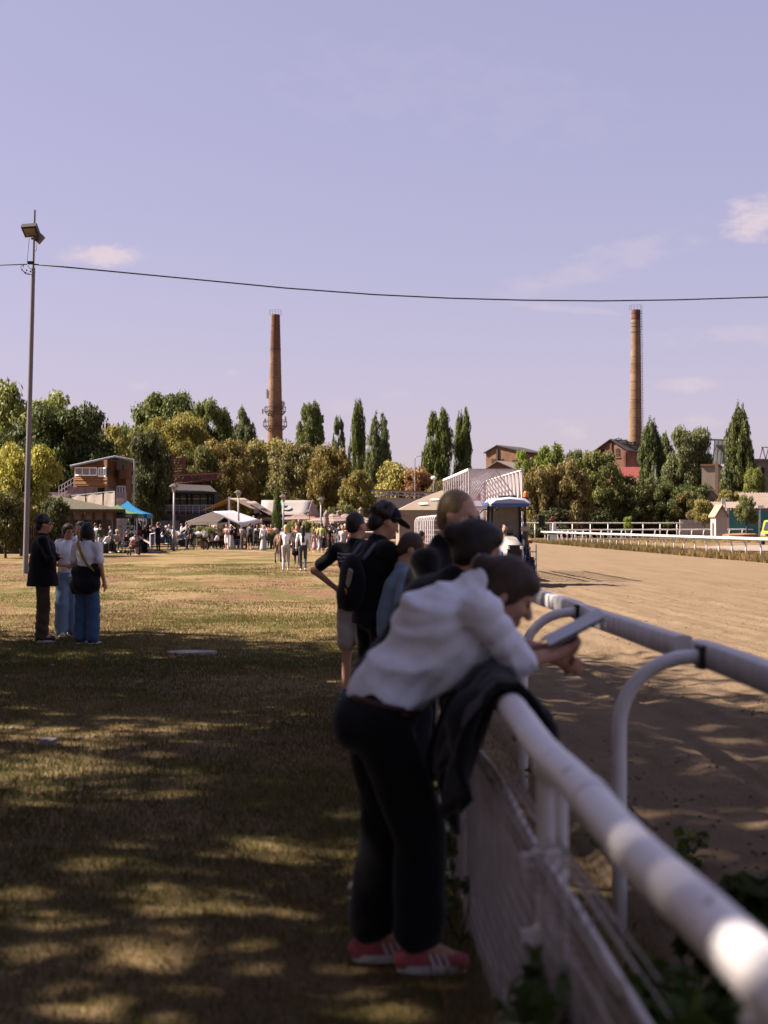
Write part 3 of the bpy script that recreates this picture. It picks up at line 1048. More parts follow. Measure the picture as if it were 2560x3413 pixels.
# ================================================================== chimneys and far buildings
def brick_material(name, a, b_, mortar, sc=1.0):
    m = bpy.data.materials.new(name)
    m.use_nodes = True
    nt = m.node_tree
    bs = nt.nodes['Principled BSDF']
    bs.inputs['Roughness'].default_value = 0.9
    bs.inputs['Specular IOR Level'].default_value = 0.15
    tcn = nt.nodes.new('ShaderNodeTexCoord')
    mp_ = nt.nodes.new('ShaderNodeMapping')
    mp_.inputs['Rotation'].default_value = (R(90), 0, 0)
    nt.links.new(tcn.outputs['Object'], mp_.inputs[0])
    br = nt.nodes.new('ShaderNodeTexBrick')
    br.inputs['Scale'].default_value = 1.0 / sc
    br.inputs['Brick Width'].default_value = 0.5
    br.inputs['Row Height'].default_value = 0.16
    br.inputs['Mortar Size'].default_value = 0.012
    br.inputs['Color1'].default_value = (*a, 1)
    br.inputs['Color2'].default_value = (*b_, 1)
    br.inputs['Mortar'].default_value = (*mortar, 1)
    nt.links.new(mp_.outputs[0], br.inputs['Vector'])
    n = nt.nodes.new('ShaderNodeTexNoise')
    n.inputs['Scale'].default_value = 0.5
    n.inputs['Detail'].default_value = 6
    nt.links.new(tcn.outputs['Object'], n.inputs['Vector'])
    r = nt.nodes.new('ShaderNodeMapRange')
    r.inputs['From Min'].default_value = 0.3
    r.inputs['From Max'].default_value = 0.7
    r.inputs['To Min'].default_value = 0.7
    r.inputs['To Max'].default_value = 1.15
    nt.links.new(n.outputs[0], r.inputs['Value'])
    hsv = nt.nodes.new('ShaderNodeHueSaturation')
    nt.links.new(r.outputs[0], hsv.inputs['Value'])
    nt.links.new(br.outputs[0], hsv.inputs['Color'])
    nt.links.new(hsv.outputs[0], bs.inputs['Base Color'])
    return m

B_RED = brick_material('red_brick', (0.175, 0.098, 0.066), (0.135, 0.072, 0.048), (0.130, 0.087, 0.066))
B_TAN = brick_material('tan_brick', (0.190, 0.124, 0.074), (0.150, 0.092, 0.053), (0.163, 0.114, 0.070))
B_DKR = brick_material('dark_red_brick', (0.129, 0.055, 0.035), (0.094, 0.039, 0.026), (0.109, 0.070, 0.054))
B_BUF = brick_material('buff_brick', (0.194, 0.132, 0.081), (0.162, 0.104, 0.062), (0.152, 0.114, 0.082))
B_ORG = brick_material('orange_brick', (0.185, 0.108, 0.066), (0.145, 0.080, 0.048), (0.142, 0.093, 0.066))
M_DARK = mat('dark_opening', (0.012, 0.011, 0.012), 0.9)
M_BAND = mat('lime_band', (0.30, 0.22, 0.16), 0.9)
M_TILE = mat('red_roof_tile', (0.36, 0.10, 0.085), 0.85, (0.26, 0.065, 0.055), 3, 0.8, bump=0.03, bscale=9)
M_GREYROOF = mat('weathered_sheet_roof', (0.24, 0.20, 0.175), 0.9, (0.16, 0.13, 0.115), 2, 0.8)

def chimney(label, px_top, px_base, py_top, Y, w_top, w_base, sections, rings, crown_rail=True):
    k = FPX / Y
    b = GX(px_base, Y)
    t = thing('brick_chimney', label, 'chimney', (b.x, Y, 0))
    H = CAM.z + (1750 - py_top) / k
    lean = (px_top - px_base) / k
    r0, r1 = w_base / k / 2, w_top / k / 2
    def ring_at(f):
        return Vector((lean * f, 0, H * f)), r0 + (r1 - r0) * f
    f0 = 0.0
    for (f1, m) in sections:
        pts, rs = [], []
        for q in np.linspace(f0, f1, 5):
            c, r = ring_at(q)
            pts.append(c); rs.append(r)
        MB().tube(pts, rs, 40, cap=(f1 == 1.0)).build('shaft_section', m, t, smooth=True)
        f0 = f1
    for (f, m, hgt) in rings:
        c, r = ring_at(f)
        MB().lathe(c, [(r - 0.02, -hgt / 2), (r + 0.045, -hgt / 2), (r + 0.045, hgt / 2), (r - 0.02, hgt / 2)], 40, cap=False).build('iron_band', m, t)
    c, r = ring_at(1.0)
    MB().lathe(c, [(r * 0.75, 0.01), (r * 0.75, 0.02)], 32).build('flue_mouth', M_DARK, t)
    if crown_rail:
        mb = MB()
        n = 12
        pts = [c + Vector((math.cos(6.283 * i / n) * (r + 0.35), math.sin(6.283 * i / n) * (r + 0.35), 0)) for i in range(n)]
        for i in range(n):
            mb.bar(pts[i] - Vector((0, 0, .1)), pts[i] + Vector((0, 0, 0.95)), 0.025)
            mb.bar(pts[i] + Vector((0, 0, 0.95)), pts[(i + 1) % n] + Vector((0, 0, 0.95)), 0.025)
        mb.build('crown_railing', M_DARKSTEEL, t)
    return t, ring_at, H

def ladder(t, ring_at, H, ang, f0, f1, n):
    mb = MB()
    d = Vector((math.cos(ang), math.sin(ang), 0))
    s_ = Vector((-d.y, d.x, 0))
    for f in np.linspace(f0, f1, n):
        c, r = ring_at(f)
        p = c + d * (r + 0.22)
        mb.bar(p - s_ * 0.22, p + s_ * 0.22, 0.05)
        mb.bar(c + d * r, c + d * (r + 0.5), 0.05)
    for sg in (-1, 1):
        a, b = ring_at(f0), ring_at(f1)
        mb.bar(a[0] + d * (a[1] + 0.22) + s_ * 0.22 * sg, b[0] + d * (b[1] + 0.22) + s_ * 0.22 * sg, 0.05)
    mb.build('ladder', M_DARKSTEEL, t)

t, ra, H = chimney('tan brick factory chimney hung with phone antennas left of centre', 918, 916, 1049, 300, 29, 68,
                   [(0.84, B_ORG), (1.0, brick_material('sooty_brick', (0.162, 0.078, 0.048), (0.110, 0.051, 0.032), (0.109, 0.070, 0.054)))],
                   [(0.84, M_DARKSTEEL, 0.25)] + [(f, M_BAND, 0.05) for f in np.linspace(0.36, 0.95, 11)])
ladder(t, ra, H, R(-112), 0.3, 0.99, 60)
kk = FPX / 300
def zf(py):
    return (CAM.z + (1750 - py) / kk) / H
for py, ext in ((1372, 0.75), (1421, 0.95)):
    f = zf(py)
    c, r = ra(f)
    n = 18
    mb = MB()
    for i in range(n):
        a0, a1 = 6.283 * i / n, 6.283 * (i + 1) / n
        for rr, dz in ((r + ext, 0.0), (r + ext, 1.0), (r + ext * 0.5, 0.0)):
            mb.bar(c + Vector((rr * math.cos(a0), rr * math.sin(a0), dz)), c + Vector((rr * math.cos(a1), rr * math.sin(a1), dz)), 0.09)
        mb.bar(c + Vector((r * math.cos(a0), r * math.sin(a0), -0.9)), c + Vector(((r + ext) * math.cos(a0), (r + ext) * math.sin(a0), 0)), 0.08)
        mb.bar(c + Vector(((r + ext) * math.cos(a0), (r + ext) * math.sin(a0), 0)), c + Vector(((r + ext) * math.cos(a0), (r + ext) * math.sin(a0), 1.0)), 0.06)
    mb.build('antenna_platform', M_DARKSTEEL, t)
M_ANT = mat('antenna_white', (0.62, 0.60, 0.58), 0.5)
def antenna(px, py0, py1, w=0.34, dy=-0.3):
    b = P(px, py1, 300 + dy)
    tp = P(px, py0, 300 + dy)
    o = thing_loc = Vector((t.location.x, t.location.y, 0))
    mb = MB().box((b + tp) / 2 - o, (w, 0.2, (tp - b).z))
    an = mb.build('antenna', M_ANT, t)
    c, r = ra((b.z + tp.z) / 2 / H)
    MB().bar((b + tp) / 2 - o + Vector((0, .15, 0)), c + Vector((0, 0, 0)), 0.07).build('bracket', M_DARKSTEEL, an)
for a in [(891, 1297, 1328), (895, 1303, 1328), (899, 1309, 1326), (876, 1363, 1379), (934, 1353, 1371), (943, 1336, 1367), (947, 1340, 1352),
          (919, 1388, 1411), (952, 1388, 1408), (917, 1352, 1362), (912, 1399, 1406), (884, 1395, 1408)]:
    antenna(*a)

t, ra, H = chimney('tall slim chimney with tan and dark brick bands and pale rings', 2121, 2117, 1027, 285, 30, 52,
                   [(0.285, B_RED), (0.40, B_DKR), (0.72, B_TAN), (0.76, B_ORG), (0.955, B_BUF), (1.0, B_DKR)],
                   [(f, M_BAND, 0.06) for f in list(np.linspace(0.24, 0.41, 7)) + list(np.linspace(0.44, 0.76, 9)) + [0.79]] +
                   [(f, M_DARKSTEEL, 0.12) for f in (0.985, 0.96, 0.94, 0.925, 0.90)])
ladder(t, ra, H, R(-8), 0.3, 0.995, 60)

def gable_house(name, label, px0, px1, Y, z_eave, z_peak, depth, wall_m, roof_m, windows=(), rz=0.0, over=0.4, cat='building', base=0.0, peak_f=0.5):
    """front gable towards the viewer, from column px0 to px1"""
    a, b = GX(px0, Y), GX(px1, Y)
    W = (b - a).length
    t = thing(name, label, cat, ((a.x + b.x) / 2, Y, 0), rz)
    xp = -W / 2 + W * peak_f
    poly = [(-W / 2, 0, base), (W / 2, 0, base), (W / 2, 0, z_eave), (xp, 0, z_peak), (-W / 2, 0, z_eave)]
    MB().prism(poly, (0, depth, 0)).build('wall', wall_m, t)
    for sg, x1 in ((-1, -W / 2), (1, W / 2)):
        d = Vector((x1 - xp, 0, z_eave - z_peak))
        e = Vector((xp, 0, z_peak)) + d * (1 + over / d.length)
        g = [[Vector((xp, -over, z_peak + 0.16)), Vector((e.x, -over, e.z + 0.16))],
             [Vector((xp, depth + over, z_peak + 0.16)), Vector((e.x, depth + over, e.z + 0.16))]]
        if sg > 0:
            g = g[::-1]
        MB().sheet(g, 0.14).build('roof', roof_m, t)
    for (fx, z0, w, h, arch) in windows:
        x = -W / 2 + W * fx
        o = MB().box((x, 0.0, z0 + h / 2), (w, 0.10, h)).build('window', M_DARK, t)
        if arch:
            n = 8
            poly = [(x + w / 2 * math.cos(math.pi * i / n), -0.05, z0 + h + w * 0.28 * math.sin(math.pi * i / n)) for i in range(n + 1)]
            MB().prism(poly, (0, 0.1, 0)).build('arch', M_DARK, o)
        MB().box((x, -0.08, z0 - 0.06), (w + 0.3, 0.14, 0.12)).build('sill', M_BAND, o)
        mb = MB()
        for q in (-0.25, 0.0, 0.25):
            mb.box((x + q * w, -0.065, z0 + h / 2), (0.05, 0.03, h))
        mb.box((x, -0.069, z0 + h * 0.55), (w, 0.03, 0.05))
        mb.build('glazing_bar', M_RUST, o)
    return t, W

k = FPX / 278
t, W = gable_house('ruined_house', 'roofless red brick gable house beside the banded chimney', 1981, 2094, 278, 16.4, 18.5, 12, B_RED, M_DARKSTEEL,
                   [(0.26, 14.9, 0.85, 1.5, True), (0.72, 15.0, 0.85, 1.5, True)], over=0.5, cat='ruin', rz=-R(36))
for x in (-W / 2 + 0.35, 0.0, W / 2 - 0.35):
    MB().box((x, -0.11, 8 + (3 if x == 0 else 1.5)), (0.4, 0.24, 14 if x == 0 else 13)).build('pilaster', B_DKR, t)
mb = MB()
rr = random.Random(4)
for i in range(16):
    q = i / 15
    mb.bar((-0.2 + q * W / 2, 0.3 + rr.random() * 8, 18.7 - q * 2.1), (0.9 + q * W / 2, 1 + rr.random() * 9, 18.9 - q * 2.2), 0.18)
mb.build('roof_rafters', M_DARKSTEEL, t)
# red tiled works hall below it
a, b = GX(2040, 262), GX(2350, 262)
t = thing('works_hall', 'long hall with a red tiled roof behind the poplars', 'building', ((a.x + b.x) / 2, 262, 0))
W = b.x - a.x
MB().box((0, 7, 3.6), (W - 0.6, 13.0, 7.2)).build('wall', B_DKR, t)
for i in range(2):
    y0, y1 = (0, 7) if i == 0 else (14, 7)
    g = [[Vector((-W / 2, y0, 7.3)), Vector((W / 2, y0, 7.3))], [Vector((-W / 2, y1, 12.7)), Vector((W / 2, y1, 12.7))]]
    MB().sheet(g if i == 0 else g[::-1], 0.2).build('roof', M_TILE, t)
mb = MB()
for i in range(64):
    x = -W / 2 + W * (i + .5) / 64
    mb.bar((x, -0.02, 7.36), (x, 7, 12.76), 0.10, 0.07)
mb.build('roof_tile_rib', M_TILE, t)

# brick mill behind the starting gate
t, W = gable_house('brick_mill', 'square brick mill with two dark windows behind the starting gate', 1613, 1742, 262, 15.2, 16.4, 10, B_ORG, M_DARKSTEEL,
                   [(0.24, 13.0, 1.05, 0.95, False), (0.44, 13.0, 1.05, 0.95, False), (0.84, 12.6, 1.0, 1.1, False)], over=0.4, peak_f=0.34, rz=-R(34))
MB().box((-W * 0.16, -0.12, 8), (0.3, 0.3, 15.6)).build('drain_pipe', M_DARKSTEEL, t)
mb = MB()
for i in range(4):
    mb.bar((-W * .1 + i * .5, -0.4, 9), (W * .12 + i * .3, -0.4, 12.2), 0.14)
mb.prism([(W * 0.1, -0.6, 8.5), (W * .46, -0.6, 8.5), (W * .46, -0.6, 12.0), (W * .12, -0.6, 12.2)], (0, .3, 0), 1)
mb.build('loading_frame', [M_DARKSTEEL, mat('slate_sheet', (0.12, 0.12, 0.135), 0.7)], t)
gable_house('brick_shed', 'low brick gable shed in front of the mill', 1606, 1734, 252, 11.3, 13.0, 8, B_RED, M_GREYROOF, over=0.5, peak_f=0.42, rz=-R(30))
# houses with red roofs glimpsed between the poplars
M_PLAST = mat('cream_plaster', (0.60, 0.53, 0.48), 0.9, (0.5, 0.43, 0.38), 1, 0.7)
gable_house('plastered_house', 'white plastered house with steep red roof between two poplars', 1268, 1330, 262, 8.4, 15.2, 14, M_PLAST, M_TILE,
            [(0.35, 10, .8, 1.2, False)], over=0.3)
gable_house('plastered_house', 'pale house with red roof left of the slender poplar', 1140, 1262, 275, 9.5, 14.6, 12, M_PLAST, M_TILE,
            [(0.3, 7, 1, 1.3, False), (0.7, 7, 1, 1.3, False)], over=0.3)
# concrete works at the right
M_RENDER = mat('stained_render', (0.38, 0.31, 0.25), 0.92, (0.25, 0.195, 0.15), 0.45, 0.9, bump=0.02, bscale=6)
a, b = GX(2340, 225), GX(2402, 225)
t = thing('concrete_works', 'tall stained concrete block right of the red roof', 'building', ((a.x + b.x) / 2, 225, 0), -R(18))
MB().box((-0.2, 6, 5.6), (b.x - a.x - 0.4, 12, 11.2)).build('wall', M_RENDER, t)
MB().box((0.85, -0.15, 5.9), (0.5, 0.36, 11.8)).build('pillar', mat('brown_pillar', (0.24, 0.17, 0.13), 0.9), t)
MB().box((-0.2, 6, 11.3), (b.x - a.x, 12.4, 0.24)).build('roof', M_RUST, t)
mb = MB()
for i in range(5):
    mb.bar((0.2 + i * 0.6, 1, 11.3), (0.5 + i * 0.6, 1, 15.4), 0.12)
    mb.bar((0.2 + i * 0.6, 1, 13.0), (0.9 + i * 0.6, 1, 14.6), 0.10)
mb.bar((-0.3, 1, 15.4), (3.6, 1, 15.2), 0.25)
mb.build('roof_frame', M_DARKSTEEL, t)
MB().prism([(0.1, 1.3, 11.5), (3.4, 1.3, 11.5), (3.2, 1.3, 15.1), (.5, 1.3, 15.2)], (0, .1, 0)).build('glass_screen', mat('dusty_glass', (0.34, 0.38, 0.36), 0.4), t)
MB().box((1.75, 0.0, 8.4), (0.4, .3, 1.8)).build('window', M_DARK, t)
a, b = GX(2500, 228), GX(2650, 228)
t = thing('concrete_works', 'grey factory building cut by the right edge', 'building', ((a.x + b.x) / 2, 228, 0))
MB().box((0, 5, 6.1), (b.x - a.x, 10, 12.2)).build('wall', mat('grey_render', (0.20, 0.165, 0.15), 0.92, (0.14, 0.115, 0.1), 0.6, 0.8), t)
MB().box((0, 5, 12.3), (b.x - a.x + .6, 10.6, 0.25)).build('roof', M_GREYROOF, t)
for x in (-1.6, 0.2, 2.0):
    MB().box((x, -0.02, 9.5), (0.55, .2, 3.0)).build('window', M_DARK, t)
mb = MB()
for i in range(6):
    mb.bar((-1.5 + i, 2, 12.4), (-1.0 + i, 2, 14.4), 0.12)
    mb.bar((-1.0 + i, 2, 14.4), (-0.5 + i, 2, 12.4), 0.12)
mb.bar((-1.2, 2, 14.4), (4.6, 2, 14.4), 0.12)
mb.build('roof_frame', M_DARKSTEEL, t)
# long shed, corrugated roof
Ysh = 195
a, b = GX(2335, Ysh), GX(2680, Ysh)
t = thing('long_shed', 'long low shed with corrugated roof and open bays at the right', 'shed', ((a.x + b.x) / 2, Ysh, 0))
W = b.x - a.x
M_CORR = mat('corrugated_asbestos', (0.22, 0.165, 0.14), 0.9, (0.16, 0.12, 0.10), 1.2, 0.8)
xs_ = np.linspace(-W / 2, W / 2, 121)
split = -W / 2 + W * 0.47
for i, (x0, x1, zt) in enumerate(((-W / 2, split, 5.0), (split - 0.05, W / 2, 6.3))):
    xx = np.linspace(x0, x1, 60 if i else 50)
    g = [[Vector((x, -0.6, 4.05 + 0.07 * math.sin(j * 2.1))) for j, x in enumerate(xx)],
         [Vector((x, 5.5, zt + 0.07 * math.sin(j * 2.1))) for j, x in enumerate(xx)]]
    MB().sheet(g, 0.06).build('roof', M_CORR, t)
MB().box((0, 3.5, 1.9), (W, 4.0, 3.8)).build('wall', M_DARK, t)
MB().box((0, 0.05, 3.55), (W, 0.2, 0.45)).build('beam', M_RENDER, t)
MB().box((0, 0.1, 0.9), (W, 0.2, 1.8)).build('parapet', M_RENDER, t)
for i in range(9):
    MB().box((-W / 2 + W * (i + .5) / 9, 0.0, 2.6), (0.25, 0.16, 1.6)).build('post', M_RENDER, t)
# block wall, kiosk, signs, teal fence, straw heap
a, b = GX(2265, 182), GX(2385, 182)
t = thing('block_wall', 'pale concrete block wall left of the small kiosk', 'wall', ((a.x + b.x) / 2, 182, 0))
W = b.x - a.x
for r_ in range(4):
    for c_ in range(8):
        MB().box((-W / 2 + W * (c_ + .5) / 8, 0, 0.3 + 0.6 * r_), (W / 8 - 0.03, 0.25, 0.57)).build('block', mat('white_block', (0.50, 0.45, 0.43), 0.9, (0.38, 0.33, 0.31), 2, 0.8), t)
t, W = gable_house('kiosk', 'small pale kiosk with a gabled tin roof beside the teal fence', 2386, 2424, 168, 2.9, 4.0, 2.4, mat('kiosk_render', (0.50, 0.42, 0.38), 0.9, (0.4, 0.33, 0.29), 2, 0.7),
                   mat('tin_roof', (0.38, 0.29, 0.19), 0.8), over=0.35)
MB().box((-W / 2 + 0.02, 1.2, 1.0), (0.1, 0.7, 1.9)).build('door', M_DARKSTEEL, t)
def sign(label, px, py0, py1, hw, Y, m=None, legs=2):
    k = FPX / Y
    b = GX(px, Y)
    z1, z0 = CAM.z + (1750 - py0) / k, CAM.z + (1750 - py1) / k
    t = thing('sign_board', label, 'sign', (b.x, Y, 0))
    MB().box((0, 0, (z0 + z1) / 2), (2 * hw / k, 0.06, z1 - z0)).build('panel', m or M_WHITE, t)
    for i in range(legs):
        x = 0 if legs == 1 else (-1 if i == 0 else 1) * hw / k * 0.8
        MB().box((x, 0.06, z0 / 2 + 0.1), (0.1, 0.06, z0 + 0.1)).build('leg', M_STEEL, t)
sign('blank white board on two legs above the kiosk', 2412, 1660, 1681, 7, 172)
sign('wide white sign board in front of the teal fence', 2535, 1683, 1693, 11, 166, legs=1)
sign('thin grey post standing by the teal fence', 2531, 1699, 1736, 1, 158, M_STEEL, legs=1)
M_TEAL = mat('teal_sheet', (0.03, 0.15, 0.15), 0.7, (0.05, 0.20, 0.19), 3, 0.8)
a, b = GX(2430, 176), GX(2640, 176)
t = thing('sheet_fence', 'teal sheet metal fence right of the kiosk', 'fence', ((a.x + b.x) / 2, 176, 0))
W = b.x - a.x
for i in range(8):
    MB().box((-W / 2 + W * (i + .5) / 8, 0, 1.75), (W / 8 - 0.02, 0.04, 3.5)).build('panel', M_TEAL, t)
MB().box((-W / 2 - 0.2, -0.03, 1.9), (0.35, 0.2, 3.8)).build('post', mat('white_post', (0.55, 0.5, 0.46), .8), t)
g_ = GX(2470, 160)
o = rock('straw_heap', 'heap of brown straw in front of the teal fence', (g_.x, 160, 0), (2.3, 1.3, .75), mat('old_straw', (0.30, 0.16, 0.075), 0.95, (0.2, 0.1, 0.05), 3, 0.8, bump=0.08, bscale=8), 'heap', seed=9)
# overpass
a, b = GX(1195, 172), GX(1560, 172)
t = thing('overpass', 'concrete road overpass with steel railing behind the tents', 'bridge', ((a.x + b.x) / 2, 172, 0))
W = b.x - a.x
sl_ = -0.06
mb = MB()
mb.add([(-W / 2, 0, 3.9), (W / 2, 0, 3.4), (W / 2, 0, 4.6), (-W / 2, 0, 5.2), (-W / 2, 7, 3.9), (W / 2, 7, 3.4), (W / 2, 7, 4.6), (-W / 2, 7, 5.2)],
       [(0, 1, 2, 3), (5, 4, 7, 6), (3, 2, 6, 7), (1, 0, 4, 5), (0, 3, 7, 4), (2, 1, 5, 6)])
mb.build('deck', M_CONC, t)
for i in range(12):
    x = -W / 2 + W * i / 11
    MB().box((x, 0.1, 5.5 - .55 * i / 11), (0.09, 0.09, 0.95)).build('railing_post', M_STEEL, t)
for dz in (0.35, 0.7):
    MB().bar((-W / 2, 0.05, 5.2 + dz), (W / 2, 0.05, 4.6 + dz), 0.09, 0.14).build('railing_bar', M_STEEL, t)
MB().bar((-W / 2, 2.5, 5.2 + 0.95), (W / 2, 2.5, 4.6 + 0.9), 0.1, 0.16).build('guard_rail', M_RUST, t)
MB().box((0, 3.5, 1.75), (W, 5.5, 3.5)).build('under_wall', mat('brown_wall', (0.17, 0.135, 0.12), 0.9, (0.1, 0.08, 0.07), 1, 0.8), t)
MB().box((0, 0.6, 3.2), (W, 0.5, 0.25)).build('red_ledge', M_TILE, t)
MB().box((-W * .35, 0.7, 1.9), (W * .2, 0.2, 0.9)).build('window', M_DARK, t)

# ------------------------------------------------------------------ street lights on the skyline
def street_light(label, px, py_top, Y, arm=0.8, r=0.07):
    b = GX(px, Y)
    h = CAM.z + (1750 - py_top) / (FPX / Y)
    t = thing('street_light', label, 'street light', (b.x, Y, 0))
    MB().tube([(0, 0, -.1), (0, 0, h - 0.3), (arm * .3, 0, h - 0.05), (arm, 0, h)], [r * 1.3, r, r * .8, r * .7], 8).build('pole', M_STEEL, t)
    MB().box((arm + 0.25, 0, h), (0.7, 0.22, 0.12)).build('lamp_head', M_STEEL, t)
street_light('tall street light on the overpass', 1383, 1519, 185)
street_light('small street light in front of the far trees at the right', 2185, 1550, 200, arm=-0.4, r=0.1)
b = GX(1445, 178)
t = thing('street_light', 'thin street light with a globe lamp left of the starting gate', 'street light', (b.x, 178, 0))
MB().tube([(0, 0, 0), (0, 0, 7.4)], 0.06, 8).build('pole', M_STEEL, t)
MB().lathe((0, 0, 7.4), [(0.05, 0), (0.3, 0.08), (0.34, 0.25), (0.2, 0.42), (0.03, 0.46)], 12).build('globe', M_WHITE, t)

# ------------------------------------------------------------------ floodlight pole and overhead cable
Yp = 49.8
pb, pt = P(84, 1910, Yp), P(116, 700, Yp)
t = thing('floodlight_pole', 'tall leaning galvanised floodlight pole at the left', 'pole', (pb.x, Yp, 0))
pt = pt - Vector((pb.x, Yp, 0))
def onp(f):
    return Vector((pt.x * f, 0, pt.z * f))
M_POLE = mat('pole_steel', (0.22, 0.205, 0.215), 0.55, (0.15, 0.14, 0.15), 8, 0.8, metallic=0.35, stretch=(1, 1, .2))
MB().tube([Vector((0, 0, -.2)), onp(0.35), onp(0.66), onp(0.84)], [0.098, 0.088, 0.080, 0.072], 16).build('pole_shaft', M_POLE, t, smooth=True)
MB().tube([onp(0.835), onp(1.0)], [0.042, 0.036], 10).build('pole_tip', M_POLE, t, smooth=True)
def pl(px, py, dy=0.0):
    return P(px, py, Yp + dy) - Vector((pb.x, Yp, 0))
q = [pl(69, 757, -.75), pl(119, 753, -.75), pl(132, 788, -.30), pl(84, 792, -.30)]
mb = MB().prism(q, (0, 0.16, 0.14))
fl = mb.build('floodlight', mat('flood_body', (.03, .028, .03), .6), t)
cq = sum(q, Vector()) / 4
MB().prism([cq + (p - cq) * 0.72 - Vector((0, .008, .012)) for p in q], (0, -0.006, -0.006)).build('lens', glass_mat('flood_glass', (0.10, 0.085, 0.05)), fl)
q = [pl(119, 775, .2), pl(131, 772, .35), pl(146, 787, .2), pl(126, 810, .1), pl(115, 800, .1)]
fl = MB().prism(q, (0, 0.30, 0)).build('floodlight', M_DARKSTEEL, t)
MB().prism([pl(133, 775, .1), pl(146, 786, .1), pl(128, 809, .1), pl(124, 806, .1)], (0, .02, 0)).build('lens', mat('flood_rim', (0.2, 0.19, 0.2), 0.4), fl)
MB().bar(pl(108, 795, -.4), pl(122, 795, .3), 0.08).build('bracket', M_DARKSTEEL, t)
MB().tube([pl(98, 793, -.3), pl(93, 850, -.2), pl(91, 872, -.1)], 0.008, 5).build('wire', M_BLACK, t)
MB().tube([pl(122, 810, .2), pl(122, 828, .1), pl(119, 838, 0)], 0.012, 5).build('wire', M_BLACK, t)
MB().box(pl(103, 876, -.12), (0.22, 0.12, 0.10)).build('cable_clamp', M_BLACK, t)
MB().tube([pl(80, 883, -.1), pl(70, 888, -.15), pl(72, 900, -.15), pl(85, 908, -.15), pl(101, 914, -.1)], 0.011, 5).build('wire', M_BLACK, t)
MB().tube([pl(80, 884, -.1), pl(74, 898, -.15), pl(84, 912, -.15), pl(95, 916, -.12), pl(104, 914, -.05)], 0.011, 5).build('wire', M_BLACK, t)
MB().tube([pl(92, 885, -.1), pl(97, 892, -.12), pl(106, 898, -.05)], 0.010, 5).build('wire', M_BLACK, t)
for (x, y) in ((89, 901), (102, 905), (85, 910)):
    MB().box(pl(x, y, -.16), (0.045, 0.045, 0.045)).build('connector', M_BLACK, t)
pts = []
for px, py in [(112, 881), (250, 893), (450, 912), (700, 936), (950, 960), (1250, 982), (1500, 994), (1750, 1000.5), (2000, 1003), (2250, 999.5), (2560, 990), (2900, 970), (3400, 925)]:
    pts.append(P(px, py, Yp + (px - 112) / 3300 * 6.0))
o = MB().tube(pts, 0.026, 6).build('overhead_cable', mat('cable_black', (0.03, 0.025, 0.03), 0.6), smooth='all')
tag(o, 'black cable sagging across the sky from the floodlight pole to the right', 'cable')
pts = [P(px, py, Yp + (112 - px) / 300.) for px, py in [(90, 881), (0, 884), (-300, 880), (-800, 850)]]
o = MB().tube(pts, 0.018, 6).build('overhead_cable', MATS['cable_black'], smooth='all')
tag(o, 'short stretch of cable running from the floodlight pole to the left edge', 'cable')
# ================================================================== spectators' fence (near) and running rail
XF = 0.565                                   # the spectators' fence runs along the track at this X
t = thing('spectator_fence', 'white tubular spectator fence with wire netting in the foreground', 'fence', (XF, 0, 0))
ZR = 1.075
def wob(y):
    return 0.006 * math.sin(y * 1.7) + 0.004 * math.sin(y * 4.1 + 1)
y0, y1 = 0.9, 17.5
pts = [Vector((wob(y), y, ZR + wob(y * 1.3 + 2))) for y in np.arange(y0, y1, 0.25)]
M_RAIL = mat('chalky_white_rail', (0.80, 0.77, 0.78), 0.42, (0.66, 0.62, 0.61), 5, 0.9, bump=0.0008, bscale=40, spec=0.45, chips=11)
MB().tube(pts, 0.044, 20).build('top_rail', M_RAIL, t, smooth='all')
# a loose cap pipe on the rail ends here and there, as in the joints of the photograph
for y in (3.15, 4.62, 6.1, 9.2, 12.0):
    MB().tube([Vector((wob(y), y - .05, ZR + wob(y * 1.3 + 2))), Vector((wob(y), y + .05, ZR + wob(y * 1.3 + 2)))], 0.0475, 20).build('joint_sleeve', M_RAIL, t, smooth=True)
ZM = 0.80
MB().tube([Vector((-0.01 + wob(y + 3), y, ZM + wob(y))) for y in np.arange(y0, y1, 0.4)], 0.011, 8).build('middle_rail', M_WHITE_OLD, t, smooth='all')
MB().tube([Vector((-0.01 + wob(y + 3), y, 0.10 + wob(y))) for y in np.arange(y0, y1, 0.4)], 0.012, 8).build('bottom_wire', M_WHITE_OLD, t, smooth='all')
posts = [1.80, 3.74, 5.86, 6.75, 7.7, 9.7, 11.9, 14.1, 16.3]
for i, y in enumerate(posts):
    p = MB().tube([(-0.012, y, -0.1), (-0.012, y, ZR - 0.03)], 0.0245, 12).build('post', M_WHITE_OLD, t, smooth=True)
    for z in (0.80, 0.60):
        mb = MB()
        mb.lathe((-0.012, y, z), [(0.025, -0.03), (0.037, -0.024), (0.040, 0.0), (0.037, 0.024), (0.025, 0.03)], 12)
        mb.build('clamp', M_WHITE_OLD, p, smooth=True)
        MB().box((-0.052, y - 0.01, z), (0.05, 0.028, 0.036)).build('bolt_lug', M_WHITE_OLD, p)
    if i in (1, 5):
      MB().tube([(0.045, y + 0.10, -0.1), (0.045, y + 0.10, ZR - 0.04)], 0.019, 10).build('support_post', M_WHITE, t, smooth=True)
    MB().lathe((0, y, ZR - 0.05), [(0.03, -0.03), (0.047, 0.0), (0.050, 0.025)], 14).build('saddle', M_WHITE_OLD, p, smooth=True)
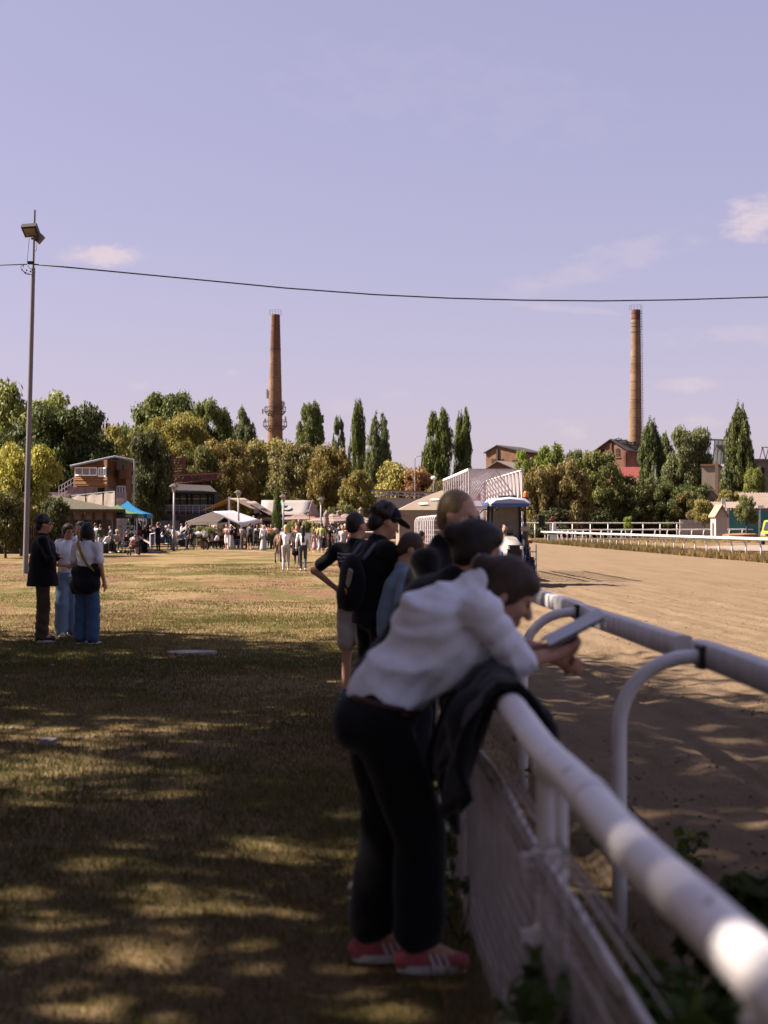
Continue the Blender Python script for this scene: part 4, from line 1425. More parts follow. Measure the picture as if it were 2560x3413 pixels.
# wire netting below the middle rail
mb = MB()
zz = [0.10 + 0.70 * i / 12 for i in range(13)]
for i, z in enumerate(zz):
    mb.tube([Vector((-0.028 + 0.006 * math.sin(y * 3 + z * 9), y, z)) for y in np.arange(1.2, 13, 0.5)], 0.0022, 4, cap=False)
for y in np.arange(1.25, 13, 0.018):
    jx = 0.004 * math.sin(y * 23)
    mb.tube([Vector((-0.028 + jx, y, 0.06)), Vector((-0.030 - jx, y + 0.01, 0.82))], 0.0016, 3, cap=False)
nt_ = mb.build('wire_netting', mat('netting_wire', (0.50, 0.45, 0.42), 0.5, (0.30, 0.23, 0.18), 12, 0.8, metallic=0.2), t)
tag(nt_, kind='stuff')
# short stretch of rolled netting leaning on the middle rail
mb = MB()
for i in range(16):
    y = 3.0 + i * 0.11
    mb.tube([Vector((0.0 + 0.05 * math.sin(q), y + 0.01 * q, ZM - 0.03 + 0.09 * math.cos(q))) for q in np.linspace(-1.9, 1.5, 6)], 0.0028, 4, cap=False)
for q in np.linspace(-1.9, 1.5, 5):
    mb.tube([Vector((0.05 * math.sin(q), y, ZM - 0.03 + 0.09 * math.cos(q))) for y in np.linspace(2.6, 5.0, 8)], 0.0028, 4, cap=False)
tag(mb.build('netting_roll', MATS['netting_wire'], t), kind='stuff')

# running rail with swan-neck posts
XR, ZRR = 1.60, 1.115
t = thing('running_rail', 'white racecourse running rail on curved swan neck posts beside the track', 'rail', (XR, 0, 0))
def rail_profile(ys, h=0.056, w=0.045, mats=M_RAIL):
    mb = MB()
    n = 12
    prof = [(math.cos(6.283 * k / n), math.sin(6.283 * k / n)) for k in range(n)]
    prof = [(math.copysign(abs(c) ** 0.45, c) * w, math.copysign(abs(s_) ** 0.45, s_) * h) for c, s_ in prof]
    vs_, fs = [], []
    for y in ys:
        for (a, b) in prof:
            vs_.append((a + 0.5 * wob(y * .7), y, ZRR + b + 0.8 * wob(y * 0.8)))
    for i in range(len(ys) - 1):
        for k in range(n):
            fs.append((i * n + k, (i + 1) * n + k, (i + 1) * n + (k + 1) % n, i * n + (k + 1) % n))
    fs.append(tuple(range(n)))
    fs.append(tuple(reversed([(len(ys) - 1) * n + k for k in range(n)])))
    return mb.add(vs_, fs)
M_RRAIL = mat('grubby_dapple_white_rail', (0.66, 0.63, 0.63), 0.5, (0.33, 0.30, 0.30), 5, 0.9, stretch=(1, 3, .6), bump=0.001, bscale=30, chips=9)  # besides grime, the patches across it stand in for dappled light
for a, b in ((0.5, 6.5), (6.52, 12.5), (12.52, 18.6)):
    rail_profile(np.arange(a, b, 0.25)).build('rail_section', M_RRAIL, t, smooth=True)
arc = [Vector((-0.40, 0, -0.1)), Vector((-0.40, 0, 0.45)), Vector((-0.40, 0, 0.80))]
for q in np.linspace(0, 90, 9):
    arc.append(Vector((-0.40 + 0.30 * (1 - math.cos(R(q))), 0, 0.82 + 0.30 * math.sin(R(q)))))
arc += [Vector((0.0, 0, 1.125))]
me_post = MB().tube(arc, 0.031, 14).mesh('post', M_WHITE, smooth='all')
me_brk = MB().box((-0.052, 0, 1.12), (0.024, 0.09, 0.10)).mesh('bracket', M_DARKSTEEL)
for y in (3.0, 6.0, 9.1, 12.1, 15.1, 18.2):
    p = inst('post', me_post, t, (0, y, 0))
    inst('bracket', me_brk, p)

# ------------------------------------------------------------------ rails of the infield and the far bend
def far_rail(label, pts, spacing, h, rr, hook, m_rail=M_WHITE, name='running_rail', base=0.0, pr=0.03):
    pts = [Vector(p) for p in pts]
    t = thing(name, label, 'rail', pts[0])
    o = pts[0].copy()
    # resample
    seg, acc = [pts[0]], 0.0
    dense = []
    for a, b in zip(pts[:-1], pts[1:]):
        n = max(2, int((b - a).length / 0.5))
        dense += [a.lerp(b, i / n) for i in range(n)]
    dense.append(pts[-1])
    MB().tube([p - o + Vector((0, 0, h)) for p in dense[::4] + [dense[-1]]], rr, 8).build('rail', m_rail, t, smooth='all')
    # swan-neck post: hook is the sideways reach
    d0 = 0.0
    last = None
    arc = [Vector((hook, 0, base)), Vector((hook, 0, h * 0.62))] + \
          [Vector((hook * math.cos(R(q)), 0, h * 0.66 + h * 0.34 * math.sin(R(q)))) for q in (30, 60, 90)]
    me = MB().tube(arc if abs(hook) > 0.01 else [Vector((0, 0, base)), Vector((0, 0, h))], pr, 6).mesh('post', M_WHITE, smooth='all')
    for i, p in enumerate(dense):
        if last is None or (p - last).length >= spacing:
            last = p
            q = dense[min(i + 1, len(dense) - 1)] - dense[max(0, i - 1)]
            inst('post', me, t, p - o, math.atan2(q.y, q.x) - math.pi / 2)
    return t
M_BRIGHT = mat('fresh_white_rail', (0.46, 0.44, 0.42), 0.45, (0.4, 0.375, 0.35), 4, 0.6)
far_rail('thick white infield rail along the far side of the sand track', [(20.0, 55, 0), (20.0, 80, 0), (20.0, 110, 0), (20.05, 132, 0), (20.3, 140, 0), (21.2, 146, 0)],
         2.3, 1.02, 0.085, 0.35, M_BRIGHT, pr=0.045)
far_rail('thinner white rail curving away behind the infield rail', [(21.5, 141, 0), (22.5, 147, 0), (25, 154, 0), (29, 160, 0), (36, 167, 0), (46, 173, 0), (54, 177, 0), (64, 181, 0)],
         1.9, 1.15, 0.075, -0.3, M_WHITE, pr=0.06)
far_rail('faded outer rail in the shade of the far trees', [(18, 165, 0), (24, 168, 0), (34, 175, 0), (45, 182, 0)], 3.0, 1.95, 0.075, 0.0, M_WHITE_OLD, pr=0.05)
far_rail('white plank fence between the tents and the starting gate', [(-4, 116, 0), (4, 116, 0), (9.5, 118, 0), (15.5, 140, 0), (24, 200, 0)], 2.6, 1.1, 0.06, 0.0, M_WHITE_OLD, name='paddock_fence', pr=0.05)

# finish post with red ring, white posts, box
g = GX(1843, 136)
t = thing('ring_post', 'white post topped by a red ring at the end of the infield rail', 'post', (g.x, 136, 0))
kk = FPX / 136
MB().tube([(0, 0, -.1), (0, 0, 1.9)], 0.06, 8).build('post', M_WHITE, t)
mb = MB()
cz = CAM.z + (1750 - 1728) / kk
ring = [Vector((0.17 * math.cos(a), 0, cz + 0.17 * math.sin(a))) for a in np.linspace(0, 6.283, 20)]
mb.tube(ring, 0.04, 8, cap=False).build('red_ring', mat('red_ring', (0.45, 0.02, 0.03), 0.5), t, smooth='all')
for px, h, m_, lab in ((1829, 1.75, M_DARKSTEEL, 'dark stake left of the red ring post'), (1834, 1.70, M_WHITE_OLD, 'broad white board standing left of the red ring post'),
                       (1847, 1.75, M_WHITE, 'thin white stake right of the red ring post'), (1852, 1.72, M_WHITE_OLD, 'thin grey stake farthest right of the red ring post')):
    g = GX(px, 137)
    mb = MB().prism([(-.06 if 'broad' not in lab else -.16, 0, -.1), (.06 if 'broad' not in lab else .16, 0, -.1), (.06 if 'broad' not in lab else .16, 0, h), (0, 0, h + .1), (-.06 if 'broad' not in lab else -.16, 0, h)], (0, .08, 0))
    tag(mb.build('stake', m_, loc=(g.x, 137, 0)), lab, 'stake')
g = GX(1838, 131)
t = thing('drinks_box', 'green and white crate at the end of the infield rail', 'box', (g.x, 131, 0))
MB().box((0.05, 0, 0.42), (0.75, 0.4, 0.84)).build('body', M_WHITE, t)
MB().box((-0.28, -0.21, 0.42), (0.18, 0.03, 0.7)).build('green_panel', mat('green_panel', (0.10, 0.34, 0.06), 0.6), t)
MB().box((0.05, 0, 0.9), (0.85, 0.5, 0.12)).build('lid', M_DARKSTEEL, t)

# ================================================================== starting gate and tractor
GY0, GX0, GX1 = 42.0, 3.94, 5.52           # near end; left and right top corners
NST, SP = 12, 0.90
t = thing('starting_gate', 'white twelve stall starting gate towed along the sand track', 'starting gate', (GX0, GY0, 0))
W = GX1 - GX0
M_GATE = mat('gate_white', (0.56, 0.51, 0.52), 0.5, (0.48, 0.43, 0.43), 4, 0.8)
ZT, ZB, ZL = 3.33, 2.22, 0.55
me_up = MB().box((0, 0, (ZT + 0.35) / 2), (0.036, 0.07, ZT - 0.35)).mesh('upright', M_GATE)
me_cross = MB().bar((0, 0, ZT), (W, 0, ZT), 0.045).mesh('crossbar', M_GATE)
me_lower = MB().bar((0, 0, ZB), (W, 0, ZB), 0.05).mesh('crossbar', M_GATE)
me_brace = MB().bar((0, 0.03, ZB), (W / 2, 0.03, ZT), 0.035).mesh('brace', M_GATE)
me_brace2 = MB().bar((W / 2, 0.03, ZT), (W, 0.03, ZB), 0.035).mesh('brace', M_GATE)
me_latch = MB().box((-0.05, 0, ZB - 0.02), (0.16, 0.10, 0.07)).box((-0.14, 0.0, ZB), (0.1, 0.05, 0.05)).mesh('latch', M_RUST)
# stall gate: tall rounded barred leaf standing open at the left
gl = MB()
gw, gz0, gz1 = 1.0, 0.32, 1.98
out = [Vector((0, 0, gz0)), Vector((-gw + .12, 0, gz0)), Vector((-gw, 0, gz0 + .12)), Vector((-gw, 0, gz1 - .16)), Vector((-gw + .05, 0, gz1 - .05)), Vector((-gw + .16, 0, gz1)), Vector((0, 0, gz1))]
gl.tube(out, 0.016, 8)
for q in range(5):
    z = gz1 - 0.14 - 0.16 * q
    gl.bar((-gw, 0, z), (0, 0, z), 0.010)
gl.bar((-gw, 0, 1.05), (0, 0, 1.05), 0.03)
me_leaf = gl.mesh('stall_leaf', M_GATE, smooth=True)
me_hinge = MB().box((-gw - 0.04, 0, 1.05), (0.12, 0.08, 0.07)).box((-gw + .06, 0, 1.0), (0.06, 0.05, 0.12)).mesh('hinge', M_RUST)
me_pad = MB().box((W / 2, 0, 1.2), (W - 0.2, 0.08, 0.9)).mesh('stall_pad', mat('stall_pad', (0.42, 0.36, 0.33), 0.8, (0.33, 0.22, 0.2), 3, 0.8))
for i in range(NST):
    y = i * SP
    for x in (0, W):
        inst('upright', me_up, t, (x, y, 0))
    inst('crossbar', me_cross, t, (0, y, 0))
    inst('crossbar', me_lower, t, (0, y, 0))
    inst('brace', me_brace, t, (0, y, 0))
    inst('brace', me_brace2, t, (0, y, 0))
    inst('latch', me_latch, t, (0, y, 0))
    lf = inst('stall_leaf', me_leaf, t, (-0.05, y + 0.1, 0))
    inst('hinge', me_hinge, lf)
    if i > 1:
        inst('stall_pad', me_pad, t, (0, y, 0))
L_ = (NST - 1) * SP
for x in (0, W):
    for z in (ZT + 0.002, ZB + 0.002, 0.78):
        MB().bar((x, -0.02, z), (x, L_ + .02, z), 0.07).build('long_rail', M_GATE, t)
mb = MB()
for i in range(NST - 1):
    y = i * SP
    mb.bar((W, y, ZB), (W, y + SP / 2, ZT), 0.045)
    mb.bar((W, y + SP / 2, ZT), (W, y + SP, ZB), 0.045)
mb.build('side_lattice', M_GATE, t)
MB().bar((0.45, 8.4, 2.75), (1.2, 8.42, 2.75), 0.02, 0.4).build('number_banner', mat('red_white_banner', (0.62, 0.5, 0.5), 0.7, (0.4, 0.06, 0.07), 2.2, 0.4), t)
for x in (0.05, W - 0.05):
    for y in (0.7, L_ - 0.7):
        MB().lathe((0, 0, 0), [(0.12, -.09), (0.33, -.09), (0.36, -.05), (0.36, .05), (0.33, .09), (0.12, .09)], 20).build('wheel', M_BLACK, t, loc=(x, y, 0.36)).rotation_euler = (0, R(90), 0)
MB().bar((W / 2, -1.6, 0.62), (W / 2, 0, 0.62), 0.12).build('tow_bar', M_DARKSTEEL, t)
MB().box((W / 2, L_ / 2, 0.62), (W, L_, 0.10)).build('chassis', M_GATE, t)

# tractor, facing the camera
TX, TY = 4.77, 39.2
t = thing('tractor', 'blue compact tractor with cab towing the starting gate towards the camera', 'tractor', (TX, TY, 0))
M_BLUE = mat('tractor_blue', (0.035, 0.10, 0.32), 0.35, (0.03, 0.085, 0.27), 4, 0.6, spec=0.5)
M_ROOF = mat('tractor_roof', (0.42, 0.45, 0.55), 0.4, (0.36, 0.39, 0.48), 3, 0.6)
def wheel(parent, x, y, r, w, name='wheel'):
    tyre = MB().lathe((0, 0, 0), [(r * .55, -w / 2), (r * .9, -w / 2), (r, -w * .36), (r, w * .36), (r * .9, w / 2), (r * .55, w / 2)], 28)
    for i in range(22):
        a = 6.283 * i / 22
        tyre.bar((r * math.cos(a), r * math.sin(a), 0), (r * math.cos(a + .12), r * math.sin(a + .12), w * .48 * (1 if i % 2 else -1)), 0.05, 0.06)
    o = tyre.build(name, M_BLACK, parent, loc=(x, y, r))
    o.rotation_euler = (0, R(90), 0)
    rim = MB().lathe((0, 0, 0), [(0.05, -w * .3), (r * .5, -w * .3), (r * .56, -w * .5), (r * .56, w * .5), (r * .5, w * .3), (0.05, w * .3)], 20).build('rim', mat('rim_grey', (0.45, 0.42, 0.38), 0.5), o)
    return o
for x in (-0.58, 0.58):
    wheel(t, x, 0.75, 0.58, 0.36, 'rear_wheel')
    wheel(t, x * 0.9, -1.05, 0.40, 0.24, 'front_wheel')
hood = MB()
prof = [(-0.30, 0.62), (-0.34, 1.0), (-0.30, 1.22), (-0.16, 1.36), (0.16, 1.36), (0.30, 1.22), (0.34, 1.0), (0.30, 0.62)]
n = len(prof)
vs_ = []
for (y, sc_, dz) in ((0.15, 1.0, 0.02), (-0.7, 0.97, 0.0), (-1.28, 0.9, -0.05), (-1.45, 0.78, -0.10)):
    vs_ += [(x * sc_, y, 0.62 + (z - 0.62) * sc_ + dz) for x, z in prof]
fs = []
for i in range(3):
    for k in range(n):
        fs.append((i * n + k, i * n + (k + 1) % n, (i + 1) * n + (k + 1) % n, (i + 1) * n + k))
fs += [tuple(reversed(range(n))), tuple(3 * n + k for k in range(n))]
hood.add(vs_, fs)
hd = hood.build('hood', mat('hood_cream', (0.34, 0.31, 0.30), 0.35, (0.28, 0.25, 0.24), 3, .6), t, smooth=True)
MB().box((0, -1.43, 0.95), (0.42, 0.06, 0.40)).build('grille', M_BLACK, hd)
for x in (-0.2, 0.2):
    MB().lathe((x, -1.41, 1.08), [(0.02, -0.05), (0.07, -0.04), (0.07, .04), (0.02, .05)], 12).build('headlight', M_WHITE, hd)
for sg in (-1, 1):
    MB().box((sg * 0.345, -0.5, 0.80), (0.02, 1.1, 0.34)).build('side_panel', M_BLUE, hd)
MB().box((0, -0.3, 0.55), (0.5, 2.4, 0.32)).build('chassis', M_DARKSTEEL, t)
# cab
for sg in (-1, 1):
    mb = MB().bar((sg * 0.56, 0.10, 0.85), (sg * 0.52, 0.02, 2.22), 0.07)
    mb.build('cab_pillar', M_BLACK, t)
    MB().bar((sg * 0.56, 1.15, 0.9), (sg * 0.52, 1.1, 2.22), 0.07).build('cab_pillar', M_BLACK, t)
    fdr = MB()
    arcp = [Vector((sg * 0.58, 0.75 + 0.66 * math.cos(a), 0.58 + 0.66 * math.sin(a))) for a in np.linspace(0.15, math.pi - 0.15, 9)]
    for a_, b_ in zip(arcp[:-1], arcp[1:]):
        fdr.bar(a_, b_, 0.40, 0.04, up=(1, 0, 0.01))
    fdr.build('mudguard', M_BLUE, t)
    MB().box((sg * 0.72, 0.2, 1.22), (0.14, 0.06, 0.09)).build('indicator_light', mat('amber_lens', (0.5, 0.12, 0.02), 0.3), t)
MB().box((0, 1.16, 1.7), (1.04, 0.03, 1.0)).build('rear_window', mat('dusty_window', (0.30, 0.27, 0.22), 0.5), t)
MB().box((0, 0.95, 1.0), (1.06, 0.3, 0.3)).build('rear_deck', M_BLUE, t)
rf = MB()
rp = [(-0.66, 2.22), (-0.70, 2.30), (-0.52, 2.42), (0, 2.47), (0.52, 2.42), (0.70, 2.30), (0.66, 2.22)]
n = len(rp)
vs_ = []
for (y, sc_, dz) in ((-0.38, 0.86, -0.03), (-0.25, 0.97, 0.0), (1.05, 1.0, 0.0), (1.25, 0.9, -0.03)):
    vs_ += [(x * sc_, y, 2.22 + (z - 2.22) * sc_ + dz) for x, z in rp]
fs = []
for i in range(3):
    for k in range(n):
        fs.append((i * n + k, i * n + (k + 1) % n, (i + 1) * n + (k + 1) % n, (i + 1) * n + k))
fs += [tuple(reversed(range(n))), tuple(3 * n + k for k in range(n))]
ro = rf.add(vs_, fs).build('cab_roof', M_ROOF, t, smooth=True)
mb = MB()
for sg in (-1, 1):
    mb.bar((sg * 0.68, -0.25, 2.275), (sg * 0.70, 1.1, 2.275), 0.03, 0.085)
mb.bar((-0.60, -0.40, 2.235), (0.60, -0.40, 2.235), 0.03, 0.085)
mb.build('roof_trim', M_BLUE, ro)
MB().lathe((-0.02, 0.1, 2.44), [(0.30, 0), (0.30, 0.045), (0.24, 0.06), (0.05, 0.06)], 24).build('roof_hatch', M_BLACK, ro).scale = (1, .7, 1)
bc = MB().lathe((0.56, 0.05, 2.40), [(0.07, 0), (0.07, 0.06), (0.05, 0.06)], 14).build('beacon_base', M_BLACK, ro)
MB().lathe((0.56, 0.05, 2.46), [(0.085, 0), (0.085, 0.11), (0.06, 0.15), (0.01, 0.16)], 14).build('beacon_lens', mat('beacon_orange', (0.7, 0.16, 0.02), 0.3), bc, smooth=True)
for x in (-0.42, 0.40):
    MB().lathe((x, -0.36, 2.13), [(0.02, -.07), (0.08, -.05), (0.09, 0.03), (0.03, 0.08)], 12).build('work_light', M_DARKSTEEL, t)
ex = MB().tube([(0.50, -0.25, 0.9), (0.50, -0.25, 1.75)], 0.045, 10)
ex.tube([(0.50, -0.25, 1.05), (0.50, -0.25, 1.5)], 0.085, 12)
ex.build('exhaust', M_DARKSTEEL, t, smooth=True)
MB().lathe((0.50, -0.25, 1.55), [(0.06, -.05), (0.14, -.03), (0.15, .06), (0.10, .10)], 14).build('air_cleaner', mat('air_cleaner', (0.40, 0.36, 0.30), 0.6), t, smooth=True)
MB().tube([(0.52, 0.02, 2.1), (0.72, -0.12, 2.12), (0.95, -0.12, 2.08), (1.02, -0.12, 1.95)], 0.016, 6).build('mirror_arm', M_BLACK, t)
MB().box((1.04, -0.12, 1.80), (0.19, 0.05, 0.30)).build('mirror', M_BLACK, t)
MB().tube([(-0.52, 0.02, 2.1), (-0.8, -0.12, 2.12), (-1.0, -0.12, 1.95)], 0.016, 6).build('mirror_arm', M_BLACK, t)
MB().box((-1.02, -0.12, 1.80), (0.19, 0.05, 0.30)).build('mirror', M_BLACK, t)
MB().tube([Vector((0.19 * math.cos(a), -0.02 + .07 * math.sin(a), 1.37 + 0.17 * math.sin(a))) for a in np.linspace(0, 6.283, 20)], 0.018, 6, cap=False).build('steering_wheel', M_BLACK, t, smooth='all')
MB().box((0, 0.72, 1.12), (0.5, 0.12, 0.7)).box((0, 0.5, 0.82), (0.5, 0.45, 0.14)).build('seat', M_BLACK, t)
MB().tube([(0.58, -0.3, 1.15), (0.60, -0.32, 0.75), (0.64, -0.25, .45)], 0.02, 6).build('hand_rail', M_BLACK, t)
mb = MB()
for i in range(4):
    mb.bar((0.62, -0.15, 0.35 + .2 * i), (0.86, -0.15, 0.35 + .2 * i), 0.04)
for x in (.62, .86):
    mb.bar((x, -0.15, 0.3), (x, -0.15, 1.15), 0.04)
mb.build('step_ladder', M_WHITE, t)
t.scale = (0.87, 0.95, 1.0)
# ================================================================== left venue: pavilion, tower, tents
def kz(py, Y):
    return CAM.z + (1750 - py) * Y / FPX

# --- mossy roofed pavilion
Yv = 86.0
xr, xl = GX(384, Yv).x, GX(-180, Yv).x
W = xr - xl
t = thing('pavilion', 'low glazed pavilion with a mossy hipped roof at the left', 'building', (xr - math.cos(R(9.5)) * W / 2, Yv - math.sin(R(9.5)) * W / 2, 0), R(9.5))
M_MOSS = mat('mossy_roof', (0.060, 0.062, 0.034), 0.95, (0.10, 0.082, 0.052), 3, 0.9, bump=0.05, bscale=9)
M_BRWOOD = mat('brown_wood', (0.10, 0.055, 0.04), 0.8, (0.065, 0.035, 0.026), 5, 0.8)
ez, rzz, dp = 2.60, 3.85, 10.0
ov = 0.55
a = [Vector((-W / 2 - ov, -ov, ez)), Vector((W / 2 + ov, -ov, ez)), Vector((W / 2 + ov, dp + ov, ez)), Vector((-W / 2 - ov, dp + ov, ez))]
r1, r2 = Vector((W / 2 - dp / 2, dp / 2, rzz)), Vector((-W / 2 + dp / 2, dp / 2, rzz))
rf = MB().add(a + [r1, r2], [(0, 1, 4, 5), (1, 2, 4), (2, 3, 5, 4), (3, 0, 5), (3, 2, 1, 0)]).build('roof', M_MOSS, t)
mb = MB()
for p, q in ((a[0], a[1]), (a[1], a[2])):
    mb.bar(p - Vector((0, 0, .06)), q - Vector((0, 0, .06)), 0.10, 0.20)
mb.build('fascia', M_BRWOOD, rf)
n = 16
M_PANE = glass_mat('pavilion_glass_reflection', (0.46, 0.42, 0.33), 0.15)  # pale base colour stands in for the bright field reflected in the panes
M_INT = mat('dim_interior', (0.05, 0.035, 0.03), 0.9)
for i in range(n + 1):
    x = -W / 2 + W * i / n
    MB().box((x, 0.0, ez / 2), (0.16, 0.16, ez)).build('post', M_BRWOOD, t)
rr = random.Random(3)
for i in range(n):
    x0, x1 = -W / 2 + W * i / n, -W / 2 + W * (i + 1) / n
    MB().box(((x0 + x1) / 2, 0.04, 2.25), (x1 - x0 - .17, 0.06, 0.5)).build('panel', mat('faded_board', (0.26, 0.19, 0.165), 0.85, (0.19, 0.135, 0.12), 5, 0.8), t)
    MB().box(((x0 + x1) / 2, 0.04, 0.45), (x1 - x0 - .17, 0.06, 0.9)).build('panel', M_BRWOOD, t)
    m_ = 4
    for j in range(m_):
        xa, xb = x0 + .09 + (x1 - x0 - .18) * j / m_, x0 + .09 + (x1 - x0 - .18) * (j + 1) / m_
        if rr.random() < 0.85:
            MB().box(((xa + xb) / 2, 0.05, 1.45), (xb - xa - 0.09, 0.02, 1.08)).build('pane', M_PANE, t)
        MB().box((xb - .02, 0.0, 1.45), (0.05, 0.08, 1.1)).build('mullion', M_BRWOOD, t)
MB().box((0, 5, 1.2), (W - .5, 8, 2.3)).build('interior', M_INT, t)
mb = MB()
for i in range(6):
    MB().box((W / 2, 1 + i * 1.6, ez / 2), (0.16, 0.16, ez)).build('post', M_BRWOOD, t)
pass

# --- terrace behind it, tarp screen, concrete stand
M_PINKC = mat('pinkish_concrete', (0.42, 0.34, 0.32), 0.9, (0.30, 0.235, 0.22), 1.2, 0.8, bump=0.01, bscale=8)
a, b = GX(120, 107), GX(392, 107)
t = thing('grandstand', 'pale stepped concrete stand below the wooden judges tower', 'stand', ((a.x + b.x) / 2, 107, 0))
W = b.x - a.x
for i in range(6):
    MB().box((-0.02 * i, 1.0 + i * 0.8, (2.0 + 0.45 * i) / 2), (W, 0.79, 2.0 + 0.45 * i)).build('step', M_PINKC, t)
mb = MB()
pa = [P(px, py, 108.5) - Vector(t.location) for px, py in ((196, 1622), (246, 1592))]
for dz in (0, -0.35, -0.7):
    mb.bar(pa[0] + Vector((0, 0, dz)), pa[1] + Vector((0, 0, dz)), 0.06)
for f in np.linspace(0, 1, 6):
    p = pa[0].lerp(pa[1], f)
    mb.bar(p, p - Vector((0, 0, 1.2)), 0.05)
mb.build('stair_railing', M_WHITE_OLD, t)
MB().prism([pa[0] - Vector((0, 0, 2.2)), pa[0] - Vector((0, 0, 1.1)), pa[1] - Vector((0, 0, 1.1)), pa[1] - Vector((0, 0, 1.6))], (0, 1.0, 0)).build('stair_flight', M_PINKC, t)
MB().box(P(275, 1634, 106.3) - Vector(t.location), (2.2, 0.1, 0.5)).build('graffiti_wall', mat('graffiti_wall', (0.40, 0.27, 0.25), 0.9, (0.16, 0.10, 0.11), 3, 0.5), t)
M_TARP = mat('cream_tarp', (0.36, 0.305, 0.265), 0.7, (0.31, 0.26, 0.22), 2, 0.7, bump=0.05, bscale=2, trans=0.25)
t = thing('tarp_screen', 'cream tarpaulin screen on dark posts above the mossy roof', 'screen', (GX(310, 102).x, 102, 0))
cols = [236, 286, 344, 385]
def tY(px):
    return 105.0 - 5.5 * (px - 236) / 149
tops = [1653, 1649, 1642, 1638]
for i in range(3):
    p0, p1 = P(cols[i], tops[i], tY(cols[i])), P(cols[i + 1], tops[i + 1], tY(cols[i + 1]))
    g = []
    for z in range(6):
        row = []
        for x in range(9):
            p = p0.lerp(p1, x / 8) - Vector(t.location)
            p.z -= 0.02 + z * 0.36 - 0.05 * math.sin(x / 8 * math.pi) * (1 - z / 6)
            p.y += 0.06 * math.sin(x * 1.1 + z * .8 + i)
            row.append(p)
        g.append(row)
    mb = MB()
    N = [q for r_ in g for q in r_]
    fs = [(r_ * 9 + c, r_ * 9 + c + 1, (r_ + 1) * 9 + c + 1, (r_ + 1) * 9 + c) for r_ in range(5) for c in range(8)]
    mb.add(N, fs)
    back = [q + Vector((0, .015, 0)) for q in N]
    mb.add(back, [tuple(reversed(f)) for f in fs])
    mb.build('tarpaulin', M_TARP, t, smooth='all')
for c_, tp in zip(cols, tops):
    p = P(c_, tp, tY(c_)) - Vector(t.location)
    MB().bar((p.x, p.y - .08, 0), (p.x, p.y - .08, p.z + 0.05), 0.07).build('post', M_DARKSTEEL, t)
MB().bar(P(236, 1652, tY(236)) - Vector(t.location), P(385, 1637, tY(385)) - Vector(t.location), 0.05).build('top_rail', M_STEEL, t)

# --- wooden judges' tower
Yj = 112.0
o_ = GX(330, Yj)
t = thing('judges_tower', 'two storey wooden judges tower with a slanted tin roof', 'tower', (o_.x, Yj, 0))
def jp(px, py, dy=0.0):
    return P(px, py, Yj + dy) - Vector((o_.x, Yj, 0))
M_OCHRE = mat('ochre_plank', (0.26, 0.125, 0.035), 0.7, (0.20, 0.09, 0.026), 6, 0.8, stretch=(.3, 1, 3), bump=0.004, bscale=20)
M_REDWD = mat('red_brown_plank', (0.155, 0.06, 0.030), 0.75, (0.11, 0.042, 0.022), 6, 0.8, stretch=(.3, 1, 3))
M_PLY = mat('brown_ply', (0.175, 0.085, 0.035), 0.75, (0.13, 0.06, 0.025), 4, 0.8)
def jk(px):
    # plan of the tower: the left face turns to the left, the next one away to the right
    return 1.6 - 2.8 * (px - 246) / 111 if px < 357 else (-1.2 + 2.2 * (px - 357) / 31 if px < 388 else 0.9)
def jbox(px0, px1, py0, py1, dy0, dy1, name, m, parent=t):
    k0, k1 = jk(px0 + .01), jk(px1 - .01)
    q = [jp(px0, py1, dy0 + k0), jp(px1, py1, dy0 + k1), jp(px1, py0, dy0 + k1), jp(px0, py0, dy0 + k0)]
    return MB().prism(q, (0, dy1 - dy0, 0)).build(name, m, parent)
jbox(247, 356, 1585, 1622, 0, 3.2, 'lower_wall', M_REDWD)
py = 1590.0
for i in range(5):
    jbox(246, 357, py + i * 5.9, py + i * 5.9 + 4.3, -0.10 - .10 * (i % 2), 0.02, 'plank', M_OCHRE)
# upper wall follows the slanted roof
wa, wb = jp(247, 1589), jp(328, 1589)
MB().prism([jp(247, 1590, jk(247)), jp(356.9, 1590, jk(356.9)), jp(356.9, 1532, jk(356.9)), jp(247, 1553, jk(247))], (0, 2.0, 0)).build('upper_wall', M_REDWD, t)
jbox(357, 388, 1588, 1624, -0.05, 3.0, 'wall_panel', M_PLY)
jbox(357, 388, 1534, 1588, 0.0, 2.0, 'wall_panel', M_REDWD)
jbox(388, 420, 1540, 1700, 0.3, 3.4, 'stair_tower', M_PLY)
jbox(389, 418, 1534, 1566, 0.2, 0.35, 'open_bay', mat('bay_wall', (0.42, 0.36, 0.34), 0.85))
jbox(398, 431, 1565, 1596, -0.9, 0.28, 'balcony', M_REDWD)
jbox(420, 431, 1566, 1595, -0.93, -0.89, 'balcony_panel', M_PLY)
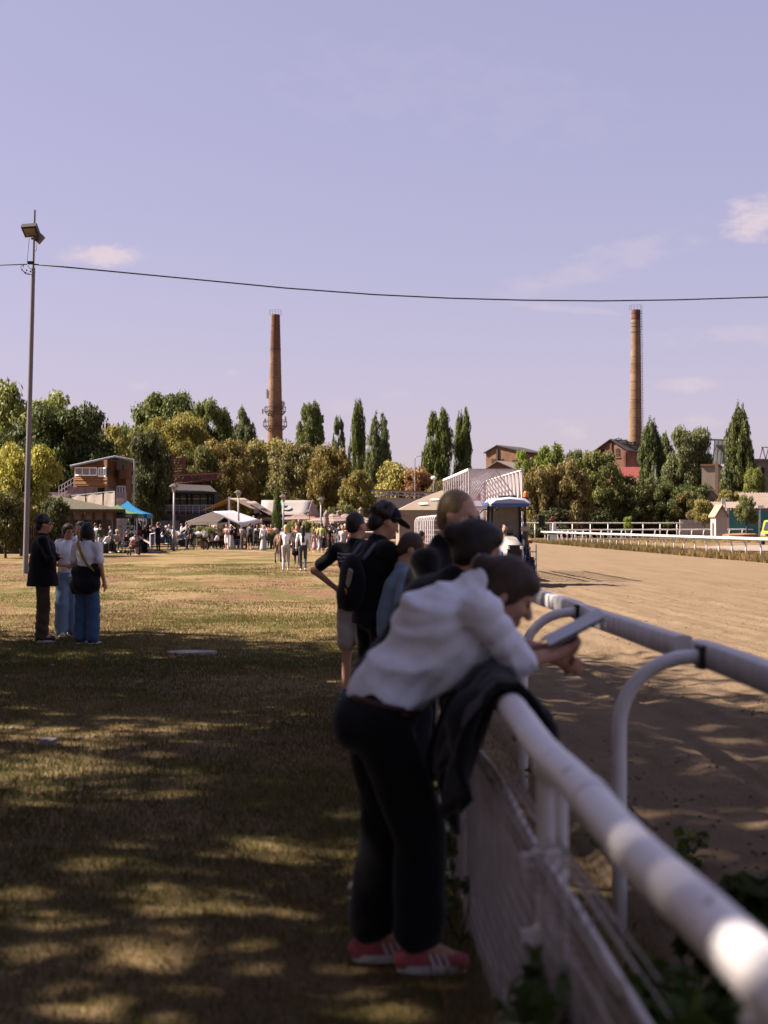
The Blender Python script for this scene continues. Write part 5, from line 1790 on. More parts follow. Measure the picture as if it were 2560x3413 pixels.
# roof
g = [[jp(233, 1552, -0.9), jp(382, 1519.5, -0.9)], [jp(233, 1550, 4.2), jp(382, 1518, 4.2)]]
rf = MB().sheet(g, 0.12).build('roof', M_STEEL, t)
g = [[jp(382, 1519.5, -0.9), jp(447, 1531, -0.9)], [jp(382, 1518, 4.2), jp(447, 1530, 4.2)]]
MB().sheet(g, 0.12).build('roof', M_STEEL, t)
mb = MB()
for i in range(12):
    f = i / 11
    p = jp(330, 1532.0, -.9).lerp(jp(440, 1531, -.9), f)
    mb.bar(p + Vector((0, .1, -.05)), p + Vector((0, 4.5, -.05)), 0.05)
mb.build('roof_rib', M_STEEL, rf)
def jwin(px0, px1, py0, py1, n, dy=-0.06):
    def c(f, py):
        px = px0 + (px1 - px0) * f
        return jp(px, py, dy + jk(px))
    fr = MB()
    for py in (py0, py1):
        fr.bar(c(0, py), c(1, py), 0.06, 0.10)
    for i in range(n + 1):
        fr.bar(c(i / n, py0) - Vector((0, .003, 0)), c(i / n, py1) - Vector((0, .003, 0)), 0.09, 0.06, up=(0, 1, 0))
    w = fr.build('window', M_WHITE, t)
    for i in range(n):
        MB().prism([c(i / n, py1), c((i + 1) / n, py1), c((i + 1) / n, py0), c(i / n, py0)], (0, .02, 0)).build('pane', glass_mat('tower_glass', (0.05, 0.055, 0.075), 0.08), w)
jwin(251, 323, 1559, 1584, 3)
jwin(329, 353, 1560, 1587, 3, -0.07)
jwin(390, 417, 1621, 1653, 3, 0.22)
jwin(389, 399, 1665, 1676, 1, 0.22)
jbox(357, 383, 1625, 1645, 0.5, 0.6, 'lattice_panel', mat('lattice_grey', (0.3, 0.26, 0.25), 0.8, (0.1, 0.08, 0.08), 9, 0.4))
for px in (247.5, 354):
    a = jp(px, 1620)
    MB().box((a.x, 0.3, a.z / 2), (0.26, 0.26, a.z)).build('column', M_WHITE, t)
jbox(357, 366, 1555, 1576, -0.35, -0.06, 'loudspeaker', M_BLACK)
cm = jbox(409, 412, 1554, 1565, -0.6, -0.5, 'camera_stand', M_BLACK)
jbox(408, 414, 1549, 1554, -0.75, -0.4, 'video_camera', M_BLACK)
MB().tube([jp(447, 1531, -1), jp(446, 1708, -1)], 0.05, 8).build('down_pipe', M_STEEL, t)

# --- dark glazed restaurant with balcony, red slatted tower and deck
Yr = 122.0
o_ = GX(620, Yr)
t = thing('restaurant', 'dark glazed restaurant with a balcony railing under the trees', 'building', (o_.x, Yr, 0))
def rp_(px, py, dy=0.0):
    return P(px, py, Yr + dy) - Vector((o_.x, Yr, 0))
def rbox(px0, px1, py0, py1, dy0, dy1, name, m, parent=t):
    a, b = rp_(px0, py1, dy0), rp_(px1, py0, dy0)
    return MB().box(((a.x + b.x) / 2, (dy0 + dy1) / 2, (a.z + b.z) / 2), (b.x - a.x, dy1 - dy0, b.z - a.z)).build(name, m, parent)
M_DKWALL = mat('shade_dark_wall', (0.035, 0.028, 0.028), 0.85, (0.02, 0.016, 0.016), 2, 0.8)  # the trees' shade is put into this wall colour
M_DKGREEN = mat('dark_green_frame', (0.012, 0.035, 0.034), 0.5)
rbox(505, 726, 1712, 1812, -1.6, 6, 'base_wall', mat('shade_dark_rubble_wall', (0.045, 0.035, 0.035), 0.95, (0.10, 0.075, 0.07), 1.2, 0.6, bump=0.08, bscale=4))  # base wall coloured dark to stand for tree shade
rbox(510, 715, 1636, 1714, 1.0, 6, 'wall', M_DKWALL)
g = [[rp_(556, 1640, -0.8), rp_(724, 1640, -0.8)], [rp_(560, 1612, 3.5), rp_(700, 1618, 3.5)]]
MB().sheet(g, 0.15).build('roof', mat('shade_dark_brown_roof', (0.04, 0.029, 0.027), 0.8, (0.028, 0.02, 0.019), 3, 0.8), t)  # roof colour lowered to imitate the shade of the trees
for (x0, x1) in ((552, 566), (583, 600), (601, 619), (627, 636), (643, 667), (668, 690), (697, 703)):
    pn = rbox(x0, x1, 1648, 1710, 0.86, 0.96, 'pane', glass_mat('restaurant_glass', (0.10, 0.085, 0.065), 0.1))
    rbox(x0, x1, 1661, 1663.5, 0.80, 0.87, 'transom', M_WHITE_OLD, pn)
for x in (548, 569, 581, 600.5, 622, 639, 667.5, 694, 706):
    rbox(x - 1.6, x + 1.6, 1640, 1712, 0.7, 0.95, 'post', M_DKGREEN)
rl = MB()
for i, py in enumerate((1684, 1690, 1696, 1702)):
    rl.bar(rp_(508, py, -1.5), rp_(712, py, -1.5), 0.035 if i else 0.06)
rl.build('balcony_railing', M_STEEL, t)
for i in range(10):
    px = 510 + i * 22
    MB().bar(rp_(px, 1712, -1.5), rp_(px, 1684, -1.5), 0.05).build('railing_post', M_STEEL, t)
rbox(535, 560, 1735, 1775, -2.2, -1.7, 'service_door', mat('grey_blue_door', (0.10, 0.115, 0.15), 0.6))
rbox(562, 598, 1735, 1800, -2.2, -1.7, 'service_door', MATS['grey_blue_door'])
M_OXB = mat('oxblood_wood', (0.12, 0.028, 0.025), 0.75, (0.20, 0.08, 0.065), 5, 0.7, stretch=(2, 1, 1))
o2 = GX(590, 130)
t = thing('slatted_tower', 'oxblood red slatted wooden tower with a railed deck behind the restaurant', 'tower', (o2.x, 130, 0))
def sp_(px, py, dy=0.0):
    return P(px, py, 130 + dy) - Vector((o2.x, 130, 0))
for px in (568, 573, 614):
    MB().bar(sp_(px, 1812), sp_(px, 1520), 0.30).build('post', M_OXB, t)
for i in range(10):
    py = 1522 + i * 9.2
    MB().bar(sp_(527, py, .2), sp_(570, py, -.05), 0.06, 0.12).build('slat', M_OXB, t)
    if i < 7:
        MB().bar(sp_(577, py + 6, -.05), sp_(620, py + 7, .2), 0.06, 0.12).build('slat', M_OXB, t)
        MB().bar(sp_(580, py + 9, 1.4), sp_(618, py + 10, 1.4), 0.06, 0.12).build('slat', M_RUST, t)
dk = MB().prism([sp_(578, 1613, -2), sp_(740, 1592, -3), sp_(740, 1594, 1), sp_(578, 1612, 1)], (0, 0, -0.15)).build('deck', M_OXB, t)
for i in range(40):
    f = (i + .5) / 40
    p = sp_(578, 1612, -2).lerp(sp_(741, 1593, -3), f)
    h = (1 - f) * 0.95 + f * 0.55
    MB().bar(p, p + Vector((0, 0, h)), 0.07, 0.04, up=(0, 1, 0)).build('baluster', M_OXB, dk)
MB().bar(sp_(578, 1586, -2.02), sp_(742, 1577, -3.02), 0.06, 0.10).build('handrail', M_OXB, dk)
MB().bar(sp_(660, 1602, -1), sp_(660, 1812, -1), 0.3).build('post', M_OXB, t)

# ------------------------------------------------------------------ canopies
def canopy(name, label, X0, X1, Y0, Y1, z_eave, z_peak, m_roof, m_val, val=0.32, leg_h=None, rz=0.0, m_leg=M_WHITE, group=None):
    cx, cy_ = (X0 + X1) / 2, (Y0 + Y1) / 2
    w, d = (X1 - X0) / 2, (Y1 - Y0) / 2
    t = thing(name, label, 'tent', (cx, cy_, 0), rz, group)
    ap = Vector((0, 0, z_peak))
    cs = [Vector((-w, -d, z_eave)), Vector((w, -d, z_eave)), Vector((w, d, z_eave)), Vector((-w, d, z_eave))]
    mb = MB()
    for i in range(4):
        a, b = cs[i], cs[(i + 1) % 4]
        n = 8
        g = []
        for r_ in range(n + 1):
            f = r_ / n
            row = []
            for c_ in range(5):
                p = (a.lerp(b, c_ / 4)).lerp(ap, f)
                p.z -= 0.16 * (z_peak - z_eave) * math.sin(f * math.pi)
                row.append(p)
            g.append(row)
        N = [q for r_ in g for q in r_]
        mb.add(N, [(r_ * 5 + c_, r_ * 5 + c_ + 1, (r_ + 1) * 5 + c_ + 1, (r_ + 1) * 5 + c_) for r_ in range(n) for c_ in range(4)])
    mb.build('roof', m_roof, t, smooth='all')
    for i in range(4):
        a, b = cs[i], cs[(i + 1) % 4]
        dv = (b - a).normalized()
        nv = Vector((dv.y, -dv.x, 0)) * 0.01
        MB().prism([a + nv, b + nv, b + nv - Vector((0, 0, val)), a + nv - Vector((0, 0, val))], nv * 1.5).build('valance', m_val, t)
    for c_ in cs:
        MB().box((c_.x * .97, c_.y * .97, z_eave / 2), (0.06, 0.06, z_eave)).build('leg', m_leg, t)
    return t
M_GRN = mat('green_canvas', (0.115, 0.22, 0.075), 0.7, trans=0.2)
M_GRN2 = mat('dark_green_canvas', (0.07, 0.16, 0.08), 0.7)
M_BLU = mat('blue_canvas', (0.01, 0.22, 0.48), 0.6, trans=0.25)
xa, xb = GX(372, 93).x, GX(424, 91).x
t = canopy('pop_up_tent', 'green pop up tent beside the mossy pavilion', GX(458, 91.5).x - 3.0, GX(458, 91.5).x, 91.5, 94.5, 2.42, 3.02, M_GRN, M_GRN2, 0.28)
MB().box((0.95, -1.53, 2.27), (0.42, 0.02, 0.14)).build('logo', mat('pink_logo', (0.6, 0.42, 0.45), 0.7, (0.3, 0.25, 0.25), 30, 0.4), t)
t = canopy('pop_up_tent', 'bright blue pop up tent behind the green one', GX(489, 96.5).x - 3.0, GX(489, 96.5).x, 96.5, 99.5, 2.45, 3.35, M_BLU, M_BLU, 0.3)
MB().box((0.55, -1.53, 2.32), (0.14, 0.02, 0.2)).build('logo', mat('dark_logo', (0.05, 0.07, 0.06), 0.7), t)

# white party tent
M_PTENT = mat('white_pvc', (0.64, 0.60, 0.60), 0.55, (0.58, 0.54, 0.54), 3, 0.8, trans=0.3)
Yt = 99.0
o_ = GX(715, Yt)
t = thing('party_tent', 'white gabled party tent over beer tables', 'tent', (o_.x, Yt, 0))
def tp_(px, py, dy=0.0):
    return P(px, py, Yt + dy) - Vector((o_.x, Yt, 0))
fl_, fp, fr_ = tp_(620, 1739), tp_(712, 1704.5), tp_(803, 1748)
D = Vector((1.75, 5.2, 0))
bl, bp_, br_ = fl_ + D, fp + D + Vector((-.75, 0, .1)), fr_ + D + Vector((-.7, 0, .34))
def tquad(a, b, c, d, n=6, sag=0.05):
    g = []
    for i in range(n + 1):
        row = []
        for j in range(n + 1):
            u_, v_ = i / n, j / n
            p = a.lerp(b, u_).lerp(d.lerp(c, u_), v_)
            p.z -= sag * math.sin(u_ * math.pi) * math.sin(v_ * math.pi) + 0.02 * math.sin(u_ * 19) * math.sin(v_ * math.pi)
            row.append(p)
        g.append(row)
    return g
MB().sheet(tquad(fl_, fp, bp_, bl), 0.02).build('roof', M_PTENT, t, smooth='all')
MB().sheet(tquad(fp, fr_, br_, bp_), 0.02).build('roof', M_PTENT, t, smooth='all')
for (a, b) in ((fl_, bl), (fr_, br_)):
    MB().prism([a, b, b - Vector((0, 0, .22)), a - Vector((0, 0, .22))], (0.01, 0, 0)).build('valance', M_PTENT, t)
mb = MB()
mb.bar(fl_ - Vector((0, 0, .04)), fp - Vector((0, 0, .04)), 0.05)
mb.bar(fr_ - Vector((0, 0, .04)), fp - Vector((0, 0, .04)), 0.05)
mb.build('gable_tube', M_WHITE, t)
for a, b in ((fl_, bl), (fr_, br_)):
    for f in (0, 0.33, 0.66, 1.0):
        p = a.lerp(b, f)
        MB().bar((p.x, p.y, 0), p, 0.055).build('leg', M_WHITE, t)
w0, w1 = bl, bl.lerp(br_, 0.24)
wl_ = MB().prism([w0 - Vector((0, 0, .1)), w1 - Vector((0, 0, .05)), w1 - Vector((0, 0, 1.3)), w0 - Vector((0, 0, 1.35))], (0, .02, 0)).build('side_wall', M_PTENT, t)
for i in range(4):
    p = w0.lerp(w1, (i + .5) / 4) - Vector((0, .01, .65))
    MB().prism([p + Vector((x, 0, z)) for x, z in ((-.08, -.25), (.08, -.25), (.08, .12), (0, .25), (-.08, .12))], (0, -.005, 0)).build('tent_window', mat('clear_pvc', (0.45, 0.40, 0.38), 0.3), wl_)

# beige awnings
M_BEIGE = mat('beige_canvas', (0.33, 0.26, 0.205), 0.75, (0.28, 0.215, 0.16), 2, 0.8, trans=0.2)
M_OCAN = mat('ochre_canvas', (0.36, 0.24, 0.085), 0.8, (0.28, 0.18, 0.06), 2, 0.8, trans=0.35)
Ya = 116.0
o_ = GX(770, Ya)
t = thing('awning_tent', 'large beige two slope awning behind the white party tent', 'awning', (o_.x, Ya, 0))
def ap_(px, py, dy=0.0):
    return P(px, py, Ya + dy) - Vector((o_.x, Ya, 0))
MB().sheet(tquad(ap_(677, 1700), ap_(764, 1660), ap_(815, 1660, 5), ap_(735, 1690, 5)), 0.03).build('canvas', M_OCAN, t, smooth='all')
MB().sheet(tquad(ap_(764, 1660), ap_(846, 1699), ap_(888, 1697, 5), ap_(815, 1660, 5)), 0.03).build('canvas', M_BEIGE, t, smooth='all')
a, b = ap_(846, 1699), ap_(888, 1697, 5)
MB().prism([a, b, b - Vector((0, 0, .3)), a - Vector((0, 0, .3))], (.02, 0, 0)).build('valance', M_BEIGE, t)
p = ap_(764, 1660)
MB().bar((p.x, -.1, 0), (p.x, -.1, p.z + .1), 0.16).build('mast', M_WHITE, t)
for px in (682, 806, 842):
    p = ap_(px, 1695, 2)
    MB().bar((p.x, 2, 0), (p.x, 2, p.z - (0 if px < 700 else .1)), 0.08).build('post', M_BRWOOD, t)
o_ = GX(870, 118)
t = thing('awning_tent', 'lower beige awning sloping down beside the clipped cypress', 'awning', (o_.x, 118, 0))
def ap2(px, py, dy=0.0):
    return P(px, py, 118 + dy) - Vector((o_.x, 118, 0))
MB().sheet(tquad(ap2(820, 1672), ap2(908, 1722), ap2(925, 1718, 4), ap2(850, 1670, 4)), 0.03).build('canvas', M_BEIGE, t, smooth='all')
MB().sheet(tquad(ap2(825, 1742), ap2(870, 1712), ap2(900, 1712, 3), ap2(850, 1738, 3)), 0.03).build('canvas', M_BEIGE, t, smooth='all')
for px in (830, 905):
    p = ap2(px, 1725, 2)
    MB().bar((p.x, 2, 0), (p.x, 2, p.z), 0.08).build('post', M_BRWOOD, t)

# white marquee with green emblem
Ym = 124.0
o_ = GX(955, Ym)
t = thing('marquee', 'big white marquee with a pitched roof and a green emblem', 'tent', (o_.x, Ym, 0))
def mp_(px, py, dy=0.0):
    return P(px, py, Ym + dy) - Vector((o_.x, Ym, 0))
M_MARQ = mat('marquee_pvc', (0.36, 0.33, 0.30), 0.6, (0.32, 0.285, 0.26), 8, 0.6, trans=0.15)
el, er, pl_, pr_ = mp_(868, 1716), mp_(1024, 1716), mp_(872, 1667, 2.5), mp_(1040, 1667, 2.5)
MB().sheet(tquad(el, er, pr_, pl_, 6, 0.12), 0.03).build('roof', M_MARQ, t, smooth='all')
MB().sheet(tquad(pl_, pr_, er + Vector((1.2, 6, 0)), el + Vector((1.2, 6, 0)), 4, 0.1), 0.03).build('roof', M_MARQ, t, smooth='all')
gb = MB().prism([er, er + Vector((1.0, 5, 0)), pr_], (.03, 0, 0)).build('gable', mat('pink_gable', (0.46, 0.22, 0.20), 0.7, (0.38, 0.3, 0.27), 3, .7), t)
MB().prism([er + Vector((0, 0, 0)), er + Vector((1.0, 5, 0)), er + Vector((1.0, 5, -2.6)), er + Vector((0, 0, -2.6))], (.02, 0, 0)).build('wall', M_BEIGE, t)
MB().prism([el + Vector((0, 1.5, 0)), er + Vector((0, 1.5, 0)), er + Vector((0, 1.5, -2.6)), el + Vector((0, 1.5, -2.6))], (0, .02, 0)).build('wall', M_INT, t)
def disc(c, rx, rz_, nrm_tilt, n=20, d=0.02, up=None):
    pts_ = []
    for i in range(n):
        a = 6.283 * i / n
        pts_.append(c + Vector((rx * math.cos(a), 0, 0)) + nrm_tilt * (rz_ * math.sin(a)))
    return pts_
sl2 = (pl_ - el).normalized()
c0 = el.lerp(er, 0.5).lerp(pl_.lerp(pr_, 0.5), 0.5) + Vector((0, -.12, .05))
MB().prism(disc(c0 + Vector((.12, 0, -.08)), 0.42, 0.42, sl2), (0, -.02, .01)).build('emblem', mat('grey_emblem', (0.34, 0.36, 0.33), 0.7), t)
MB().prism([c0 + Vector((-.5, 0, .1)), c0 + Vector((-.1, 0, .1)), c0 + Vector((.05, 0, .1)) + sl2 * .45, c0 + Vector((-.35, 0, .1)) + sl2 * .6], (0, -.04, .02)).build('emblem', mat('green_emblem', (0.12, 0.36, 0.22), 0.7), t)

# sun umbrellas
M_UMB = mat('cream_umbrella', (0.36, 0.285, 0.24), 0.75, (0.31, 0.24, 0.2), 3, 0.7, trans=0.3)
M_TXT = mat('faded_red_print', (0.50, 0.17, 0.15), 0.8)
def text_mesh(s_, size, m):
    cu = bpy.data.curves.new('lettering', 'FONT')
    cu.body = s_
    cu.size = size
    cu.align_x = 'CENTER'
    cu.align_y = 'CENTER'
    cu.shear = 0.35
    cu.extrude = 0.004
    tmp = bpy.data.objects.new('lettering', cu)
    COL.objects.link(tmp)
    dg = bpy.context.evaluated_depsgraph_get()
    me = bpy.data.meshes.new_from_object(tmp.evaluated_get(dg))
    bpy.data.objects.remove(tmp)
    me.name = 'lettering'
    me.materials.clear()
    me.materials.append(m)
    return me
ME_TXT = text_mesh('Coca-Cola', 0.62, M_TXT)
def umbrella(label, px, Y, py_top, py_eave, half, rz, letter=True):
    b = GX(px, Y)
    zt, ze = kz(py_top, Y), kz(py_eave, Y)
    t = thing('sun_umbrella', label, 'umbrella', (b.x, Y, 0), rz, 'open cream sun umbrellas')
    h = half
    mb = MB()
    cs = [Vector((-h, -h, ze)), Vector((h, -h, ze)), Vector((h, h, ze)), Vector((-h, h, ze))]
    tp = Vector((0, 0, zt - 0.12))
    for i in range(4):
        a, b_ = cs[i], cs[(i + 1) % 4]
        mid = (a + b_) / 2 + Vector((0, 0, 0.06))
        mb.add([a, mid, b_, tp], [(0, 1, 3), (1, 2, 3)])
        o2_ = Vector((0, 0, 0.16))
        mb.add([a, b_, b_ - o2_, a - o2_], [(0, 1, 2, 3)])
    mb.build('canopy', M_UMB, t)
    mb = MB()
    for i in range(4):
        a, b_ = cs[i] * 0.3, cs[(i + 1) % 4] * 0.3
        a, b_ = Vector((a.x, a.y, zt - .22)), Vector((b_.x, b_.y, zt - .22))
        mb.add([a, b_, Vector((0, 0, zt))], [(0, 1, 2)])
    mb.build('vent_cap', M_UMB, t)
    MB().tube([(0, 0, 0), (0, 0, zt)], 0.035, 8).build('pole', M_BRWOOD, t)
    rb = MB()
    for i in range(4):
        rb.bar(cs[i] - Vector((0, 0, .04)), tp - Vector((0, 0, .06)), 0.03)
    rb.build('ribs', M_BRWOOD, t)
    if letter:
        for i in range(4):
            q = inst('lettering', ME_TXT, t)
            slope = math.atan2(zt - .12 - ze, h)
            R1 = Matrix.Rotation(i * math.pi / 2, 4, 'Z') @ Matrix.Translation((0, -h * 0.55, ze + (zt - .12 - ze) * 0.45 + 0.05)) @ Matrix.Rotation(slope, 4, 'X') @ Matrix.Scale(h / 2.4, 4)
            q.matrix_local = R1
    return t
umbrella('open cream umbrella with faded red lettering beside the clipped cypress', 1000, 114, 1709, 1732, 1.9, R(8))
umbrella('open cream umbrella with a corner pointing at the viewer, right of the lamp post', 1108, 110, 1711, 1737, 1.6, R(48))
umbrella('open cream umbrella partly behind the corner pointing one', 1152, 118, 1711, 1730, 1.5, R(20))
umbrella('open cream umbrella farthest right above the crew cut boy', 1172, 126, 1711, 1728, 1.4, R(10))
umbrella('open yellowish umbrella half hidden by the person in the cap', 1290, 104, 1708, 1735, 1.5, R(25), False)
umbrella('open cream umbrella under the lower beige awning', 878, 120, 1706, 1728, 1.5, R(5), False)
def closed_umbrella(label, px, Y, py_top, py_bot, w):
    b = GX(px, Y)
    zt, zb = kz(py_top, Y), kz(py_bot, Y)
    t = thing('closed_umbrella', label, 'umbrella', (b.x, Y, 0), 0, 'folded cream sun umbrellas')
    L_ = zt - zb
    mb = MB()
    prof = [(0.02, 0), (0.10, -0.10 * L_), (0.17, -0.24 * L_), (0.13, -0.30 * L_), (0.15, -0.5 * L_), (0.17, -0.75 * L_), (0.12, -0.9 * L_), (0.08, -L_)]
    n = 14
    vs_, fs = [], []
    for (r, z) in prof:
        for k_ in range(n):
            a = 6.283 * k_ / n
            r2 = r * w * (1 + 0.18 * (k_ % 2))
            vs_.append((r2 * math.cos(a), r2 * math.sin(a), zt + z))
    for i in range(len(prof) - 1):
        for k_ in range(n):
            fs.append((i * n + k_, (i + 1) * n + k_, (i + 1) * n + (k_ + 1) % n, i * n + (k_ + 1) % n))
    fs += [tuple(range(n)), tuple(reversed([(len(prof) - 1) * n + k_ for k_ in range(n)]))]
    mb.add(vs_, fs)
    mb.build('folded_canopy', M_UMB, t, smooth='all')
    MB().tube([(0, 0, 0), (0, 0, zt + .05)], 0.03, 8).build('pole', M_BRWOOD, t)
closed_umbrella('folded cream umbrella standing in front of the corner pointing umbrella', 1088, 104, 1700, 1762, 1.15)
closed_umbrella('folded cream umbrella between two open ones', 1129, 116, 1700, 1724, 1.0)
closed_umbrella('folded cream umbrella above the crew cut boy', 1203, 112, 1690, 1722, 1.0)

# beige dome tent behind the gate
Yd = 86.0
o_ = GX(1460, Yd)
t = thing('canvas_tent', 'big sand coloured canvas tent behind the starting gate', 'tent', (o_.x, Yd, 0))
M_SANDC = mat('sand_canvas', (0.27, 0.215, 0.16), 0.8, (0.23, 0.18, 0.135), 1.5, 0.8)
h = 2.35
base = [Vector((-h, 0, 0)), Vector((h, 0, 0)), Vector((h, 4.7, 0)), Vector((-h, 4.7, 0))]
ez = 2.55
mb = MB()
for i in range(4):
    a, b = base[i], base[(i + 1) % 4]
    up_ = Vector((0, 0, ez))
    mb.add([a, b, b + up_, a + up_], [(0, 1, 2, 3)])
mb.build('wall', M_SANDC, t)
ap = Vector((0.4, 2.35, 3.85))
mb = MB()
for i in range(4):
    a, b = base[i] * 1.06 + Vector((0, 0, ez)), base[(i + 1) % 4] * 1.06 + Vector((0, 0, ez))
    g = []
    for r_ in range(7):
        f = r_ / 6
        row = []
        for c_ in range(7):
            p = a.lerp(b, c_ / 6).lerp(ap, f)
            p.z += 0.08 * math.sin(f * math.pi)
            row.append(p)
        g.append(row)
    N = [q for r_ in g for q in r_]
    mb.add(N, [(r_ * 7 + c_, r_ * 7 + c_ + 1, (r_ + 1) * 7 + c_ + 1, (r_ + 1) * 7 + c_) for r_ in range(6) for c_ in range(6)])
rf = mb.build('roof', M_SANDC, t, smooth=True)
MB().box((0, -.03, ez - .12), (2 * h + .3, 0.03, 0.35)).build('valance', mat('valance_canvas', (0.30, 0.235, 0.165), .8), t)
sl3 = Vector((0.3, 0.82, 0.6)).normalized()
for (f, g_, rx) in ((0.12, 0.25, 0.30), (0.28, 0.45, 0.30)):
    c0 = base[0].lerp(base[1], f + .1) + Vector((0, 0, ez))
    c0 = c0.lerp(ap, g_) + Vector((0, -.05, .12))
    MB().prism(disc(c0, rx, 0.13, Vector((.5, .5, .45))), (0, -.01, .012)).build('white_mark', M_WHITE, rf)

# park lamps
def park_lamp(label, px, py_top, Y, sc=1.0):
    b = GX(px, Y)
    h = kz(py_top, Y)
    t = thing('park_lamp', label, 'lamp post', (b.x, Y, 0), 0, 'park lamps in the crowd')
    MB().tube([(0, 0, 0), (0, 0, h * .5), (0, 0, h - 0.55)], [0.085, 0.07, 0.06], 10).build('post', mat('lamp_grey', (0.30, 0.29, 0.31), .5, (0.24, 0.23, 0.25), 6, .7), t, smooth='all')
    MB().lathe((0, 0, h - 0.55), [(0.08, 0), (0.09, .05), (0.21, .33), (0.22, .36)], 6).build('lantern', mat('lantern_glass', (0.45, 0.36, 0.22), 0.4), t)
    MB().lathe((0, 0, h - 0.19), [(0.33, 0), (0.28, .05), (0.12, .17), (0.03, .19)], 6).build('lamp_cap', mat('lamp_cap', (0.07, 0.07, 0.085), .7), t)
park_lamp('park lamp nearest the left, in front of the dark restaurant', 580, 1612, 93)
park_lamp('park lamp standing at the right end of the party tent', 795, 1633, 100)
park_lamp('park lamp beside the clipped cypress', 945, 1647, 104)
park_lamp('park lamp left of the folded umbrella', 1070, 1657, 107)
b = GX(1031, 112)
t = thing('garden_lantern', 'short orange posted lantern before the white marquee', 'lamp post', (b.x, 112, 0))
MB().tube([(0, 0, 0), (0, 0, 2.5)], 0.05, 8).build('post', mat('orange_post', (0.4, 0.13, 0.03), .6), t)
MB().lathe((0, 0, 2.45), [(0.08, 0), (0.18, .3)], 8).build('lantern', MATS['lantern_glass'], t)
MB().lathe((0, 0, 2.75), [(0.28, 0), (0.1, .14), (.02, .18)], 8).build('lamp_cap', MATS['lamp_cap'], t)

# ------------------------------------------------------------------ small venue furniture
def bench_table(label, px, Y, L_=2.2, rz=0.0, m=None):
    b = GX(px, Y)
    t = thing('beer_table', label, 'table', (b.x, Y, 0), rz, 'beer tables')
    m = m or M_BRWOOD
    MB().box((0, 0, 0.74), (L_, 0.55, 0.05)).build('table_top', m, t)
    for y in (-0.6, 0.6):
        bn = MB().box((0, y, 0.45), (L_, 0.26, 0.05)).build('bench', m, t)
        for x in (-L_ * .4, L_ * .4):
            MB().box((x, y, 0.21), (0.06, 0.22, 0.42)).build('bench_leg', M_DARKSTEEL, bn)
    for x in (-L_ * .4, L_ * .4):
        MB().box((x, 0, 0.36), (0.06, 0.45, 0.72)).build('leg', M_DARKSTEEL, t)
bench_table('dark beer table under the front of the party tent', 730, 101.5, 2.6)
bench_table('dark beer table at the back of the party tent', 760, 104.5, 2.6)
bench_table('dark beer table right of the party tent', 862, 103, 2.2)
bench_table('long table under the green pop up tent', 425, 93, 2.4)
def planter(label, px, Y, s_, col, pot=(0.42, 0.16, 0.13)):
    b = GX(px, Y)
    t = thing('potted_plant', label, 'plant', (b.x, Y, 0))
    MB().lathe((0, 0, 0), [(s_ * .5, 0), (s_ * .7, s_ * .9), (s_ * .75, s_ * .95), (s_ * .6, s_ * .95)], 14).build('pot', mat('pot_%d' % int(pot[0] * 100), pot, 0.8), t)
    c = inst('foliage', TPL['bush0'], t, (0, 0, s_ * .8))
    c.scale = (s_ * 1.5, s_ * 1.5, s_ * 1.7)
    c.color = (*col, 0.05)
planter('green plant in a pink pot beside the pinto pony', 683, 103, 0.62, G_LIGHT, (0.42, 0.18, 0.16))
planter('green plant in a dark pot behind the party tent table', 712, 108, 0.6, G_MID, (0.06, 0.06, 0.08))
for i, (px, top, hw, Y, lab) in enumerate([(970, 1738, 22, 107, 'flowering shrub behind the girl with blond hair'), (1020, 1736, 24, 108, 'flowering shrub left of the low white barrier'),
                                          (1052, 1742, 16, 107, 'small flowering shrub left of the lamp by the folded umbrella'), (870, 1765, 24, 104, 'low green shrub behind the woman in the long skirt'),
                                          (905, 1768, 16, 103, 'low green shrub left of the clipped cypress')]):
    T('flower_shrub', lab, px, top, 1800, hw, Y, 'bush%d' % (i % 2), (0.14, 0.14, 0.04), .15, 120 + i, cat='shrub', limbs=2)
a, b = GX(1012, 103), GX(1172, 103)
t = thing('low_barrier', 'low white metal barrier before the sun umbrellas', 'barrier', ((a.x + b.x) / 2, 103, 0))
W = b.x - a.x
MB().bar((-W / 2, 0, 1.02), (W / 2, 0, 1.02), 0.07, 0.16).build('top_rail', M_WHITE, t)
for i in range(7):
    MB().bar((-W / 2 + W * i / 6, 0, 0), (-W / 2 + W * i / 6, 0, 1.0), 0.06).build('post', M_WHITE, t)
mb = MB()
for i in range(60):
    x = -W / 2 + W * i / 59
    mb.bar((x, 0.01, 0.1), (x, 0.01, 0.98), 0.018)
mb.build('bars', M_STEEL, t)
# ramp and hand rail left
t = thing('wheelchair_ramp', 'pale ramp board with hand rails below the green tent', 'ramp', (G(480, 1800).x, 85, 0))
def wp(px, py, Y=85.0):
    return P(px, py, Y) - Vector(t.location)
MB().prism([wp(462, 1792, 86), wp(500, 1814, 84), wp(504, 1812, 85), wp(466, 1790, 87)], (0, 0, 0.07)).build('board', mat('pale_board', (0.46, 0.36, 0.31), .8), t)
for (p0, p1, p2, p3, Y) in (((501, 1822), (501, 1780), (516, 1777), (516, 1818), 84.0), ((412, 1790), (412, 1754), (448, 1754), (448, 1795), 88.0)):
    MB().tube([wp(*p0, Y), wp(*p1, Y), wp(*p2, Y), wp(*p3, Y)], 0.035, 8).build('hand_rail', M_WHITE, t)
mb = MB()
mb.bar(wp(395, 1752, 88), wp(425, 1766, 87), 0.05)
mb.bar(wp(425, 1766, 87), wp(445, 1775, 86), 0.05)
mb.build('hand_rail', M_WHITE, t)
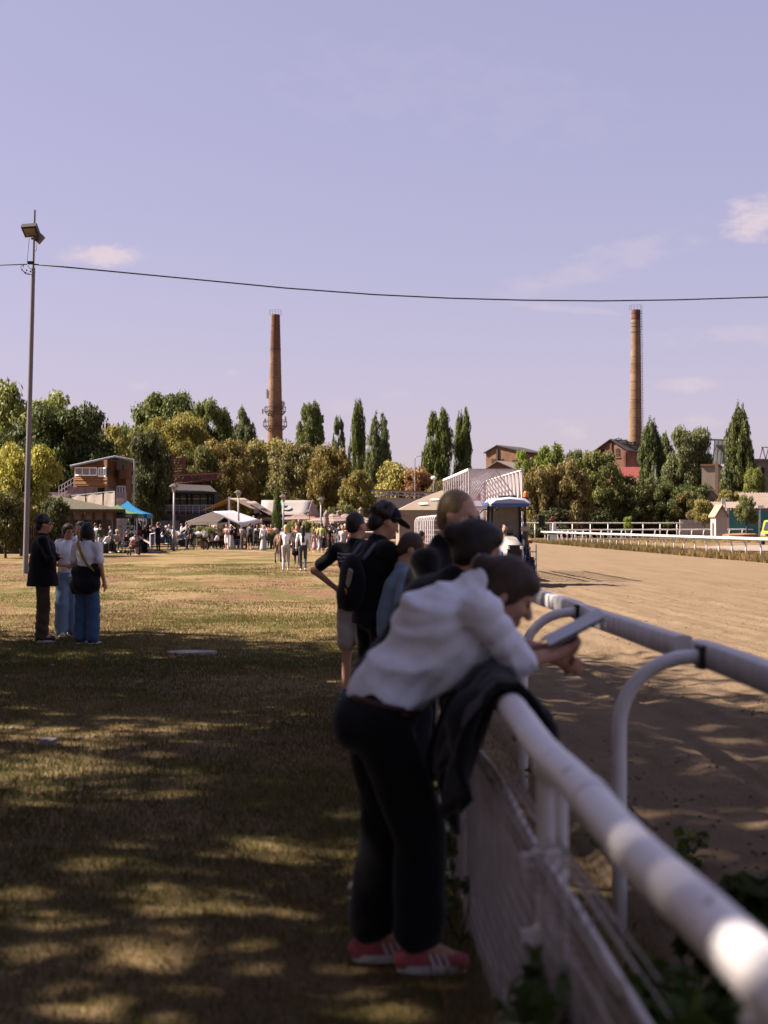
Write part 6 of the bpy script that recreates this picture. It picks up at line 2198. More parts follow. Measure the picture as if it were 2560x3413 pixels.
# parked car roof behind the tables
b = GX(668, 112)
t = thing('parked_car', 'white parked car behind the party tent', 'car', (b.x, 112, 0))
body = MB()
prof = [(-2.1, .35), (2.1, .35), (2.15, .8), (1.4, .95), (0.7, 1.42), (-1.0, 1.46), (-1.9, .98), (-2.12, .85)]
body.prism([(x, -.8, z) for x, z in prof], (0, 1.6, 0))
bo = body.build('body', M_WHITE, t)
MB().prism([(x, -.83, z) for x, z in ((1.2, .98), (0.6, 1.36), (-0.9, 1.38), (-1.6, 1.0))], (0, .02, 0)).build('window', M_DARK, bo)
for x in (-1.3, 1.3):
    w_ = MB().lathe((0, 0, 0), [(0.1, -.1), (.33, -.1), (.33, .1), (.1, .1)], 18).build('wheel', M_BLACK, t, loc=(x, -.78, .33))
    w_.rotation_euler = (R(90), 0, 0)

# lime van at the right edge
Yq = 122.0
o_ = GX(2590, Yq)
t = thing('lime_van', 'lime yellow van driving on the infield path at the right edge', 'van', (o_.x, Yq, 0), R(-118))
M_LIME = mat('lime_paint', (0.34, 0.37, 0.045), 0.35, (0.31, 0.33, 0.04), 2, .5, spec=.5)
prof = [(-2.3, .38), (2.42, .38), (2.5, .62), (2.42, .95), (1.75, 1.22), (1.05, 1.95), (0.7, 2.12), (-2.2, 2.15), (-2.34, 1.9)]
vb = MB()
n = len(prof)
vs_ = []
for (y, sc_) in ((-.95, 0.0), (-.80, 1.0), (.80, 1.0), (.95, 0.0)):
    vs_ += [(x, y, z - (0.04 if sc_ == 0 and z > 1.5 else 0)) for x, z in prof]
fs = []
for i in range(3):
    for k in range(n):
        fs.append((i * n + k, i * n + (k + 1) % n, (i + 1) * n + (k + 1) % n, (i + 1) * n + k))
fs += [tuple(reversed(range(n))), tuple(3 * n + k for k in range(n))]
vo = vb.add(vs_, fs).build('body', M_LIME, t, smooth=True)
M_VGL = glass_mat('van_glass', (0.03, 0.04, 0.05))
MB().prism([(1.78, -.82, 1.26), (1.78, .82, 1.26), (1.10, .74, 1.94), (1.10, -.74, 1.94)], (.03, 0, .03)).build('windscreen', M_VGL, vo)
for sg in (-1, 1):
    MB().prism([(x, sg * .952, z) for x, z in ((1.5, 1.28), (1.0, 1.85), (.3, 1.88), (.3, 1.28))], (0, sg * .012, 0)).build('side_window', M_VGL, vo)
    MB().box((2.44, sg * .68, 0.88), (.10, .34, .20)).build('headlight', mat('lamp_clear', (0.7, 0.68, 0.65), .2), vo)
    MB().box((1.45, sg * 1.08, 1.35), (.12, .2, .24)).build('mirror', M_BLACK, vo)
    for x in (1.55, -1.45):
        w_ = MB().lathe((0, 0, 0), [(.18, -.11), (.32, -.11), (.33, .0), (.32, .11), (.18, .11)], 20).build('wheel', M_BLACK, t, loc=(x, sg * .88, .33))
        w_.rotation_euler = (R(90), 0, 0)
        MB().lathe((0, 0, 0), [(.02, -.115), (.2, -.115), (.2, .115), (.02, .115)], 14).build('rim', M_STEEL, w_)
MB().box((2.47, 0, .86), (.06, .8, .16)).build('grille', M_BLACK, vo)
MB().box((2.53, 0, .5), (.03, .52, .12)).build('number_plate', M_WHITE, vo)
MB().box((2.44, 0, .52), (.14, 1.7, .2)).build('bumper', mat('lime_bumper', (0.42, 0.47, 0.05), .5), vo)
MB().prism([(2.05, -.06, 1.13), (2.2, -.06, 1.065), (2.2, .06, 1.065), (2.05, .06, 1.13)], (.006, 0, .012)).build('emblem', M_DARKSTEEL, vo)
MB().box((.4, 0, 2.2), (.25, 1.2, .1)).build('light_bar', M_STEEL, vo)
# ================================================================== figures: implicit bodies meshed as one continuous surface
class Body:
    def __init__(self, k=0.03):
        self.p, self.k = [], k

    def cone(self, a, b, r1, r2, mi=0, k=None):
        self.p.append(('c', np.array(a, float), np.array(b, float), r1, r2, mi, self.k if k is None else k))
        return self

    def ell(self, c, r, mi=0, rot=None, k=None):
        Mr = np.array(rot) if rot is not None else np.eye(3)
        self.p.append(('e', np.array(c, float), np.array(r, float), Mr, None, mi, self.k if k is None else k))
        return self

    @staticmethod
    def dist(q, P_):
        if q[0] == 'c':
            a, b, r1, r2 = q[1:5]
            ba = b - a
            L2 = max(1e-9, ba.dot(ba))
            t = np.clip(((P_ - a) @ ba) / L2, 0, 1)
            d = P_ - a - t[..., None] * ba
            return np.sqrt((d * d).sum(-1)) - (r1 + (r2 - r1) * t)
        c, r, Mr = q[1], q[2], q[3]
        l = (P_ - c) @ Mr
        k0 = np.sqrt(((l / r) ** 2).sum(-1))
        k1 = np.sqrt(((l / (r * r)) ** 2).sum(-1)) + 1e-9
        return k0 * (k0 - 1) / k1

    def bounds(self, q):
        if q[0] == 'c':
            a, b, r = q[1], q[2], max(q[3], q[4])
            return np.minimum(a, b) - r, np.maximum(a, b) + r
        ext = np.sqrt(((q[3] * q[2]) ** 2).sum(1))
        return q[1] - ext, q[1] + ext

    def mesh(self, name, mats, cell=0.035, fold=None, smooth=1, cut=None):
        bs = [self.bounds(q) for q in self.p]
        lo = np.min([b[0] for b in bs], 0) - 3 * cell
        hi = np.max([b[1] for b in bs], 0) + 3 * cell
        n = np.ceil((hi - lo) / cell).astype(int) + 1
        F = np.full(n, 1.0, np.float32)
        ax = [lo[i] + cell * np.arange(n[i]) for i in range(3)]
        for q, (a, b) in zip(self.p, bs):
            m = q[6] + 2.5 * cell
            i0 = np.maximum(0, np.floor((a - m - lo) / cell).astype(int))
            i1 = np.minimum(n, np.ceil((b + m - lo) / cell).astype(int) + 1)
            sl_ = tuple(slice(x, y) for x, y in zip(i0, i1))
            X, Y, Z = np.meshgrid(ax[0][sl_[0]], ax[1][sl_[1]], ax[2][sl_[2]], indexing='ij')
            d = self.dist(q, np.stack([X, Y, Z], -1))
            f = F[sl_]
            k = q[6]
            if k > 0:
                h = np.clip(0.5 + 0.5 * (f - d) / k, 0, 1)
                F[sl_] = f + (d - f) * h - k * h * (1 - h)
            else:
                F[sl_] = np.minimum(f, d)
        if fold is not None:
            X, Y, Z = np.meshgrid(*ax, indexing='ij')
            F = F + fold(X, Y, Z)
        if cut is not None:
            F = np.maximum(F, cut - ax[2][None, None, :])
        V, Q = surface_nets(F, lo, cell)
        for _ in range(smooth):
            s_ = np.zeros_like(V)
            c_ = np.zeros(len(V))
            for a, b in ((0, 1), (1, 2), (2, 3), (3, 0)):
                np.add.at(s_, Q[:, a], V[Q[:, b]]); np.add.at(c_, Q[:, a], 1)
                np.add.at(s_, Q[:, b], V[Q[:, a]]); np.add.at(c_, Q[:, b], 1)
            V = 0.5 * V + 0.5 * s_ / np.maximum(c_, 1)[:, None]
        mi = None
        if isinstance(mats, (list, tuple)) and len(mats) > 1:
            C = V[Q].mean(1)
            D = np.stack([self.dist(q, C) for q in self.p], 1)
            mi = np.array([q[5] for q in self.p])[D.argmin(1)]
        return np_mesh(name, V, Q, mats, mi, smooth=True)

def surface_nets(F, lo, cell):
    n = np.array(F.shape)
    I = F < 0
    cs = [(0, 0, 0), (1, 0, 0), (0, 1, 0), (1, 1, 0), (0, 0, 1), (1, 0, 1), (0, 1, 1), (1, 1, 1)]
    def sub(A, c):
        return A[c[0]:n[0] - 1 + c[0], c[1]:n[1] - 1 + c[1], c[2]:n[2] - 1 + c[2]]
    cnt = sum(sub(I, c).astype(np.int8) for c in cs)
    act = (cnt > 0) & (cnt < 8)
    idx = np.argwhere(act)
    vid = np.full(act.shape, -1, np.int32)
    vid[act] = np.arange(len(idx))
    vals = np.stack([F[idx[:, 0] + c[0], idx[:, 1] + c[1], idx[:, 2] + c[2]] for c in cs], 1)
    acc = np.zeros((len(idx), 3)); num = np.zeros(len(idx))
    edges = [(a, b) for a in range(8) for b in range(a + 1, 8) if sum(x != y for x, y in zip(cs[a], cs[b])) == 1]
    C = np.array(cs, float)
    for a, b in edges:
        va, vb = vals[:, a], vals[:, b]
        m = (va < 0) != (vb < 0)
        t = np.where(m, va / np.where(va == vb, 1, va - vb), 0)
        p = C[a] + (C[b] - C[a]) * t[:, None]
        acc += p * m[:, None]; num += m
    V = lo + cell * (idx + acc / np.maximum(num, 1)[:, None])
    quads = []
    for ax in range(3):
        s0 = [slice(None)] * 3; s1 = [slice(None)] * 3
        s0[ax] = slice(0, n[ax] - 1); s1[ax] = slice(1, n[ax])
        a, b = I[tuple(s0)], I[tuple(s1)]
        e = np.argwhere(a != b)
        o1, o2 = (ax + 1) % 3, (ax + 2) % 3
        ok = (e[:, o1] > 0) & (e[:, o2] > 0) & (e[:, o1] < n[o1] - 1) & (e[:, o2] < n[o2] - 1)
        e = e[ok]
        fl = a[e[:, 0], e[:, 1], e[:, 2]]
        def at(d1, d2):
            q = e.copy(); q[:, o1] -= d1; q[:, o2] -= d2
            return vid[q[:, 0], q[:, 1], q[:, 2]]
        q = np.stack([at(1, 1), at(0, 1), at(0, 0), at(1, 0)], 1)
        q = np.where(fl[:, None], q, q[:, ::-1])
        quads.append(q)
    Q = np.concatenate(quads)
    return V, Q[(Q >= 0).all(1)]

# cloth, skin and hair
CL = {'whiteshirt': (0.78, 0.79, 0.86), 'white': (0.70, 0.70, 0.75), 'offwhite': (0.52, 0.47, 0.42), 'black': (0.010, 0.010, 0.012), 'navy': (0.012, 0.015, 0.028), 'grey': (0.30, 0.30, 0.32),
      'dkgrey': (0.07, 0.07, 0.08), 'ltgrey': (0.46, 0.44, 0.44), 'denim': (0.07, 0.13, 0.24), 'ltdenim': (0.22, 0.32, 0.44), 'pink': (0.55, 0.33, 0.33), 'coral': (0.50, 0.15, 0.12),
      'olive': (0.10, 0.095, 0.045), 'lime': (0.42, 0.44, 0.18), 'tan': (0.40, 0.25, 0.11), 'beige': (0.42, 0.34, 0.25), 'blue': (0.03, 0.16, 0.42), 'sky': (0.14, 0.34, 0.58),
      'brown': (0.10, 0.055, 0.03), 'khaki': (0.085, 0.065, 0.04), 'green': (0.05, 0.08, 0.045), 'mustard': (0.36, 0.22, 0.03), 'rose': (0.45, 0.22, 0.22), 'red': (0.35, 0.04, 0.04),
      'teal': (0.03, 0.22, 0.26), 'sage': (0.24, 0.25, 0.17)}
HAIR = {'fair': (0.28, 0.18, 0.085), 'dark': (0.018, 0.012, 0.009), 'brown': (0.055, 0.03, 0.016), 'blond': (0.42, 0.28, 0.11), 'grey': (0.30, 0.28, 0.26), 'black': (0.008, 0.007, 0.007), 'auburn': (0.10, 0.045, 0.02), 'dblond': (0.16, 0.10, 0.045)}
SKIN = {'fair': (0.50, 0.27, 0.18), 'tan': (0.36, 0.18, 0.11), 'mid': (0.42, 0.22, 0.14)}
def cloth(c):
    return mat('cloth_' + c, CL[c], 0.9, tuple(v * 0.82 for v in CL[c]), 18, 0.7, bump=0.006, bscale=14, spec=0.1, sheen=0.1)
def skinm(c='mid'):
    return mat('skin_' + c, SKIN[c], 0.55, tuple(v * 0.88 for v in SKIN[c]), 14, 0.6, spec=0.3)
def hairm(c):
    return mat('hair_' + c, HAIR[c], 0.55, tuple(v * 0.35 for v in HAIR[c]), 26, 0.8, spec=0.35, bump=0.004, bscale=90, stretch=(1, 1, .2))
M_SHOEW = mat('white_shoe', (0.55, 0.53, 0.51), 0.6)
M_SHOED = mat('dark_shoe', (0.02, 0.02, 0.022), 0.6)

def joints(pose, r, H):
    """joint positions for a 1.75 m figure facing +Y, right hand side +X"""
    j = {'pel': (0, 0, .95), 'wst': (0, 0, 1.10), 'cst': (0, .01, 1.30), 'nck': (0, 0, 1.48), 'hed': (0, .025, 1.645)}
    for s_, n in ((-1, 'l'), (1, 'r')):
        j['hip' + n] = (.09 * s_, 0, .92); j['kne' + n] = (.10 * s_, .015, .50); j['ank' + n] = (.105 * s_, -.01, .09); j['toe' + n] = (.125 * s_, .15, .035)
        j['sho' + n] = (.185 * s_, 0, 1.42); j['elb' + n] = (.25 * s_, -.02, 1.13); j['wri' + n] = (.25 * s_, .07, .89)
    a = 1 if r.random() < .5 else -1
    A, B = ('l', 'r') if a > 0 else ('r', 'l')
    sA, sB = (-1, 1) if a > 0 else (1, -1)
    if pose == 'walk':
        j['kne' + A] = (.09 * sA, .18, .51); j['ank' + A] = (.09 * sA, .22, .10); j['toe' + A] = (.10 * sA, .38, .06)
        j['kne' + B] = (.09 * sB, -.02, .50); j['ank' + B] = (.09 * sB, -.30, .16); j['toe' + B] = (.10 * sB, -.18, .04)
        j['elb' + A] = (.24 * sA, -.12, 1.15); j['wri' + A] = (.24 * sA, -.10, .90)
        j['elb' + B] = (.24 * sB, .06, 1.14); j['wri' + B] = (.22 * sB, .24, .98)
    elif pose == 'stroll':
        j['kne' + A] = (.09 * sA, .08, .50); j['ank' + A] = (.08 * sA, .12, .09); j['toe' + A] = (.09 * sA, .28, .04)
        j['kne' + B] = (.09 * sB, .02, .50); j['ank' + B] = (.09 * sB, -.16, .12); j['toe' + B] = (.10 * sB, -.02, .03)
    elif pose in ('sit', 'sitlean'):
        for n, s_ in (('l', -1), ('r', 1)):
            j['hip' + n] = (.09 * s_, 0, .50); j['kne' + n] = (.13 * s_, .42, .52); j['ank' + n] = (.13 * s_, .40, .09); j['toe' + n] = (.14 * s_, .56, .035)
        for q in ('pel', 'wst', 'cst', 'nck', 'hed', 'shol', 'shor', 'elbl', 'elbr', 'wril', 'wrir'):
            x, y, z = j[q]
            f = (z - .95) * (.45 if pose == 'sitlean' else .08)
            j[q] = (x, y + max(0, f), z - .44 - max(0, f) * .25)
        for n, s_ in (('l', -1), ('r', 1)):
            x, y, z = j['elb' + n]
            j['wri' + n] = (.08 * s_, y + .24, z + .0)
    elif pose == 'phone':
        j['elb' + A] = (.24 * sA, .10, 1.16); j['wri' + A] = (.08 * sA, .30, 1.36)
        j['elb' + B] = (.25 * sB, .08, 1.14); j['wri' + B] = (.06 * sB, .30, 1.30)
    elif pose == 'hold':
        j['elb' + A] = (.25 * sA, .0, 1.14); j['wri' + A] = (.10 * sA, .24, 1.12)
    elif pose == 'cross':
        for n, s_ in (('l', -1), ('r', 1)):
            j['elb' + n] = (.24 * s_, .10, 1.15); j['wri' + n] = (-.10 * s_, .22, 1.19)
    elif pose == 'hip':
        j['elb' + A] = (.42 * sA, -.08, 1.17); j['wri' + A] = (.20 * sA, .0, 1.02)
    elif pose == 'head':
        j['elb' + B] = (.38 * sB, .05, 1.52); j['wri' + B] = (.14 * sB, .02, 1.68)
    elif pose == 'bend':
        for q in ('cst', 'nck', 'hed', 'shol', 'shor', 'wst'):
            x, y, z = j[q]
            d = z - .98
            j[q] = (x, y + d * .62, .98 + d * .74)
        for n, s_ in (('l', -1), ('r', 1)):
            j['elb' + n] = (.22 * s_, .40, 1.02); j['wri' + n] = (.10 * s_, .55, .95)
    elif pose == 'ride':
        for n, s_ in (('l', -1), ('r', 1)):
            j['hip' + n] = (.10 * s_, 0, .92); j['kne' + n] = (.30 * s_, .18, .62); j['ank' + n] = (.32 * s_, .02, .25); j['toe' + n] = (.33 * s_, .16, .2)
            j['wri' + n] = (.08 * s_, .30, 1.0)
    sc = H / 1.75
    return {k: np.array(v) * sc for k, v in j.items()}, sc

def prims(j, sc, o, skin_only=False, thick=0.0, fem=False):
    """body volumes; returns list of (part, method, args)"""
    L = []
    def c(part, a, b, r1, r2, k=None): L.append((part, 'c', (a, b, (r1 + thick) * sc, (r2 + thick) * sc), k))
    def e(part, p, r, rot=None, k=None): L.append((part, 'e', (p, tuple((x + thick) * sc for x in r), rot), k))
    wide = o.get('wide', 0)
    legs, slv = o.get('legs', 'long'), o.get('sleeve', 'short')
    fat = o.get('fat', 0)
    for n in 'lr':
        th = 'bottom' if legs in ('long', 'shorts') else 'skin'
        cf = 'bottom' if legs == 'long' else 'skin'
        c(th, j['hip' + n], j['kne' + n], .088 + fat * .3 + (.012 if legs == 'shorts' else 0), .064 + wide * .6 + (.014 if legs == 'shorts' else 0))
        c(cf, j['kne' + n], j['ank' + n] + np.array([0, 0, .03 * (1 if cf == 'bottom' else 0)]), .060 + wide * .6 if cf == 'bottom' else .056, .046 + wide if cf == 'bottom' else .036)
        c('shoe', j['ank' + n] - np.array([0, .02, .045]) * sc, j['toe' + n], .044, .036)
    e('bottom' if legs != 'dress' else 'top', j['pel'], (.165 + fat * .7, .118 + fat, .125))
    c('top', j['wst'] - np.array([0, 0, .05 * sc]), j['cst'], (.128 if not fem else .118) + fat, .142 + fat * .6)
    e('top', j['cst'], (.178 + fat * .6, .112 + fat * .7, .16))
    c('top', j['shol'] * .75 + j['cst'] * .25, j['shor'] * .75 + j['cst'] * .25, .07, .07)
    if legs in ('skirt', 'dress'):
        hz = o.get('hem', .45) * sc
        b_ = j['pel'].copy(); b_[2] = hz
        for t in np.linspace(0, 1, 4)[:-1]:
            pass
        c('bottom' if legs == 'skirt' else 'top', j['pel'] + np.array([0, 0, .05 * sc]), b_, .13, .13 + o.get('flare', .10))
    for n in 'lr':
        u = 'top' if slv in ('short', 'long') else 'skin'
        f = 'top' if slv == 'long' else 'skin'
        c(u, j['sho' + n], j['elb' + n], .056 if u == 'top' else .046, .050 if slv == 'long' else .040)
        c(f, j['elb' + n], j['wri' + n], .044 if f == 'top' else .038, .036 if f == 'top' else .027)
        d = j['wri' + n] - j['elb' + n]
        d = d / np.linalg.norm(d)
        c('skin', j['wri' + n] + d * .02 * sc, j['wri' + n] + d * .12 * sc, .034, .026)
    c('skin', j['nck'] - np.array([0, 0, .06 * sc]), j['hed'] - np.array([0, 0, .05 * sc]), .056, .052)
    e('skin', j['hed'], (.076, .094, .118))
    return L

STYLE = {}
def figure(label, loc, H, face, pose, top, bottom, hair, opts=None, cell=0.037, seed=0, group=None, name='person', z0=0.0, skin='mid'):
    """one crowd figure, one continuous multi-material mesh"""
    o = dict(opts or {})
    r = random.Random(seed)
    j, sc = joints(pose, r, H)
    B = Body(0.028 * sc)
    parts = ['skin', 'top', 'bottom', 'hair', 'shoe', 'acc']
    fem = o.get('fem', 0)
    for part, kind, a, k in prims(j, sc, o, fem=fem):
        if kind == 'c':
            B.cone(*a, parts.index(part), k)
        else:
            B.ell(a[0], a[1], parts.index(part), a[2], k)
    h = j['hed']
    hl = o.get('hairlen', .0)
    if hair:
        B.ell(h + np.array([0, -.018, .028]) * sc, np.array([.086, .098, .108]) * sc, 3)
        # the face shows in front of the hair
        B.ell(h + np.array([0, .034, -.028]) * sc, np.array([.070, .072, .100]) * sc, 0, k=0.005)
        if hl:
            B.cone(h + np.array([0, -.06, .0]) * sc, h + np.array([0, -.10, -hl]) * sc, .085 * sc, .07 * sc, 3)
        if o.get('pony'):
            B.cone(h + np.array([0, -.10, .05]) * sc, h + np.array([0, -.15, -.22]) * sc, .035 * sc, .022 * sc, 3)
    if o.get('cap'):
        B.ell(h + np.array([0, 0, .05]) * sc, np.array([.093, .105, .085]) * sc, 5)
        B.cone(h + np.array([0, .08, .055]) * sc, h + np.array([0, .17, .045]) * sc, .03 * sc, .02 * sc, 5)
    if o.get('bag'):
        s_ = o.get('bagside', 1)
        B.ell(np.array([.24 * s_, -.05, .92]) * sc, np.array([.09, .15, .12]) * sc, 5, k=0.005)
    if o.get('pack'):
        B.ell(j['cst'] + np.array([0, -.19, -.06]) * sc, np.array([.14, .10, .21]) * sc, 5, k=0.01)
    ms = [skinm(skin), cloth(top), cloth(bottom), hairm(hair or 'dark'), M_SHOEW if o.get('shoes', 'w') == 'w' else M_SHOED, cloth(o.get('acc', 'black'))]
    me = B.mesh(name, ms, cell * sc ** .5)
    ob = inst(name, me, None, (loc[0], loc[1], z0), -R(face))
    tag(ob, label, 'person', group)
    return ob

def crowd(label, px, Y, H, face, pose, top, bottom, hair, z0=0.0, group='people in the crowd', skin='mid', cell=0.037, **o):
    b = GX(px, Y)
    crowd.n += 1
    return figure(label, (b.x, Y), H, face, pose, top, bottom, hair, o, cell, crowd.n, group, z0=z0, skin=skin)
crowd.n = 0
# ------------------------------------------------------------------ the crowd: columns px, depth Y, height, facing (0 away, 90 right, 180 to us, 270 left)
F = 1
crowd('bald person in black standing before the pavilion windows', 187, 79, 1.75, 175, 'stand', 'black', 'black', None, shoes='d', sleeve='long')
crowd('person with long auburn hair in white sitting low before the pavilion', 163, 78.5, 1.6, 100, 'sit', 'white', 'beige', 'auburn', hairlen=.3)
crowd('small child in pink sitting left of the pavilion group', 208, 78, 1.1, 150, 'sit', 'rose', 'dkgrey', 'brown')
crowd('person in dark clothes and cap against the pavilion glass', 238, 83, 1.72, 200, 'hold', 'dkgrey', 'black', 'dark', cap=1, sleeve='long', acc='navy')
crowd('person in teal shirt sitting at the pavilion wall', 262, 84, 1.65, 250, 'sit', 'teal', 'denim', 'brown', z0=.2)
crowd('person in white tee standing with back turned by the pavilion', 318, 83, 1.8, 30, 'stand', 'white', 'ltgrey', 'dark')
crowd('person in olive shirt and pale trousers beside the white tee', 336, 82, 1.72, 320, 'hold', 'green', 'ltgrey', 'dark')
crowd('boy in sky blue shirt perched above the seated row', 371, 85, 1.45, 250, 'sit', 'sky', 'navy', 'dark', z0=.55)
crowd('person in white shirt sitting at the left end of the shaded row', 352, 81, 1.7, 120, 'sitlean', 'white', 'black', 'brown', z0=.1, sleeve='long')
crowd('older person in beige shirt and cap sitting with folded arms', 388, 81, 1.72, 140, 'sit', 'beige', 'dkgrey', 'grey', z0=.15, cap=1, acc='beige')
crowd('child in pink sitting between two adults in the shaded row', 406, 81, 1.25, 150, 'sit', 'pink', 'grey', 'brown', z0=.25)
crowd('person in dark top sitting with white shoes in the shaded row', 420, 80, 1.65, 110, 'sit', 'navy', 'navy', 'brown', z0=.1)
crowd('person in rose top and bare legs at the right end of the shaded row', 436, 79.5, 1.6, 110, 'sitlean', 'rose', 'khaki', 'brown', legs='shorts')
crowd('person in white cap leaning over the table under the green tent', 458, 90, 1.7, 300, 'bend', 'ltgrey', 'denim', 'brown', cap=1, acc='white')
crowd('person with red top and long brown hair by the ramp', 470, 88, 1.66, 330, 'stand', 'red', 'black', 'brown', fem=F, hairlen=.22, shoes='d')
crowd('person in long black dress with dark hair by the ramp', 485, 87, 1.68, 350, 'hold', 'black', 'black', 'dark', legs='dress', hem=.12, flare=.03, fem=F, hairlen=.3, shoes='d')
crowd('person in denim dress and jeans photographing the pony', 502, 88, 1.65, 20, 'phone', 'denim', 'ltdenim', 'dblond', fem=F, pony=1, acc='black', pack=1)
crowd('tall person in black tee photographing beside the denim girl', 528, 88, 1.86, 300, 'phone', 'black', 'navy', 'dark')
crowd('person in white shirt bending forward behind the ramp', 497, 97, 1.75, 90, 'bend', 'white', 'grey', 'brown', z0=.2)
crowd('person with blond hair in white leaning over the table edge', 512, 97, 1.75, 60, 'bend', 'white', 'ltdenim', 'dblond', z0=.3)
crowd('person in white shirt sitting left of the cap wearer', 541, 100, 1.7, 120, 'sitlean', 'white', 'denim', 'dark', z0=.35)
crowd('person in grey blue tee and white cap sitting on the kerb', 553, 99, 1.72, 170, 'sit', 'navy', 'denim', 'brown', z0=.35, cap=1, acc='white')
crowd('person in dark brown jacket standing near the service doors', 565, 101, 1.75, 200, 'hold', 'brown', 'black', 'dark', sleeve='long', shoes='d')
crowd('person in white shirt standing up by the blue tent', 475, 104, 1.7, 160, 'stand', 'white', 'dkgrey', 'brown', z0=1.0)
crowd('person in dark clothes standing high behind the blue tent', 440, 108, 1.75, 180, 'stand', 'dkgrey', 'black', 'dark', z0=1.2)
crowd('person in dark red top standing high behind the blue tent', 455, 109, 1.7, 180, 'stand', 'brown', 'black', 'brown', z0=1.2)
# pony leaders
crowd('girl in white tee and grey leggings leading the first pony', 580, 96.5, 1.68, 285, 'walk', 'white', 'grey', 'dark', fem=F, pony=1, cell=.03, group='pony leaders')
crowd('girl in black walking beside the second pony with long brown hair', 634, 96.5, 1.68, 280, 'walk', 'black', 'black', 'brown', fem=F, hairlen=.3, cell=.03, group='pony leaders')
# under and around the party tent
crowd('person in pink shirt and white shorts before the party tent', 757, 97, 1.74, 215, 'phone', 'pink', 'white', 'dark', legs='shorts', fat=.025, cell=.028)
crowd('person in navy top and striped skirt beside the pink shirt', 770, 98.5, 1.66, 200, 'head', 'navy', 'ltgrey', 'brown', legs='skirt', hem=.2, flare=.16, fem=F, hairlen=.15, cell=.028)
crowd('person in white tee sitting on the bench edge of the party tent', 716, 99, 1.75, 100, 'sitlean', 'white', 'black', 'grey', cap=1, acc='beige', fat=.02)
crowd('person in beige top sitting with back turned at the tent table', 702, 100, 1.68, 40, 'sit', 'offwhite', 'black', 'brown', fat=.02)
crowd('person in dark top sitting at the middle of the tent table', 735, 101, 1.66, 200, 'sit', 'brown', 'navy', 'dark')
crowd('child in purple sitting at the tent table', 742, 102, 1.3, 190, 'sit', 'rose', 'navy', 'brown', z0=.1)
crowd('person with red hair sitting at the right of the tent table', 794, 100, 1.66, 190, 'sit', 'black', 'denim', 'auburn', hairlen=.15)
crowd('person in light blue tee standing inside the party tent', 700, 107, 1.78, 175, 'stand', 'ltgrey', 'navy', 'brown')
crowd('tall person in cream tee standing with back turned in the tent', 716, 110, 1.9, 10, 'stand', 'offwhite', 'olive', 'brown', z0=.15)
crowd('person in navy shirt standing behind the tent table', 723, 106, 1.7, 180, 'cross', 'navy', 'black', 'brown')
crowd('person in sage shirt standing with back turned in the tent', 746, 103, 1.72, 15, 'stand', 'sage', 'khaki', 'grey', cap=1, acc='beige', fat=.02)
crowd('person in white top with crossed arms and white hat in the tent', 770, 108, 1.7, 180, 'cross', 'white', 'grey', 'brown', cap=1, acc='white', fem=F)
crowd('person in black walking past at the back of the tent', 735, 112, 1.75, 250, 'walk', 'black', 'black', 'dark')
crowd('person in striped grey top at the back of the tent', 752, 113, 1.72, 170, 'hold', 'grey', 'black', 'brown')
crowd('person in dark grey tee and black shorts right of the party tent', 832, 98, 1.82, 30, 'stand', 'dkgrey', 'black', 'brown', legs='shorts', fat=.02, cell=.03)
crowd('person in pale top glimpsed between the tent legs', 806, 108, 1.68, 190, 'stand', 'offwhite', 'rose', 'brown', fem=F)
crowd('person in teal sitting low right of the party tent', 852, 103, 1.5, 120, 'sit', 'teal', 'red', 'dark')
crowd('person in dark clothes sitting on the awning terrace', 845, 114, 1.7, 170, 'sit', 'black', 'black', 'dark', z0=1.2)
crowd('person in black standing on the awning terrace', 852, 117, 1.78, 190, 'stand', 'black', 'black', 'dark', z0=1.2)
crowd('person in dark red standing under the lower awning', 872, 114, 1.72, 180, 'stand', 'brown', 'black', 'dark', z0=.5)
# middle crowd
crowd('woman in white cardigan and long grey skirt with a turquoise bag', 878, 95, 1.66, 330, 'head', 'white', 'ltgrey', 'blond', legs='skirt', hem=.14, flare=.13, fem=F, sleeve='long', acc='teal', bag=1, hairlen=.1, cell=.028)
crowd('person in cream cardigan with long fair hair', 858, 108, 1.7, 10, 'stand', 'offwhite', 'ltdenim', 'dblond', fem=F, sleeve='long', hairlen=.2)
crowd('person in white shirt with pale hat behind the skirt woman', 873, 110, 1.74, 350, 'stand', 'white', 'beige', 'grey', sleeve='long')
crowd('person in beige tee left of the coral shirt', 884, 108, 1.7, 200, 'hold', 'offwhite', 'white', 'brown')
crowd('person in coral shirt in the middle of the crowd', 896, 106, 1.72, 30, 'stand', 'coral', 'ltgrey', 'dark')
crowd('person in brown sitting beside the coral shirt', 904, 104, 1.6, 90, 'sit', 'brown', 'grey', 'brown', z0=.2)
crowd('person in navy tee behind the coral shirt', 904, 112, 1.74, 180, 'stand', 'navy', 'black', 'brown')
crowd('person in pink tee and long black skirt with back turned', 918, 104, 1.74, 5, 'cross', 'pink', 'black', 'dark', legs='skirt', hem=.1, flare=.04, shoes='d')
crowd('person in maroon top right of the pink tee', 938, 106, 1.66, 320, 'stand', 'brown', 'black', 'auburn', hairlen=.1)
crowd('child in bright blue shirt by the lamp post', 942, 100, 1.5, 200, 'stand', 'blue', 'navy', 'brown')
crowd('person in mustard shirt bending over the flower bed', 980, 104, 1.75, 120, 'bend', 'mustard', 'white', 'grey', z0=.5)
crowd('person in black sitting left of the black haired girl', 975, 92, 1.6, 170, 'sit', 'black', 'black', 'dark', z0=.4)
crowd('person in mauve top facing us between the two strolling girls', 990, 90, 1.66, 180, 'stand', 'rose', 'black', 'brown', sleeve='long')
crowd('person in white shirt behind the flower bed', 1030, 110, 1.75, 190, 'stand', 'white', 'black', 'dark', z0=.3)
